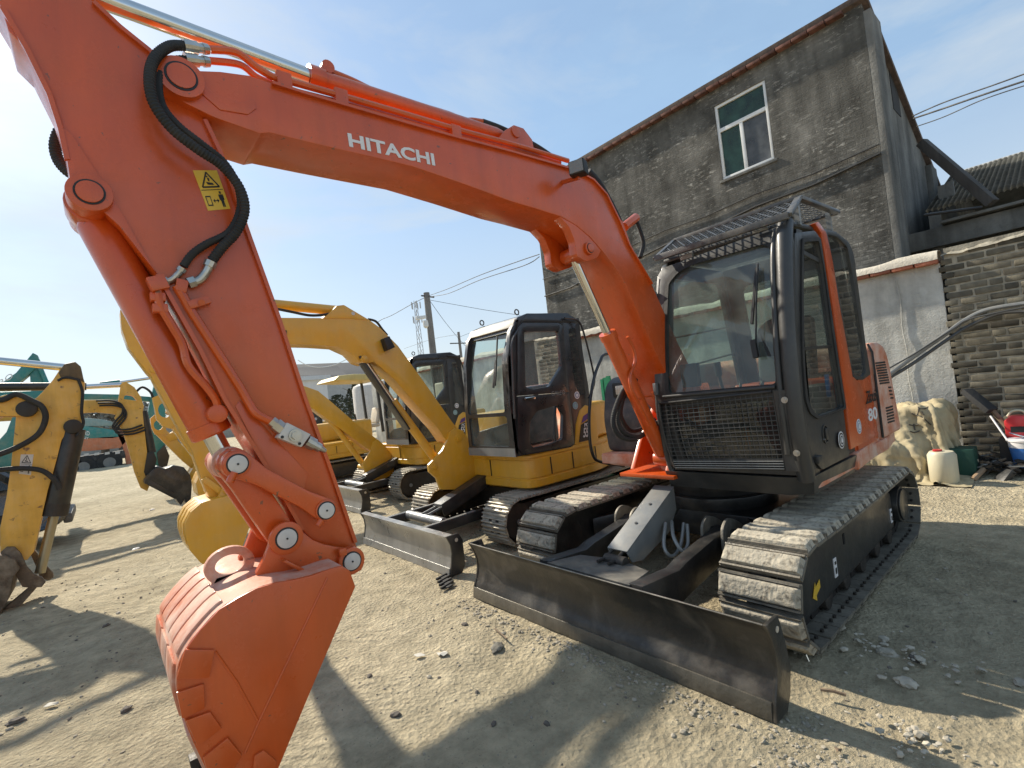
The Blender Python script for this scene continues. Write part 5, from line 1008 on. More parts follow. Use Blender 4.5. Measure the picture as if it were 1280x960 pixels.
# lifting eye
ce = atY(287, 706, 0.02); O_ = [V((ce.x+.085*math.cos(a), ce.z+.07*math.sin(a))) for a in [2*PI*k/28 for k in range(28)]]; I_ = [V((ce.x+.05*math.cos(a), ce.z+.035*math.sin(a)+.005)) for a in [2*PI*k/28 for k in range(28)]]
mb = MB(); ringplate(mb, O_, I_, mY(.035), (0, -.03, 0)); mb.prism([V((ce.x+a, .035, ce.z+b)) for a, b in ((-.09, -.09), (-.05, -.03), (.05, -.03), (.07, -.06), (.06, -.12))], (0, -.03, 0)); mb.build('lifting_eye', ORD, bkt, bevel=.004)
# ================================================================== yellow excavators in the row behind
BLG = mat('grey polished blade steel', (.32, .32, .31), .3, .5, coat=.1, var=.2, vscale=3, dust=.35, dustcol=(.3, .27, .22), bump=.1)
CREAM = mat('cream roof paint', (.62, .57, .47), .45, coat=.3, var=.08, dust=.3)
MBK = mat('black cab paint', (.02, .02, .021), .3, coat=.4, var=.2, dust=.25, dustcol=(.13, .11, .1))
STY = mat('pale grouser steel', (.36, .33, .27), .5, .35, var=.3, vscale=9, dust=.5, dustcol=(.42, .37, .28), bump=.3, rnd=.15)
_shoe = shoe_mesh
def mini_track(E_, ox, y, xr, xf, r, zc, w, p, T=lambda q: q):
    global STL
    s = STL; STL = STY; t = make_track(E_, ox, y, xr, xf, r, zc, w, p, 'grouser', T); STL = s; return t
Y1O = V((-.2, -2.75, 0))
def loc1(u, v, y): p = atY(u, v, y); return V((p.x-Y1O.x, p.z))
def undercarriage(R, O, blade=True, T=None, grey=BLG):
    T = T or (lambda q: q+O)
    for sg in (-1, 1):
        y = sg*.78
        mini_track(R, 0, y, -1.02, .98, .235, .265, .40, .118, T)
        mb = MB(); mb.prism([T(V((x, y-.1, z))) for x, z in ((1.14, .24), (1.06, .38), (.9, .43), (-.8, .42), (-.85, .14), (.95, .1), (1.1, .14))], T(V((0, .2, 0)))-T(V((0, 0, 0)))); mb.build('track_frame', BK, R, bevel=.02)
        for nm, xx in (('sprocket', -1.02), ('idler', .98)): mb = MB(); mb.cyl(T(V((xx, y-.12, .265))), T(V((xx, y+.12, .265))), .19, 26); mb.build(nm, STD, R, bevel=.01)
        mb = MB(); mb.cyl(T(V((.98, y+sg*.12, .25))), T(V((.98, y+sg*.135, .25))), .03, 12); mb.build('grease_cap', GRY, R)
    mb = MB(); a, b = T(V((-.55, -.62, .22))), T(V((.5, .62, .46))); mb.box((a+b)/2, [abs(c) for c in (b-a)]); mb.build('centre_frame', BK, R, bevel=.01)
    mb = MB(); mb.cyl(T(V((0, 0, .46))), T(V((0, 0, .60))), .36, 36); mb.build('slewing_ring', BK, R)
    if blade:
        pr = [(1.93, 0), (1.915, .06), (1.90, .12), (1.885, .2), (1.89, .28), (1.91, .34), (1.93, .365), (1.86, .372), (1.86, .0)]
        mb = MB(); mb.prism([T(V((x, -.97, z))) for x, z in pr], (0, 1.94, 0)); bd = mb.build('dozer_blade', grey, R, ang=25)
        mb = MB(); mb.prism([T(V((x, -.972, z))) for x, z in ((1.938, .0), (1.925, .07), (1.915, .07), (1.92, .0))], (0, 1.94, 0)); mb.build('cutting_edge', grey, bd)
        for yy in (-.985, .97):
            mb = MB(); mb.prism([T(V((x, yy, z))) for x, z in ((1.935, 0), (1.905, .12), (1.89, .2), (1.895, .28), (1.935, .37), (1.80, .37), (1.76, .30), (1.76, .07), (1.80, 0))], (0, .02, 0)); mb.build('end_plate', BK, bd, bevel=.003)
        mb = MB(); mb.cyl(T(V((1.83, .988, .315))), T(V((1.83, .993, .315))), .018, 12); mb.build('plate_hole', bpy.data.materials['hole light'], bd)
        for sg in (-1, 1):
            mb = MB(); mb.bar(T(V((1.87, sg*.42, .30))), T(V((.55, sg*.42, .34))), .07, .10); mb.build('push_arm', BK, R, bevel=.006)
            mb = MB(); mb.bar(T(V((1.87, sg*.42, .357))), T(V((1.2, sg*.42, .375))), .045, .006); mb.build('arm_cap', grey, R)
        mb = MB(); mb.cyl(T(V((1.58, -.38, .33))), T(V((1.58, .38, .33))), .055, 18); mb.build('cross_tube', grey, R)
        mb = MB(); q0, q1 = T(V((1.42, .03, .44))), T(V((.72, .03, .66))); mb.bar(q0, q1, .17, .05); mb.bar(q0+V((0, .08, -.06)), q1+V((0, .08, -.06)), .012, .12); mb.bar(q0+V((0, -.08, -.06)), q1+V((0, -.08, -.06)), .012, .12); mb.build('cylinder_guard', BK, R, bevel=.004)
        mb = MB(); mb.bar(q0+(q0-q1)*.003+V((0, 0, .0)), q0.lerp(q1, .3)+V((0, 0, .004)), .165, .054); mb.build('guard_tip', GRY, R, bevel=.004)
        for yy in (-.03, .08): mb = MB(); mb.bar(T(V((1.60, yy, .385))), T(V((1.40, yy, .43))), .02, .02); mb.build('guard_bracket', GRY, R)
def body(R, O, lettered=True):
    o2 = rnd2([(.78, .93), (.78, -.60), (.5, -.85), (-.35, -.97), (-.95, -.75), (-1.15, 0), (-.95, .75), (-.35, .95)], .16)
    mb = MB(); n = len(o2); lay = [(.545, .04), (.565, .0), (.64, 0), (.648, .012), (.662, .012), (.67, 0), (.86, 0), (.868, .012), (.88, .012), (.888, 0), (.915, .0), (.93, .02)]; vs = []
    for z, ins in lay:
        for p in o2: d = p.normalized(); vs.append(O+V((p.x-d.x*ins, p.y-d.y*ins, z)))
    mb.add(vs, [(r*n+k, r*n+(k+1) % n, (r+1)*n+(k+1) % n, (r+1)*n+k) for r in range(len(lay)-1) for k in range(n)]+[tuple(range(n-1, -1, -1)), tuple(range((len(lay)-1)*n, len(lay)*n))]); bo = mb.build('lower_body', YL, R, ang=30)
    for x_ in (.46, .1, -.3): mb = MB(); mb.box(O+V((x_, .947 if x_ > -.1 else .957, .765)), (.007, .012, .19)); mb.build('panel_gap', BLK, bo)
    mb = MB(); mb.box(O+V((.785, .25, .765)), (.012, .007, .19)); mb.build('panel_gap', BLK, bo)
    mb = MB(); mb.prism([O+V((x, y, .93)) for x, y in ((-.32, .9), (-.95, .7), (-1.1, 0), (-.95, -.7), (-.3, -.92), (.3, -.8), (.3, -.05), (-.32, .05))], (0, 0, .46)); mb.build('engine_hood', YL, R, bevel=.07, seg=3)
    return bo
def mcab(R, O, txt=True, glass_open=False):
    YS = -1.82; q = lambda L_: [loc1(u, v, YS) for u, v in L_]; yl_ = .93
    mS = lambda y: (lambda p: O+V((p.x, y, p.y)))
    so = [(.90, .94), (.94, 1.0), (.945, 1.5), (.90, 2.0), (.82, 2.3), (.70, 2.44), (.55, 2.49), (-.1, 2.50), (-.28, 2.40), (-.34, 1.6), (-.33, .94)]
    do = q([(646, 410), (652, 404), (697, 404), (703, 408), (708, 470), (712, 505), (717, 555), (712, 559), (654, 569), (647, 560), (646, 500)])
    mb = MB(); ringplate(mb, so, do, mS(yl_), (0, -.05, 0)); cf = mb.build('cab_side', MBK, R, bevel=.006)
    wi = rnd2(q([(654, 415), (697, 414), (700, 440), (701, 459), (694, 470), (686, 483), (664, 487), (656, 484)]), .03)
    wl = rnd2(q([(661, 528), (670, 514), (697, 506), (703, 518), (702, 549), (684, 556), (665, 560), (661, 552)]), .03)
    # door as an upper ring (window) and a lower ring
    dm = q([(646, 495), (711, 488)]); a, b = dm
    dU = [p for p in q([(646, 495), (646, 410), (652, 404), (697, 404), (703, 408), (708, 470), (710.5, 490)])]; dL = [p for p in q([(710.5, 490.5), (717, 555), (712, 559), (654, 569), (647, 560), (646, 495.5)])]
    mb = MB(); ringplate(mb, dU, wi, mS(yl_+.014), (0, -.05, 0)); ringplate(mb, dL, wl, mS(yl_+.014), (0, -.05, 0)); dr = mb.build('door', MBK, R, bevel=.004)
    for w_ in (wi, wl): mb = MB(); pane(mb, w_, mS(yl_-.01), (0, 0, 0)); mb.build('door_glass', GLD if w_ is wl else GL, dr)
    h = loc1(660, 498, YS); mb = MB(); mb.box(O+V((h.x, yl_+.03, h.y)), (.16, .02, .03)); mb.build('door_handle', CHR, dr, bevel=.008)
    if txt:
        A, B, C = loc1(688, 495, YS), loc1(705, 493, YS), loc1(688, 489.5, YS); w3 = lambda p: O+V((p.x, yl_+.016, p.y)); text('lettering', 'GALEO', w3(A), w3(B)-w3(A), w3(C)-w3(A), GRY, dr, bold=.01)
    for (u, v), m_ in (((721, 494), WHT), ((719, 507), mat('pale teal sticker', (.25, .45, .45), .5))):
        c = loc1(u, v, YS); mb = MB(); c3 = O+V((c.x, yl_+.002, c.y)); mb.cyl(c3, c3+V((0, .002, 0)), .045, 22); mb.build('round_sticker', m_, cf); mb = MB(); mb.cyl(c3, c3+V((0, .003, 0)), .034, 22); mb.build('sticker_ring', STB, cf); mb = MB(); mb.cyl(c3, c3+V((0, .004, 0)), .02, 16); mb.build('sticker_mark', m_, cf)
    prz = lambda z: .945 if z < 1.5 else .945-.045*(z-1.5)/.5 if z < 2 else .90-.17*(z-2)/.4
    mFr = lambda off: (lambda p: O+V((prz(p.y)+off, p.x, p.y)))
    fo_ = [(.08, .94), (.93, .94), (.93, 2.42), (.08, 2.42)]; fu = rnd2([(.14, 1.42), (.83, 1.42), (.82, 2.30), (.14, 2.30)], .04); fl_ = rnd2([(.14, 1.05), (.85, 1.05), (.85, 1.38), (.14, 1.38)], .04)
    mb = MB(); ringplate(mb, [(.08, 1.40), (.93, 1.40), (.93, 2.42), (.08, 2.42)], fu, mFr(0), (-.04, 0, 0)); ringplate(mb, [(.08, .94), (.93, .94), (.93, 1.40), (.08, 1.40)], fl_, mFr(0), (-.04, 0, 0)); fr_ = mb.build('front_window', MBK, R)
    mb = MB(); pane(mb, fu, mFr(-.02), (0, 0, 0)); mb.build('windscreen', GL, fr_); mb = MB(); pane(mb, fl_, mFr(-.02), (0, 0, 0)); mb.build('lower_glass', GL, fr_)
    mb = MB(); mb.box(O+V((.945, .5, .985)), (.01, .86, .09)); mb.build('front_sill', GRY, fr_)
    mb = MB(); mb.prism([O+V((x, .08, z)) for x, z in ((.78, 2.34), (.74, 2.42), (.60, 2.47), (.60, 2.44), (.72, 2.33))], (0, .84, 0)); mb.build('roof_header', CREAM, R, bevel=.006)
    mb = MB(); mb.prism([O+V((x, .10, z)) for x, z in ((.66, 2.40), (.55, 2.49), (-.1, 2.51), (-.30, 2.42), (-.30, 2.38))], (0, .84, 0)); mb.build('cab_roof', MBK, R, bevel=.02)
    for yy in (.18, .84): mb = MB(); P_ = [O+V((.62+.03*math.cos(t), yy, 2.52+.03*math.sin(t))) for t in [2*PI*k/12 for k in range(13)]]; mb.tube(P_, .008, 6); mb.build('lifting_eye', BK, R)
    mb = MB(); ringplate(mb, so, [(.80, 1.2), (.82, 1.9), (.7, 2.3), (-.15, 2.35), (-.2, 1.3)], mS(.13), (0, -.05, 0)); mb.build('right_side', MBK, R)
    mb = MB(); m_r = lambda p: O+V((-.32, p.x, p.y)); ri_ = rnd2([(.2, 1.45), (.85, 1.45), (.85, 2.3), (.2, 2.3)], .06); ringplate(mb, [(.1, .94), (.92, .94), (.92, 2.45), (.1, 2.45)], ri_, m_r, (.03, 0, 0)); rr_ = mb.build('rear_wall', MBK, R); mb = MB(); pane(mb, ri_, m_r, (.015, 0, 0)); mb.build('glass', GL, rr_)
    # rear quarter window: the piece behind the door
    w_ = rnd2([(-.44+.17, 1.50), (-.10+.0, 1.50), (-.10, 2.32), (-.22, 2.32)], .03)
    mb = MB(); mb.prism([O+V((p.x, yl_+.003, p.y)) for p in w_], (0, -.004, 0)); mb.build('quarter_glass', glassmat('quarter glass', (.5, .6, .58), 1, .08) if 'quarter glass' not in bpy.data.materials else bpy.data.materials['quarter glass'], cf)
    mb = MB(); mb.tube(spline([O+V(p) for p in ((-.02, .96, 2.44), (-.22, .99, 2.40), (-.30, 1.0, 2.2), (-.38, 1.0, 1.75), (-.36, 1.0, 1.6), (-.28, .96, 1.45))], 6), .012, 8); mb.build('hand_rail', MBK, cf)
    mb = MB(); mb.tube(spline([O+V(p) for p in ((.74, .97, 2.30), (.86, .98, 2.16), (.90, .985, 1.9), (.95, .985, 1.35))], 6), .012, 8); mb.build('hand_rail', MBK, cf)
    mb = MB(); mb.bar(O+V((.965, .74, 1.72)), O+V((.84, .72, 2.27)), .012, .015, (1, 0, 0)); mb.bar(O+V((.965, .70, 1.70)), O+V((.90, .72, 2.0)), .02, .02, (1, 0, 0)); mb.build('wiper', BLK, fr_)
    mb = MB(); mb.box(O+V((.1, .5, 1.35)), (.44, .44, .1)); mb.box(O+V((-.12, .5, 1.68)), (.1, .42, .6)); mb.build('seat', SEAT, R, bevel=.035, seg=3)
    for yy in (.26, .74): mb = MB(); mb.tube([O+V((.3, yy, 1.3)), O+V((.36, yy, 1.6))], .014, 8); mb.build('lever', BLK, R)
    mb = MB(); mb.box(O+V((.3, .5, .95)), (1.2, .8, .03)); mb.build('cab_floor', BK, R)
def fender(R, O):
    mb = MB(); pts = [loc1(u, v, -1.82) for u, v in ((718, 557), (719.5, 530), (724, 513), (731, 506), (738, 508), (745, 520), (748, 552))]
    mb.prism([O+V((p.x, .942, p.y)) for p in pts], (0, -.25, 0)); f_ = mb.build('rear_fender', YL, R, bevel=.02)
    mb = MB(); P_ = [loc1(u, v, -1.82) for u, v in ((722.5, 553), (725, 531), (734.5, 525), (735.5, 550))]; mb.prism([O+V((p.x, .946, p.y)) for p in P_], (0, .002, 0)); mb.build('label_panel', BLK, f_)
    A, B, C = loc1(727.5, 547, -1.82), loc1(733.8, 546, -1.82), loc1(728, 535, -1.82); w3 = lambda p: O+V((p.x, .950, p.y)); text('lettering', '55', w3(A), w3(B)-w3(A), w3(C)-w3(A), WHT, f_, bold=.02)
    A, B, C = loc1(729, 534, -1.82), loc1(734, 533, -1.82), loc1(729, 529, -1.82); text('lettering', 'PC', w3(A), w3(B)-w3(A), w3(C)-w3(A), WHT, f_, bold=.02)
    mb = MB(); P_ = [loc1(u, v, -1.82) for u, v in ((725.5, 529), (728, 520), (734, 516), (734.5, 523))]; mb.prism([O+V((p.x, .946, p.y)) for p in P_], (0, .002, 0)); mb.build('stripe', mat('purple stripe', (.1, .04, .2), .5) if 'purple stripe' not in bpy.data.materials else bpy.data.materials['purple stripe'], f_)
# ---- first yellow machine
N1 = thing('excavator', 'nearest yellow excavator with black cab and grey blade behind the orange boom', 'excavator', Y1O, 'yellow excavators in the row')
undercarriage(N1, Y1O); body(N1, Y1O); mcab(N1, Y1O); fender(N1, Y1O)
Yb = -2.87
def trace(px_, y, w, m, name, par, bev=.006, ang=28): return plate(px_, y, w, m, name, par, bev, 2, ang)
for yy in (Yb+.03, Yb-.26): br = trace([(560, 550), (562, 540), (569, 535), (579, 538), (586, 551), (598, 573), (606, 580), (606, 602), (582, 612), (551, 612), (546, 598), (537, 590), (536, 581), (543, 574), (553, 563)], yy, .045, YL, 'swing_bracket', N1)
mb = MB(); p = atY(580, 585, Yb-.12); mb.box(V((p.x-.03, Yb-.12, p.z-.02)), (.16, .26, .42)); mb.build('swing_post', YL, N1, bevel=.02)
b1 = trace([(200, 432), (200, 408), (260, 398), (346, 397), (405, 397.5), (413, 390), (421, 382), (430, 381), (440, 387), (462, 400), (475.6, 410), (497.5, 432), (537, 487), (565, 527), (578, 543), (577, 552), (570, 556), (559, 552), (548, 536), (520, 505), (493, 474), (476, 459), (467, 452), (458, 455), (449, 452), (438.4, 441), (421, 433), (392.5, 431), (359.7, 430), (280, 430)], Yb, .24, YL, 'boom', N1)
trace([(404, 398), (421, 383), (430, 381.5), (440, 388), (460, 400), (440, 398)], Yb+.006, .01, YL, 'side_doubler', b1, .003)
for u, v, r in ((441, 392, .02),): c = atY(u, v, Yb); mb = MB(); mb.cyl(c+V((0, .012, 0)), c, r, 14); mb.build('pin', WHB, b1)
for u, v, r in ((455.5, 449, .04), (573, 548, .05), (543, 583, .045)): c = atY(u, v, Yb+.03); mb = MB(); mb.cyl(c+V((0, .012, 0)), c-V((0, .03, 0)), r, 20); mb.cyl(c+V((0, .025, 0)), c, r*.6, 16); mb.build('boss', YL, b1, bevel=.003)
A, B = atY(250, 372, Yb-.12), atY(420, 388, Yb-.12); mb = MB(); mb.cyl(A, B, .052, 20); mb.build('arm_cylinder', YL, b1)
mb = MB(); mb.tube(spline([atY(u, v, Yb-.03) for u, v in ((345, 386), (365, 390), (385, 394), (400, 394), (414, 392))], 5), .014, 7); mb.build('hose', RUB, b1)
mb = MB(); mb.tube(spline([atY(u, v, Yb-.05) for u, v in ((460, 399), (470, 402), (478, 412), (484, 419))], 5), .014, 7); mb.build('hose', RUB, b1)
c = atY(487, 428, Yb+.08); mb = MB(); mb.prism([atY(u, v, Yb+.12) for u, v in ((480, 423), (487, 420), (494, 434), (485, 438))], (0, -.1, 0)); mb.build('work_lamp', BLK, b1, bevel=.006)
mb = MB(); mb.prism([atY(u, v, Yb+.002) for u, v in ((354, 413), (358, 413), (358, 420), (354, 419))], (0, .01, 0)); mb.build('label', BLK, b1)
# cylinder with its black guard
cy = Yb-.12; a, b, c_ = atY(457, 452, cy), atY(492, 503, cy), atY(556, 590, cy)
mb = MB(); mb.cyl(a, b, .028, 18); mb.build('boom_cylinder_rod', CHR, N1); mb = MB(); mb.cyl(b-(c_-b)*.02, c_, .052, 22); mb.build('boom_cylinder', YL, N1, bevel=.006)
mb = MB(); g0 = atY(447, 446, cy+.08); g1 = atY(509, 537, cy+.08); mb.bar(g0, g1, .14, .02, (0, 0, 1)); mb.build('cylinder_guard', BK, N1, bevel=.004)
ar = trace([(150, 388), (152, 411), (160, 433), (184, 465), (189, 470), (194, 480), (215, 520), (240, 563), (252, 598), (262, 622), (276, 626), (288, 612), (280, 590), (252, 520), (226, 450), (216, 410), (212, 388), (200, 376), (172, 371), (158, 374)], Yb-.01, .2, YL, 'arm', N1)
c = atY(193, 461, Yb+.01); mb = MB(); mb.cyl(c, c-V((0, .04, 0)), .035, 16); mb.build('boss', YL, ar, bevel=.003)
A, B = atY(196, 470, Yb-.1), atY(246, 566, Yb-.1)
mb = MB(); mb.cyl(A, B, .045, 18); mb.build('bucket_cylinder', YL, N1)
def ybucket(R, px_, y, w, m=YL):
    cc = sum([atY(u, v, y) for u, v in px_], V())/len(px_); mb = MB(); P_ = [atY(u, v, y) for u, v in px_]; mb.prism(P_, (0, -w, 0)); return mb.build('bucket', m, R, bevel=.012, ang=24)
bk1 = ybucket(N1, [(317, 628), (316, 648), (300, 694), (288, 716), (268, 716), (250, 703), (237, 688), (231, 668), (231, 654), (238, 640), (252, 628), (270, 623), (292, 618), (305, 617)], Yb+.13, .5)
for k in range(3): # ribs on the back
    y = Yb+.1-k*.15; mb = MB(); P_ = [atY(u, v, Yb+.13) for u, v in ((229, 656), (229.5, 668), (233, 680), (240, 690), (246, 686), (240, 676), (236, 660), (240, 646), (254, 633), (250, 629), (237, 640))]; mb.prism([V((p.x, y, p.z)) for p in P_], (0, -.09, 0)); mb.build('wear_strip', YL, bk1, bevel=.004)
lk = trace([(246, 640), (250, 628), (262, 626), (272, 622), (280, 606), (290, 604), (294, 614), (286, 624), (272, 632), (262, 640), (258, 634), (252, 636), (250, 644)], Yb+.06, .04, YL, 'bucket_ear', bk1, .004)
trace([(246, 640), (250, 628), (262, 626), (272, 622), (280, 606), (290, 604), (294, 614), (286, 624), (272, 632), (262, 640), (258, 634), (252, 636), (250, 644)], Yb-.2, .04, YL, 'bucket_ear', bk1, .004)
c = atY(286, 611, Yb+.07); mb = MB(); mb.cyl(c, c-V((0, .3, 0)), .05, 18); mb.build('bucket_pin', YL, bk1, bevel=.004)
for P_ in ([(262, 575), (270, 570), (292, 606), (286, 614)], [(252, 600), (258, 596), (280, 612), (276, 620)]): trace(P_, Yb+.04, .05, YL, 'bucket_link', N1, .004)
# ---- second and third yellow machines
def simple_front(R, yb, boom_px, arm_px_, lug_hole, bucket_px, cyl, m=YL, links=()):
    b_ = trace(boom_px, yb, .24, m, 'boom', R); 
    if lug_hole:
        u, v, r = lug_hole; q = [V((p.x, p.z)) for p in [atY(a, b, yb) for a, b in arm_px_[0]]]; c = atY(u, v, yb); mb = MB(); ringplate(mb, q, disc2((c.x, c.z), r, 18, r*1.3), mY(yb), (0, -.16, 0)); mb.build('arm_head', m, R)
    a_ = trace(arm_px_[1], yb-.012, .16, m, 'arm', R)
    if bucket_px: ybucket(R, bucket_px, yb+.12, .5, m)
    for P_ in links: trace(P_, yb+.04, .06, m, 'bucket_link', R, .004)
    if cyl:
        for (u0, v0), (u1, v1), r, mm, nm in cyl: mb = MB(); mb.cyl(atY(u0, v0, yb-.1), atY(u1, v1, yb-.1), r, 16); mb.build(nm, mm, R)
    return b_
O2_ = V((-.88, -6.38, 0)); N2 = thing('excavator', 'middle yellow excavator with black cab, its boom low, second in the row', 'excavator', O2_, 'yellow excavators in the row')
undercarriage(N2, O2_); body(N2, O2_); mcab(N2, O2_, False); fender(N2, O2_)
yb = -6.52
for yy in (yb+.03, yb-.26): trace([(464, 562), (466, 553), (472, 549), (480, 556), (487, 566), (492, 573), (492, 592), (478, 600), (460, 600), (456, 588), (453, 580), (458, 572)], yy, .045, YL, 'swing_bracket', N2)
simple_front(N2, yb, [(330, 489), (345, 479), (379, 482), (397.5, 488.5), (414, 502), (445, 529), (474, 551), (474, 560), (466, 564), (457.5, 560), (425.6, 535.6), (397.5, 515), (386, 507), (372, 503), (330, 505), (215, 520), (208, 515), (215, 505)],
    ([(191, 497), (200, 493), (212, 498), (218, 510), (222, 524), (214, 536), (204, 533), (196, 524)], [(213, 533), (222, 520), (236, 540), (262, 572), (270, 590), (262, 600), (250, 585), (238, 568)]), (206.5, 512.5, .085),
    [(292, 596), (296, 606), (290, 622), (276, 634), (260, 630), (248, 618), (245, 604), (250, 592), (262, 584), (278, 588)],
    [((392, 508), (412, 524), .025, CHR, 'boom_cylinder_rod'), ((412, 524), (458, 586), .05, YL, 'boom_cylinder'), ((210, 522), (255, 585), .03, BK, 'bucket_cylinder')], links=([(250, 575), (260, 572), (276, 590), (270, 597)],))
mb = MB(); c = atY(458, 584, yb+.02); mb.cyl(c, c-V((0, .3, 0)), .05, 16); mb.build('boss', YL, N2)
mb = MB(); mb.prism([atY(u, v, -6.38+.81) for u, v in ((485, 577), (493, 576), (493, 582), (485, 583))], (0, .01, 0)); mb.build('label', BLK, N2)
O3_ = V((-.25, -10.4, 0)); N3 = thing('excavator', 'third yellow excavator with pale canopy roof and open cream seat, mostly behind the orange arm', 'excavator', O3_, 'yellow excavators in the row')
undercarriage(N3, O3_); body(N3, O3_)
yb = -10.55
simple_front(N3, yb, [(212, 552), (205, 545), (300, 500), (330, 496), (372, 520), (392, 548), (388, 560), (370, 545), (330, 515)],
    ([(188, 523), (194, 518), (203, 522), (208, 532), (207, 543), (194, 543), (189, 534)], [(195, 543), (206, 536), (222, 550), (240, 570), (246, 580), (240, 586), (228, 576)]), (198, 531.5, .08),
    [(266, 582), (268, 592), (262, 604), (250, 612), (240, 604), (237, 592), (244, 580), (256, 576)],
    [((200, 540), (238, 578), .028, BK, 'bucket_cylinder')])
# Y1 extras: second blade shadow etc come from the sun; machine with a canopy
O4 = V((-1.55, -16.2, 0)); N4 = thing('excavator', 'farthest yellow excavator with a small black cab behind the canopy machine', 'excavator', O4, 'yellow excavators in the row')
undercarriage(N4, O4, False); body(N4, O4); mcab(N4, O4, False)
mb = MB(); P_ = [atY(u, v, -10.4) for u, v in ((407, 478), (414, 472), (432, 470), (455, 470), (468, 473), (468, 477), (430, 478))]; mb.prism([p+V((0, .55, 0)) for p in P_], (0, -1.3, 0)); mb.build('canopy_roof', mat('pale yellow canopy', (.6, .5, .2), .5, coat=.2), N3, bevel=.03)
for yy in (.45, -.5):
    for (u, v) in ((461, 477),): a = atY(u, v, -10.4); mb = MB(); mb.bar(V((a.x, O3_.y+yy, a.z)), V((a.x-.05, O3_.y+yy, 1.0)), .06, .06, (1, 0, 0)); mb.build('canopy_post', BK, N4)
mb = MB(); c = atY(462, 532, -10.2); mb.box(c, (.4, .42, .1)); mb.box(c+V((-.2, 0, .25)), (.1, .4, .42), Matrix.Rotation(-.25, 3, 'Y')); mb.build('seat', SEAT, N3, bevel=.04, seg=3)
for k in range(3): mb = MB(); p = c+V((.4+.1*k, .2-.15*k, -.1)); mb.tube([p, p+V((.05, 0, .45))], .02, 6); mb.build('lever', BLK, N4)
# ================================================================== old yellow excavators at the left
def machine_rest(R, O, col, m=None):
    """tracks, body and cab of a machine facing the other way, beyond the left edge of the picture"""
    T = lambda q: O+V((-q.x, q.y, q.z))
    for sg in (-1, 1):
        mini_track(R, 0, sg*.78, -1.02, .98, .235, .265, .40, .13, T)
    mb = MB(); mb.box(O+V((0, 0, .42)), (1.4, 1.3, .4)); mb.build('centre_frame', BK, R, bevel=.02)
    mb = MB(); mb.prism([O+V((x, y, .62)) for x, y in rnd2([(-.8, .9), (-.8, -.8), (.9, -.9), (1.2, 0), (.9, .9)], .2)], (0, 0, .6)); mb.build('upper_body', col, R, bevel=.05)
    mb = MB(); ringplate(mb, [(-.85, 1.2), (-.8, 2.3), (.3, 2.4), (.4, 1.2)], [(-.7, 1.4), (-.66, 2.15), (.2, 2.2), (.25, 1.4)], lambda p: O+V((p.x, .9, p.y)), (0, -.9, 0)); mb.prism([O+V((-.8, .9, 2.36)), O+V((.35, .9, 2.42)), O+V((.35, 0, 2.42)), O+V((-.8, 0, 2.36))], (0, 0, .05)); mb.build('cab', col if m else MBK, R, bevel=.02)
yo_ = -5.2
OO = V((8.6, -5.3, 0)); A1 = thing('excavator', 'worn scratched yellow excavator arm reaching in at the left edge, rusty linkage', 'excavator', OO)
machine_rest(A1, OO, YO)
def hidden_boom(R, p0, O, w, m, y): 
    mb = MB(); q = [p0, V((p0.x+1.2, y, p0.z+.05)), V((O.x-1.4, y, min(1.9, p0.z+.1))), V((O.x-.7, y, 1.2))]
    for a, b in zip(q, q[1:]): mb.bar(a-V((0, w/2, 0)), b-V((0, w/2, 0)), w, .3)
    mb.build('boom', m, R, bevel=.02)
oa = trace([(46, 497), (55, 488), (66, 475), (74, 463), (83, 455), (94, 454), (100, 459), (103, 470), (106, 478), (104, 500), (102, 523), (100, 536), (92, 541), (84, 540), (77, 550), (72, 570), (66, 592), (60, 612), (42, 690), (34, 700), (18, 700), (0, 692), (0, 660), (8, 622), (14, 580), (20, 520), (24, 510)], yo_, .24, YO, 'arm', A1)
trace([(80, 455), (94, 452), (101, 458), (104, 472), (106, 478), (98, 475), (88, 473), (76, 472), (73, 466)], yo_+.01, .26, mat('greasy dark yellow', (.12, .08, .035), .6, var=.4, vscale=12, bump=.3), 'arm_tip', oa, .01)
trace([(-60, 508), (-60, 500), (-5, 497), (8, 493), (24, 497), (36, 500), (42, 508), (40, 516), (30, 520), (0, 520), (-60, 548)], yo_+.06, .36, YO, 'boom_end', A1)
p_ = atY(-50, 520, yo_); hidden_boom(A1, p_, OO, .3, YO, yo_+.05)
c = atY(33, 511, yo_+.08); mb = MB(); mb.cyl(c, c-V((0, .4, 0)), .085, 24); mb.build('boom_pin', mat('greasy black', (.02, .018, .015), .5, var=.3), oa, bevel=.01)
c = atY(91, 533, yo_+.05); mb = MB(); mb.cyl(c, c-V((0, .3, 0)), .08, 20); mb.build('cylinder_pin', bpy.data.materials['greasy black'], oa, bevel=.01)
a, b = atY(-80, 443, yo_-.1), atY(88, 460, yo_-.1); mb = MB(); mb.cyl(a, b, .042, 20); mb.build('arm_cylinder_rod', CHR, A1)
a, b, c = atY(91, 536, yo_-.1), atY(68, 642, yo_-.1), atY(50, 716, yo_-.1); mb = MB(); mb.cyl(a, b, .115, 24); mb.build('bucket_cylinder', BK, A1, bevel=.01); mb = MB(); mb.cyl(b, c, .045, 18); mb.build('bucket_cylinder_rod', mat('dull brass rod', (.34, .30, .2), .35, .7), A1)
mb = MB(); mb.cyl(b-(b-a)*.12, b+(b-a)*.02, .118, 24); mb.build('cylinder_gland', STD, A1)
OLD = mat('dirty brown steel', (.12, .085, .055), .7, .1, var=.4, vscale=10, dust=.5, bump=.4)
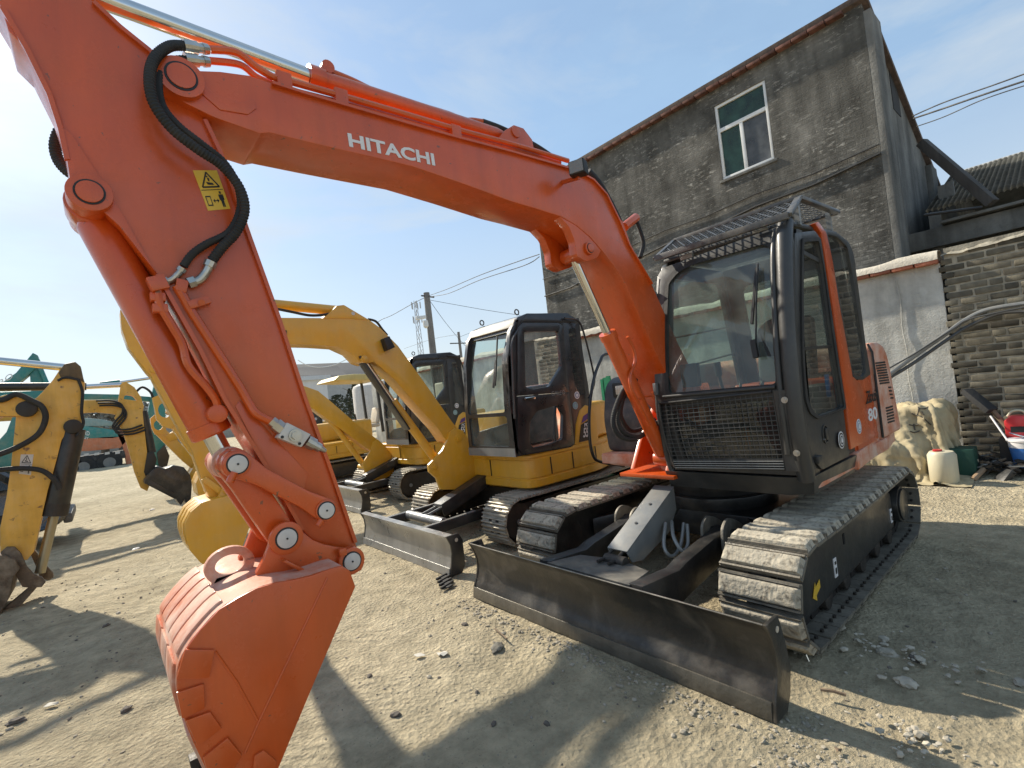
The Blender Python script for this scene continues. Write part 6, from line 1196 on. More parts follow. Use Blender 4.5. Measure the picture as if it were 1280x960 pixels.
for yy in (yo_+.07, yo_-.27):
    trace([(1, 690), (8, 684), (18, 684), (26, 692), (33, 708), (42, 718), (53, 722), (57, 728), (52, 734), (40, 735), (28, 734), (20, 720), (10, 705), (3, 698)], yy, .05, OLD, 'guide_link', A1)
trace([(36, 735), (44, 726), (50, 730), (20, 764), (10, 768), (6, 760)], yo_-.02, .1, OLD, 'bucket_link', A1)
trace([(34, 684), (44, 688), (56, 705), (66, 716), (67, 722), (60, 726), (50, 722), (44, 706)], yo_-.28, .05, OLD, 'guide_link', A1)
trace([(0, 694), (18, 700), (24, 712), (16, 722), (10, 750), (0, 766), (-60, 800), (-70, 700)], yo_+.15, .6, OLD, 'bucket', A1)
qm = quadmap([(26, 568), (42, 568), (38.5, 594), (23.5, 592)], yo_+.001); warn(qm, oa, WHB)
for P_, r, y in (([(-30, 492), (0, 500), (20, 493), (38, 500), (52, 508), (57, 522), (50, 540), (35, 552), (10, 564), (-20, 574)], .028, yo_+.09), ([(-20, 590), (14, 586), (40, 586), (56, 590), (70, 602), (74, 612)], .026, yo_+.06), ([(98, 475), (103, 490), (102, 515), (104, 530), (96, 545)], .015, yo_+.03), ([(72, 476), (82, 472), (100, 475)], .013, yo_+.03)):
    mb = MB(); mb.tube(spline([atY(u, v, y) for u, v in P_], 8), r, 9); mb.build('hose', RUB, A1)
# second old machine: goose neck boom, arm with a black bucket
yo2 = -10.0
OP = V((8.8, -10.2, 0)); A2 = thing('excavator', 'old yellow excavator farther back at the left with black toothed bucket hanging', 'excavator', OP)
machine_rest(A2, OP, YO)
ab = trace([(100, 500), (125, 500), (150, 502), (163, 508), (162, 522), (140, 517), (120, 515), (104, 516), (90, 518), (60, 522), (60, 500)], yo2-.02, .26, YO, 'boom', A2); hidden_boom(A2, atY(70, 512, yo2), OP, .26, YO, yo2-.05)
q = [V((p.x, p.z)) for p in [atY(u, v, yo2) for u, v in ((146, 512), (149, 494), (151, 480), (157, 477), (168, 484), (176, 496), (180, 508), (178, 516), (172, 524), (154, 528), (144, 522))]]; c = atY(162, 497, yo2)
mb = MB(); ringplate(mb, q, rnd2([(c.x+.1, c.z-.02), (c.x+.06, c.z+.07), (c.x-.06, c.z+.03), (c.x-.12, c.z-.08)], .03), mY(yo2), (0, -.2, 0)); mb.build('arm_head', YO, A2)
trace([(143, 522), (148, 512), (178, 512), (181, 540), (184, 566), (189, 582), (190, 600), (184, 614), (176, 610), (168, 590), (163, 570), (157, 550), (154, 540)], yo2+.005, .22, YO, 'arm', A2)
trace([(159, 541), (166, 540), (170, 560), (170, 568), (165, 565)], yo2+.012, .006, YO, 'side_doubler', A2, .002)
mb = MB(); mb.cyl(atY(178, 514, yo2-.1), atY(189, 566, yo2-.1), .085, 20); mb.build('bucket_cylinder', BK, A2); mb = MB(); mb.cyl(atY(-60, 498-14, yo2-.1), atY(108, 483, yo2-.1), .075, 18); mb.build('arm_cylinder', BK, A2); mb = MB(); mb.cyl(atY(105, 483.5, yo2-.1), atY(152, 481, yo2-.1), .05, 14); mb.build('arm_cylinder_rod', CHR, A2)
bq = trace([(180, 600), (189, 588), (198, 583), (206, 586), (218, 582), (230, 584), (238, 594), (240, 606), (239, 622), (237, 636), (233, 634), (231, 624), (226, 632), (222, 627), (219, 622), (205, 613), (190, 606), (181, 605)], yo2+.2, .62, mat('black bucket paint', (.013, .013, .013), .4, coat=.3, var=.2, dust=.2), 'bucket', A2, .014)
trace([(184, 606), (219, 624), (224, 620), (188, 600)], yo2+.21, .012, BK, 'side_cutter', bq, .003)
trace([(184, 566), (192, 564), (196, 574), (192, 592), (184, 600), (180, 590)], yo2+.03, .2, bpy.data.materials['greasy black'], 'bucket_link', A2)
for k in range(3): mb = MB(); mb.tube(spline([atY(u+k*2, v+k*3, yo2+.05) for u, v in ((120, 501), (140, 501), (152, 506), (153, 516), (145, 526), (141, 534), (150, 537), (164, 536), (178, 531))], 6), .018, 6); mb.build('hose', RUB, A2)
# ================================================================== teal machines
yt = -14.0
OT = V((9.5, -14.2, 0)); B1 = thing('excavator', 'teal excavator at the left edge with white letters on its peaked boom', 'excavator', OT); machine_rest(B1, OT, TE)
tb = trace([(-60, 548), (-60, 526), (-20, 497), (0, 480), (20, 466), (36, 447), (41, 441), (47, 444), (50, 455), (36, 468), (16, 485), (0, 500)], yt, .35, TE, 'boom', B1)
hidden_boom(B1, atY(-60, 535, yt), OT, .35, TE, yt)
trace([(36, 450), (44, 442), (50, 450), (56, 478), (58, 500), (44, 500), (38, 478)], yt-.05, .3, TE, 'arm', B1)
trace([(-40, 600), (-10, 560), (8, 540), (16, 520), (26, 517), (34, 520), (20, 590), (10, 605)], -9.0, .5, TE, 'counter_boom', B1)
mb = MB(); mb.cyl(atY(48, 455, yt), atY(63, 490, yt), .05, 12); mb.build('bucket_cylinder', TE, B1)
a, b, c = atY(1, 482, yt+.003), atY(17, 471.5, yt+.003), atY(-2, 478-2, yt+.003); text('lettering', 'RO', a, b-a, c-a, WHT, tb, bold=.01)
yt2 = -13.0
OU = V((9.6, -17.6, 0)); B2 = thing('excavator', 'teal excavator whose long arm hangs behind the black toothed bucket', 'excavator', OU); machine_rest(B2, OU, TE)
trace([(193, 480), (200, 476), (206, 486), (207, 520), (206, 560), (200, 584), (193, 590), (186, 570), (184, 520), (188, 500)], yt2, .3, TE, 'arm', B2)
trace([(60, 492), (100, 492), (150, 493), (188, 496), (190, 502), (150, 499), (100, 499), (60, 499)], yt2-.05, .3, TE, 'boom', B2)
hidden_boom(B2, atY(65, 496, yt2), OU, .3, TE, yt2)
mb = MB(); mb.cyl(atY(125, 481, yt2), atY(150, 478, yt2), .07, 14); mb.build('arm_cylinder', TE, B2); mb = MB(); mb.cyl(atY(150, 478, yt2), atY(192, 472, yt2), .035, 12); mb.build('arm_cylinder_rod', CHR, B2)
mb = MB(); mb.tube(spline([atY(u, v, yt2+.1) for u, v in ((170, 490), (178, 484), (188, 490), (192, 500))], 6), .03, 6); mb.build('hose', RUB, B2)
trace([(196, 566), (206, 556), (212, 570), (208, 588), (200, 592)], yt2+.05, .3, BK, 'bucket_link', B2)
# far teal and orange machine on a flatbed lorry
yt3 = -36.0
FZ = V((4.2, -36.3, 0)); B3 = thing('flatbed_truck', 'dark flatbed lorry far back at the left carrying a boom and orange deck', 'truck', FZ)
def far(px_, w, m, name, par=B3, y=yt3, bev=.02): return trace(px_, y, w, m, name, par, bev)
far([(60, 590), (60, 580), (95, 572), (140, 566), (156, 563), (158, 572), (140, 576), (95, 583)], 2.2, mat('dark chassis', (.025, .025, .028), .6, var=.3, dust=.4), 'chassis')
for u, v in ((137, 578), (104, 584), (90, 586)): c = atY(u, v, yt3+.1); mb = MB(); mb.cyl(c, c-V((0, .4, 0)), .62, 26); w_ = mb.build('wheel', RUB, B3, bevel=.06, seg=3); mb = MB(); mb.cyl(c+V((0, .03, 0)), c-V((0, .1, 0)), .3, 18); mb.build('rim', GRY, w_)
ORF = mat('faded orange deck', (.5, .17, .08), .6, var=.15, dust=.4)
far([(90, 564), (92, 550), (130, 546), (156, 545), (158, 552), (150, 560), (110, 564)], 2.0, ORF, 'orange_deck')
far([(96, 548), (96, 532), (112, 533), (140, 537), (150, 540), (156, 545), (140, 548)], 1.6, TE, 'teal_boom')
far([(100, 533), (100, 522), (127, 524), (140, 527), (142, 532)], 1.2, mat('pale blue grey panel', (.2, .3, .3), .5, dust=.5), 'side_panel')
far([(145, 540), (152, 536), (160, 545), (166, 575), (164, 583), (158, 580), (154, 560)], .8, ORF, 'hanging_boom')
a, b, c = atY(101, 543.5, yt3+.01), atY(112, 544.5, yt3+.01), atY(101, 538, yt3+.01); text('lettering', 'ARD', a, b-a, c-a, WHT, B3, th=.02, bold=.01)
a, b, c = atY(99, 548.5, yt3+.03), atY(111, 549.2, yt3+.03), atY(99, 545.5, yt3+.03); text('lettering', 'ANY', a, b-a, c-a, WHT, B3, th=.02, bold=.01)
for k in range(5): far([(92+k*13, 568-k*.8), (98+k*13, 567-k*.8), (98+k*13, 570-k*.8), (92+k*13, 571-k*.8)], .05, WHB, 'marker', y=yt3+.12, bev=0)
# dark car behind the scratched arm
CARM = mat('black car paint', (.012, .013, .017), .2, coat=1, coatr=.03, var=.1, dust=.3); 
yc_ = -9.2; c0 = atZ(80, 668); CR = thing('parked_car', 'dark parked car with red tail lamp behind the scratched yellow arm', 'car', V((6.2, -9.6, 0)))
side = rnd2([(4.62, .38), (4.55, .62), (4.62, .88), (4.95, 1.02), (5.4, 1.42), (6.7, 1.46), (7.5, 1.05), (8.55, .92), (8.7, .6), (8.65, .32), (4.9, .28)], .12)
mb = MB(); n = len(side); secs = [(-8.62, .0, .08), (-8.56, .0, .02), (-8.9, 0, 0), (-10.1, 0, 0), (-10.36, 0, .04)]
ct = V((6.6, .7)); vs = []
for y, _, ins in [(-8.70, 0, .10), (-8.62, 0, .03), (-8.66, 0, 0), (-10.2, 0, 0), (-10.3, 0, .03), (-10.22, 0, .1)]:
    for p in side: 
        tum = .22*max(0, p.y-.9)/.5; yy = y-(tum if y > -9.4 else -tum); vs.append(V((p.x+(ct.x-p.x)*ins, yy, p.y+(ct.y-p.y)*ins)))
mb.add(vs, [(r*n+k, r*n+(k+1) % n, (r+1)*n+(k+1) % n, (r+1)*n+k) for r in range(5) for k in range(n)]+[tuple(range(n-1, -1, -1)), tuple(range(5*n, 6*n))]); cb = mb.build('body', CARM, CR, ang=40)
mb = MB(); mb.prism([V((x, -8.60-.22*max(0, z-.9)/.5, z)) for x, z in ((5.15, 1.02), (5.5, 1.36), (6.6, 1.40), (7.25, 1.04))], (0, -.01, 0)); mb.prism([V((4.97, -8.9, 1.045)), V((4.97, -10.0, 1.045)), V((5.40, -9.9, 1.425)), V((5.40, -9.0, 1.425))], (-.01, 0, .012)); mb.build('window', GLD, CR)
for xx in (5.35, 7.85):
    for yy in (-8.72, -10.02): mb = MB(); mb.cyl((xx, yy+.08, .32), (xx, yy-.14, .32), .32, 26); w_ = mb.build('wheel', RUB, CR, bevel=.03); mb = MB(); mb.cyl((xx, yy+.10, .32), (xx, yy, .32), .2, 18); mb.build('rim', GRY, w_, bevel=.02)
mb = MB(); mb.box((4.64, -8.84, .78), (.12, .28, .16)); mb.build('tail_lamp', RED, CR, bevel=.03); mb = MB(); mb.box((4.64, -10.05, .78), (.12, .28, .16)); mb.build('tail_lamp', RED, CR, bevel=.03)
mb = MB(); mb.box((4.58, -9.45, .42), (.12, 1.5, .16)); mb.build('bumper', mat('grey bumper', (.08, .08, .08), .5, dust=.3), CR, bevel=.04); mb = MB(); mb.box((4.60, -9.45, .70), (.02, .44, .12)); mb.build('number_plate', WHB, CR)
# ================================================================== far background
fbm = thing('far_hall', 'long low hall with dark grey roof far behind the yellow boom', 'building', V((-18, -60, 0)))
a, b, c, d = atY(330, 450, -60), atY(470, 446, -60), atY(470, 472, -60), atY(330, 474, -60)
mb = MB(); mb.prism([a+V((0, -6, 0)), b+V((0, -6, 0)), c, d], (0, -.3, 0)); mb.build('roof', mat('dark hall roof', (.035, .038, .042), .7, var=.25, vscale=.5), fbm)
mb = MB(); mb.prism([V((d.x, -60.2, 0)), V((c.x, -60.2, 0)), V((c.x, -60.2, c.z-.05)), V((d.x, -60.2, d.z-.05))], (0, -12, 0)); mb.build('wall', mat('pale hall wall', (.4, .4, .39), .8, var=.1), fbm)
wh = thing('white_cabin', 'white flat roofed cabin beyond the yellow machines', 'cabin', V((-6, -28, 0)))
a, b = atY(376, 476, -28), atY(408, 474, -28); mb = MB(); mb.prism([V((a.x, -28, 0)), V((b.x, -28, 0)), V((b.x, -28, b.z)), V((a.x, -28, a.z))], (0, -3, 0)); mb.build('wall', mat('white cabin wall', (.6, .61, .62), .6, var=.08), wh); mb = MB(); mb.prism([V((a.x+.2, -27.8, a.z)), V((b.x-.2, -27.8, b.z)), V((b.x-.2, -27.8, b.z+.25)), V((a.x+.2, -27.8, a.z+.25))], (0, -3.4, 0)); mb.build('roof', mat('pale cabin roof', (.5, .53, .56), .5, var=.08), wh)
tk_ = thing('water_tank', 'white round water tank beyond the canopy excavator', 'tank', atZ(462, 560)); a = atY(462, 498, -20); a.y = -20
tk_.location = V((a.x, -20, 0)); mb = MB(); mb.tube([V((a.x, -20, .9)), V((a.x, -20, 2.6)), V((a.x, -20, 2.75)), V((a.x, -20, 2.95))], [.75, .75, .68, .2], 32); mb.build('tank_shell', WHB, tk_, ang=30)
mb = MB()
for k in range(4): mb.tube([V((a.x+.55*math.cos(k*PI/2+.6), -20+.55*math.sin(k*PI/2+.6), 0)), V((a.x+.55*math.cos(k*PI/2+.6), -20+.55*math.sin(k*PI/2+.6), .9))], .05, 6)
mb.build('tank_stand', BK, tk_)
# trees far behind
HZL = mat('haze-tinted twigs', (.25, .25, .23), .9, var=.2, vscale=3)  # distance haze put into the crown colour of the farthest trees
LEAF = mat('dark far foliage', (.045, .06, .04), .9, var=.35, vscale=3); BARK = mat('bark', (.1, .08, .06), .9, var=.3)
def tree(x, y, h, r, label, seed, conif=False, bare=False):
    q = random.Random(seed); R_ = thing('tree', label, 'tree', V((x, y, 0)), 'far trees beyond the yard')
    mb = MB(); mb.tube([V((x, y, 0)), V((x+.1, y, h*.5)), V((x, y, h*.85))], [r*.12, r*.08, r*.02], 7)
    for k in range(9): z = h*(.35+.05*k); a = q.uniform(0, 6.3); l = r*(.5+.4*q.random()); mb.tube([V((x, y, z)), V((x+l*math.cos(a), y+l*math.sin(a), z+l*.6))], [r*.04, r*.012], 5)
    mb.build('trunk', BARK, R_); mb = MB()
    for k in range(900 if not bare else 240):
        t = q.random(); z = h*(.28+.72*t); rr_ = r*((1-t)*1.05+.06 if conif else math.sin(PI*(t*.85+.12))**.7)*(q.random()**.45); a = q.uniform(0, 6.3); s = r*.085*q.uniform(.6, 1.3)
        if noise.noise(V((math.cos(a)*1.6, math.sin(a)*1.6, z*1.1+seed))) < -.22: continue
        c = V((x+rr_*math.cos(a), y+rr_*math.sin(a), z)); u_ = V((q.gauss(0, 1), q.gauss(0, 1), q.gauss(0, .6))).normalized(); w_ = u_.orthogonal().normalized(); mb.add([c-u_*s, c+w_*s*.7, c+u_*s, c-w_*s*.7], [(0, 1, 2, 3)])
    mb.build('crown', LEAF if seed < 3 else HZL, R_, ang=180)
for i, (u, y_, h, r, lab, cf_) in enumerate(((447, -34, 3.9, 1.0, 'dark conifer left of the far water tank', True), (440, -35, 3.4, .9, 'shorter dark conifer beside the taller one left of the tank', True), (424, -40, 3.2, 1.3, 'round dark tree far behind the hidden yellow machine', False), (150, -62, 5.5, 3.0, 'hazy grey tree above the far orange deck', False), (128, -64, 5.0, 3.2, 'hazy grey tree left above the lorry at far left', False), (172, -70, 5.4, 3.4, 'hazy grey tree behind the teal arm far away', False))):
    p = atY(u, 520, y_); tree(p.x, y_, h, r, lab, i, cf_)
# distant low line of buildings and trees closing the yard
hb = thing('far_wall', 'long low pale wall closing the yard far behind the machines', 'wall', V((0, -75, 0)))
mb = MB(); mb.box((-10, -75, 1.1), (120, .4, 2.2)); mb.build('wall_face', mat('far pale wall', (.36, .35, .33), .9, var=.2, vscale=.3), hb)
# poles, wires, mast
def pole(u0, v0, u1, v1, y, r, label, name='utility_pole'):
    a = atY(u0, v0, y); R_ = thing(name, label, 'pole', V((a.x, y, 0))); mb = MB(); mb.tube([V((a.x, y, 0)), V((a.x, y, a.z))], [r*1.15, r*.85], 14); mb.build('shaft', mat('concrete pole', (.2, .19, .18), .9, var=.2) if 'concrete pole' not in bpy.data.materials else bpy.data.materials['concrete pole'], R_); return R_, a
R1, pa = pole(533, 366, 541, 440, -18, .17, 'tall concrete pole with two white cameras rising behind the yellow boom')
mb = MB(); mb.bar(pa+V((.3, 0, -.15)), pa+V((-.4, 0, -.2)), .06, .06); mb.build('cross_arm', BK, R1)
c = atY(526, 397, -17.7); mb = MB(); mb.box(c, (.5, .16, .16), Matrix.Rotation(.12, 3, 'Y')); mb.build('camera_box', ALU, R1, bevel=.02)
c = atY(532, 405, -17.7); mb = MB(); mb.tube([c+V((0, 0, .16)), c+V((0, 0, 0)), c-V((0, 0, .12)), c-V((0, 0, .2))], [.11, .13, .12, .04], 14); mb.build('dome_camera', ALU, R1)
R2, pb_ = pole(573, 415, 578, 445, -30, .12, 'thin distant pole seen between the two black cabs')
mb = MB(); mb.bar(pb_+V((.9, 0, -.9)), pb_+V((-.9, 0, -.9)), .08, .08); mb.build('cross_arm', BK, R2)
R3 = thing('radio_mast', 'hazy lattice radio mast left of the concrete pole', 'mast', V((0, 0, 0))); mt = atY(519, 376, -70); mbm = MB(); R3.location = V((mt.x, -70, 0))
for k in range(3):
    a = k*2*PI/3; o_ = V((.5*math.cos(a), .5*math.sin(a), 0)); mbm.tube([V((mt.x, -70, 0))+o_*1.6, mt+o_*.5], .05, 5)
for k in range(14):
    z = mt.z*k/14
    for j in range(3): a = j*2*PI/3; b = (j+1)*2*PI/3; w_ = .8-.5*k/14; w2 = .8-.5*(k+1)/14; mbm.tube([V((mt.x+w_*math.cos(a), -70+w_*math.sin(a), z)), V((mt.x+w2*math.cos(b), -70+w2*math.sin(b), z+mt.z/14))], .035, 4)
HAZY = mat('hazy galvanised steel', (.4, .42, .45), .8); mbm.build('lattice', HAZY, R3); mb = MB()  # mast steel paled: haze of the distance put into its colour
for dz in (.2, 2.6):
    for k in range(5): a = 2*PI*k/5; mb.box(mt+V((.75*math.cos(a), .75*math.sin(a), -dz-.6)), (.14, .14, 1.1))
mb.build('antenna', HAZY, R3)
def wire(pts, r, label, sag=0): 
    mb = MB(); out = []
    for (u, v, y) in pts: out.append(atY(u, v, y))
    P_ = spline(out, 8); mb.tube(P_, r, 5, False); return tag(mb.build('overhead_wire', RUB), label, 'wire')
wire([(674, 318, -6.6), (650, 326, -8), (600, 344, -11), (560, 361, -15), (535, 370, -18)], .012, 'upper overhead wire from dark building to the concrete pole')
wire([(674, 321, -6.6), (655, 332, -8), (600, 350, -11), (560, 367, -15), (535, 371, -18)], .012, 'lower overhead wire from dark building to the concrete pole')
wire([(533, 371, -18), (515, 380, -19), (490, 394, -21), (478, 399, -22), (472, 403, -22.5)], .014, 'wire dropping left from the concrete pole to the yellow boom')
wire([(536, 374, -18), (556, 402, -20), (575, 425, -22), (590, 441, -24)], .012, 'steep wire from the concrete pole down to the black cab')
wire([(537, 375, -18), (570, 381, -17), (610, 388, -16), (650, 394, -15)], .010, 'long faint wire running right from the concrete pole')
wire([(575, 421, -30), (600, 412, -30), (630, 405, -30)], .012, 'faint wire right of the distant thin pole')
wire([(573, 418, -30), (540, 424, -34), (505, 436, -40)], .012, 'faint wire left of the distant thin pole')
mb = MB(); mb.tube(spline([atY(u, v, -40) for u, v in ((372, 450), (385, 457), (400, 459), (418, 456), (436, 448))], 6), .035, 5); tag(mb.build('overhead_wire', ALU), 'white cable sagging in front of the far hall roof', 'wire')
def wx(pts, r, label):
    mb = MB(); mb.tube(spline([atX(*p) for p in pts], 8), r, 5, False); tag(mb.build('overhead_wire', RUB), label, 'wire')
wx([(1141, 145, -5.2), (1180, 128, -5), (1240, 107, -4.7), (1290, 89, -4.5)], .009, 'top thin wire crossing the blue sky at the right')
wx([(1142, 148, -5.2), (1175, 137, -5), (1230, 118, -4.7), (1290, 98, -4.5)], .012, 'middle dark wire crossing the blue sky at the right')
wx([(1146, 158, -5.2), (1180, 146, -5), (1230, 124, -4.7), (1290, 104, -4.5)], .007, 'lowest faint wire crossing the blue sky at the right')
# ================================================================== things by the walls
# cable bundle
CBR = mat('grey cable sheath', (.06, .06, .058), .5, coat=.2, var=.2)
for k, (P_, r, m_, lab) in enumerate((([(1112, 468, -3.9), (1140, 447, -4.1), (1180, 419, -4.35), (1205, 401, -4.45), (1235, 387, -4.45), (1290, 378, -4.4)], .028, GRY, 'thick grey conduit of the bundle along the brick wall'), ([(1112, 472, -3.9), (1140, 455, -4.1), (1185, 424, -4.35), (1212, 407, -4.45), (1250, 392, -4.45), (1290, 389, -4.4)], .022, CBR, 'thick black cable under the grey conduit on the brick wall'), ([(1112, 460, -3.9), (1145, 441, -4.1), (1190, 412, -4.35), (1215, 398, -4.4), (1290, 382, -4.36)], .010, CBR, 'thinnest cable of the bundle reaching the brick wall'))):
    mb = MB(); mb.tube(spline([atX(*p) for p in P_], 8), r, 9); tag(mb.build('cable', m_), lab, 'cable')
# tarpaulin over a heap
TARP = mat('cream tarpaulin', (.41, .345, .215), .88, spec=.15, var=.2, vscale=4, dust=.3, dustcol=(.3, .26, .2), bump=.35, bscale=12)
def heap(x, y):
    """the covered heap: a tall block by the wall, a low step before it, the floor"""
    sg = lambda d, w: 1/(1+np.exp(-d/w))
    tall = .84*sg(-3.78-x, .02)*sg(y+.45, .03)*sg(.97-y, .02)*(1-.13*sg(.35-y, .12))
    low = .34*sg(-3.42-x, .025)*sg(y+.55, .03)*sg(.80-y, .03)
    mid = .20*np.exp(-((x+3.62)**2+(y-.35)**2)/.03)
    return np.maximum(tall, low+mid)+.01
def drape(nx, ny, x0, x1, y0, y1, slack, steps):
    """a sheet let fall over the heap: position based springs"""
    rng = np.random.RandomState(5); X, Y = np.meshgrid(np.linspace(x0, x1, nx), np.linspace(y0, y1, ny), indexing='ij')
    Z = np.full_like(X, .95)+rng.rand(nx, ny)*.02+.05*np.sin(Y*17+3*np.sin(X*5))+.03*np.sin(Y*29-X*11); P = np.stack([X, Y, Z], -1); Q = P.copy()
    dx = (x1-x0)/(nx-1)*slack; dy = (y1-y0)/(ny-1)*slack*1.16; dg = math.hypot(dx, dy)
    def con(A, B, r, k=.5):
        d = B-A; l = np.linalg.norm(d, axis=-1, keepdims=True)+1e-9; c = d*(1-r/l)*k; A += c; B -= c
    for it in range(steps):
        vel = (P-Q)*.97; Q = P.copy(); P = P+vel; P[..., 2] -= .0009
        for _ in range(9):
            for o in (0, 1):
                con(P[o:nx-1:2], P[o+1:nx:2][:P[o:nx-1:2].shape[0]], dx); con(P[:, o:ny-1:2], P[:, o+1:ny:2][:, :P[:, o:ny-1:2].shape[1]], dy)
            for o in (0, 1):
                A = P[o:nx-1:2, :-1]; B = P[o+1:nx:2, 1:][:A.shape[0]]; con(A, B, dg, .12); A = P[o:nx-1:2, 1:]; B = P[o+1:nx:2, :-1][:A.shape[0]]; con(A, B, dg, .12)
            for o in (0, 1, 2, 3):   # bending
                A = P[o:nx-2:4]; B = P[o+2:nx:4][:A.shape[0]]; A = A[:B.shape[0]]; con(A, B, dx*2, .015); A = P[:, o:ny-2:4]; B = P[:, o+2:ny:4][:, :A.shape[1]]; A = A[:, :B.shape[1]]; con(A, B, dy*2, .015)
        x, y = P[..., 0], P[..., 1]; h = heap(x, y); e = .004; gx_ = (heap(x+e, y)-h)/e; gy_ = (heap(x, y+e)-h)/e
        n = np.stack([-gx_, -gy_, np.ones_like(h)], -1); n /= np.linalg.norm(n, axis=-1, keepdims=True); pen = np.maximum(0, h+.006-P[..., 2])*n[..., 2]
        P += n*pen[..., None]; hit = pen > 0; Q[hit] = P[hit]-(P[hit]-Q[hit])*.25
        P[..., 0] = np.maximum(P[..., 0], XW+.03)
    return P
TP = drape(96, 110, -4.56, -3.12, -.80, 1.16, 1.10, 240)
def foldit(P):
    G = np.gradient(P, axis=0), np.gradient(P, axis=1); N_ = np.cross(G[0], G[1]); N_ /= np.linalg.norm(N_, axis=-1, keepdims=True)+1e-9; N_ *= np.sign(N_[..., 2:3]+.02)
    for i in range(P.shape[0]):
        for j in range(P.shape[1]):
            x, y, z = [float(c) for c in P[i, j]]; u = y*6.2+x*3.1; f = 0
            f += .036*(1-3.4*abs(noise.noise(V((y*3.4+z*2.2, x*2.0-z*1.2, 3.3)))))
            f += .030*(1-3.6*abs(noise.noise(V((y*6.5-x*4.5, x*1.6+z*1.5, 8.1)))))
            f += .013*(1-3.6*abs(noise.noise(V((y*13+x*9, z*8-x*6, 1.1)))))
            e = min(1, z/.12); P[i, j] += N_[i, j]*f*(.25+.75*e)
    P[..., 2] = np.maximum(P[..., 2], .006); P[..., 0] = np.maximum(P[..., 0], XW+.03); return P
TP = foldit(TP)
def onpix(u, v):
    best = None
    for i in range(0, 96):
        for j in range(0, 110):
            p = V([float(c) for c in TP[i, j]]); d = p-CP; w = d.dot(FW); e = (640+FL*d.dot(RT)/w-u)**2+(480-FL*d.dot(UP)/w-v)**2
            k = e+w*40
            if best is None or k < best[0]: best = (k, p)
    return best[1]+V((.006, 0, .003))
def tarp_h(s, t):
    i = min(95, max(0, int(round((1-t)*95)))); j = min(109, max(0, int(round(s*109)))); return V([float(c) for c in TP[i, j]])
mb = MB(); mb.grid(lambda a, b: V([float(c) for c in TP[int(round(a*95)), int(round(b*109))]]), 95, 109); to_ = mb.build('tarpaulin', TARP, None, ang=80)
tag(to_, 'crumpled cream tarpaulin thrown over a heap before the plaster wall', 'tarpaulin')
mb = MB(); q = random.Random(2)
def onT(s, t): p = tarp_h(s, t); return p+V((.003, 0, .003))
for a in ([(1147, 504), (1150, 511), (1146, 519), (1139, 517)], [(1150, 511), (1158, 510), (1167, 506)], [(1147, 519), (1152, 522), (1158, 525), (1163, 531)], [(1137, 531), (1143, 532), (1149, 530)], [(1143, 530), (1143, 538)], [(1136, 539), (1143, 540), (1149, 538)], [(1152, 514), (1155, 519)]):
    P_ = [onpix(*p) for p in a]; mb.tube(spline(P_, 5) if len(P_) > 2 else P_, .008, 5)
mb.build('printed_branch', mat('faded ink print', (.08, .07, .055), .8, var=.3), to_)
# drum, green crate, buckets, canister, scrap heap
dm = thing('plastic_drum', 'pale plastic drum with red cap at the right foot of the tarpaulin', 'drum', V((-3.35, .98, 0)))
dp = atZ(1186, 603); dp = V((-3.42, .96, 0)); dm.location = dp; mb = MB(); mb.tube([dp, dp+V((0, 0, .02)), dp+V((0, 0, .33)), dp+V((0, 0, .37)), dp+V((0, 0, .375))], [.12, .135, .135, .11, .05], 26); mb.build('drum_shell', WTUB, dm, ang=50)
mb = MB(); mb.cyl(dp+V((.02, -.03, .375)), dp+V((.02, -.03, .395)), .045, 16); mb.build('cap', RED, dm, bevel=.004)
mb = MB(); c = atX(1200, 590, -3.9); mb.box(V((-3.9, 1.06, .17)), (.3, .28, .34)); tag(mb.build('green_crate', mat('dark green plastic', (.01, .06, .04), .6, var=.2), bevel=.01), 'dark green crate behind the pale plastic drum', 'crate')
bk_ = thing('paint_pail', 'blue pail with white band and lid at the right edge', 'pail', atZ(1272, 600)); bp_ = V((-4.05, 1.62, 0)); bk_.location = bp_
def tpr(z): return .125+.03*z/.3
mb = MB(); mb.tube([bp_+V((0, 0, z)) for z in (.10, .11, .33)], [.11, .118, .147], 28); mb.build('pail_shell', BLU, bk_, ang=40); mb = MB(); mb.tube([bp_+V((0, 0, z)) for z in (.33, .40, .405, .425)], [.148, .155, .165, .165], 28); mb.build('white_band', WHT, bk_, ang=30); mb = MB(); mb.tube([bp_+V((-.15, 0, .41)), bp_+V((.05, -.12, .5)), bp_+V((.1, .12, .42))], .006, 6); mb.build('wire_handle', CHR, bk_)
jc = thing('red_canister', 'red canister with dark label standing behind the blue pail', 'canister', V((-4.25, 1.5, 0))); jp = V((-4.28, 1.56, .42)); 
mb = MB(); mb.prism([jp+V((0, a, b)) for a, b in ((-.11, 0), (.11, 0), (.11, .20), (.07, .26), (-.05, .26), (-.11, .20))], (.13, 0, 0)); mb.build('body', RED, jc, bevel=.02); mb = MB(); mb.box(jp+V((.133, 0, .1)), (.004, .12, .07)); mb.build('label', BLK, jc); mb = MB(); mb.tube(spline([jp+V((.06, -.08, .25)), jp+V((.06, -.03, .31)), jp+V((.06, .05, .31)), jp+V((.06, .09, .24))], 5), .012, 8); mb.build('handle', WTUB, jc)
mb = MB(); mb.box(jp+V((.06, 0, -.21)), (.3, .34, .41)); tag(mb.build('dark_box', mat('sooty box', (.03, .026, .022), .9, var=.4), bevel=.01), 'sooty dark box carrying the red canister by the brick wall', 'box')
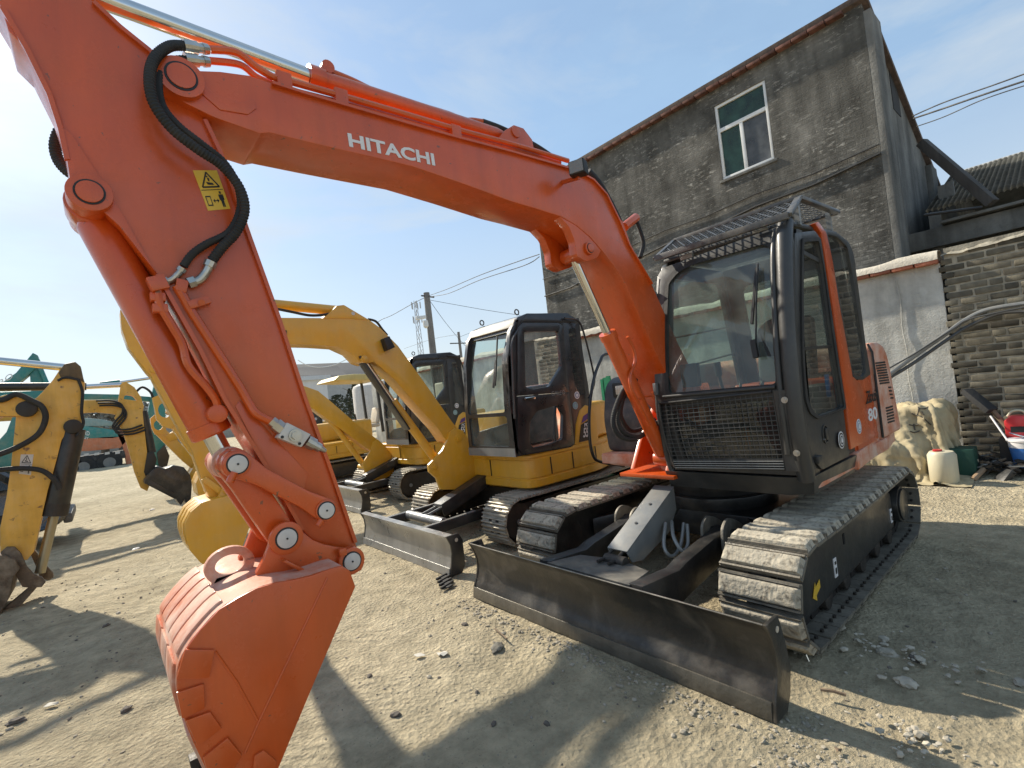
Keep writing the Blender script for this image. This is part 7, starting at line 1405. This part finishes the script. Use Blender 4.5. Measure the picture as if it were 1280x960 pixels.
def stickx(u0, v0, x0, u1, v1, x1, r, m_, name, label, cat, sq=False):
    a, b = atX(u0, v0, x0), atX(u1, v1, x1); mb = MB()
    if sq: mb.bar(a, b, r*2.4, r*1.2)
    else: mb.tube([a, b], r, 9)
    tag(mb.build(name, m_, bevel=.003 if sq else 0), label, cat)
br_ = thing('broom', 'dark broom leaning head up against the brick wall', 'broom', V((-4.2, 1.5, 0)))
mb = MB(); mb.bar(atX(1208, 488, -4.45), atX(1240, 514, -4.3), .14, .07); mb.build('head', mat('dark broom head', (.03, .03, .03), .9, bump=.5), br_, bevel=.01)
mb = MB(); mb.tube([atX(1240, 512, -4.33), atX(1264, 540, -4.25)], .028, 9); mb.build('handle', WOOD, br_)
stickx(1238, 520, -4.2, 1266, 560, -3.95, .010, WHT, 'white_rod', 'thin white rod slanting behind the blue pail', 'rod')
stickx(1202, 571, -4.0, 1222, 577, -3.95, .03, WTUB, 'plastic_pipe', 'pale stub of pipe left of the scrap heap', 'pipe')
stickx(1216, 600, -3.6, 1229, 587, -3.85, .03, mat('tan stick', (.3, .2, .12), .8), 'wood_stub', 'tan stub of wood leaning on the scrap heap', 'wood')
stickx(1210, 580, -4.0, 1262, 583, -4.0, .022, BK, 'angle_iron', 'black angle iron lying across the scrap heap', 'iron', True)
stickx(1222, 590, -3.9, 1258, 572, -4.1, .02, WOOD, 'old_board', 'brown board slanting up through the scrap heap', 'board', True)
stickx(1248, 606, -3.7, 1262, 588, -3.8, .05, BK, 'iron_plate', 'dark plate leaning below the blue pail', 'plate', True)
mb = MB(); q = random.Random(9)
for k in range(70): rock(mb, (-4.15+q.uniform(-.22, .3), 1.33+q.uniform(-.28, .3), .03+q.random()*.14), .02+.05*q.random(), .5, q.randrange(3), q)
for k in range(26):
    a = V((-4.1+q.uniform(-.25, .3), 1.32+q.uniform(-.3, .35), .04+.18*q.random())); d = V((q.gauss(0, .05), q.gauss(0, .1), q.gauss(0, .05))); mb.bar(a-d, a+d, .02, .012, mi=q.randrange(3))
o = mb.build('scrap_heap', [bpy.data.materials['sooty box'], WOOD, GRY]); o['kind'] = 'stuff'; o['label'] = 'heap of burnt scrap, boards and iron by the brick wall'
# green poles standing behind the machines
for k, (u, y_) in enumerate(((753, -1.9), (756, -1.95), (760, -2.0))):
    a, b = atX(u, 474-k*2, -2.3), atX(u-1+k*3, 575, -2.3); mb = MB(); mb.bar(V((a.x, a.y, max(0, b.z))), a, .07, .04, (1, 0, 0))
    tag(mb.build('green_post', GRN), ['left', 'middle', 'right'][k]+' of three green posts bundled beside the dark tank cover', 'post', 'green posts')
# guard rail of the first yellow machine, rising beside its tail
mb = MB(); mb.tube(spline([atY(u, v, -1.55) for u, v in ((783, 441), (757, 443), (750, 452), (742, 475), (737, 510), (737, 545), (741, 568), (750, 577), (780, 582))], 6), .018, 8); tag(mb.build('bent_rail', BK), 'bent black pipe rail rising beside the yellow excavator tail', 'rail')
# gravel heap between the machines
mb = MB(); q = random.Random(11)
for k in range(900):
    x = -1.9+q.gauss(0, .55); y = -1.55+q.gauss(0, .45); z = .32*math.exp(-((x+1.9)**2/.5+(y+1.55)**2/.45)); rock(mb, (x, y, z*q.uniform(.6, 1)), .02+.04*q.random()**2, .7, q.randrange(2), q)
o = mb.build('rubble_heap', [ROCK, mat('tan rubble', (.4, .33, .24), .9, var=.3)], ang=20); o['kind'] = 'stuff'; o['label'] = 'low heap of pale rubble between the orange and yellow machines'
# rubble by the near track end
mb = MB(); q = random.Random(13); c0 = atZ(1120, 815)
for k in range(60): rock(mb, (c0.x+q.gauss(0, .1), c0.y+q.gauss(0, .16), .005), .008+.02*q.random()**2, .5, 0, q)
for k in range(50): c1 = atZ(1140, 925); rock(mb, (c1.x+q.gauss(0, .06), c1.y+q.gauss(0, .08), .005), .006+.02*q.random()**2, .6, 0, q)
o = mb.build('loose_rubble', [ROCK], ang=20); o['kind'] = 'stuff'; o['label'] = 'broken stone chips beside the near track and blade end'
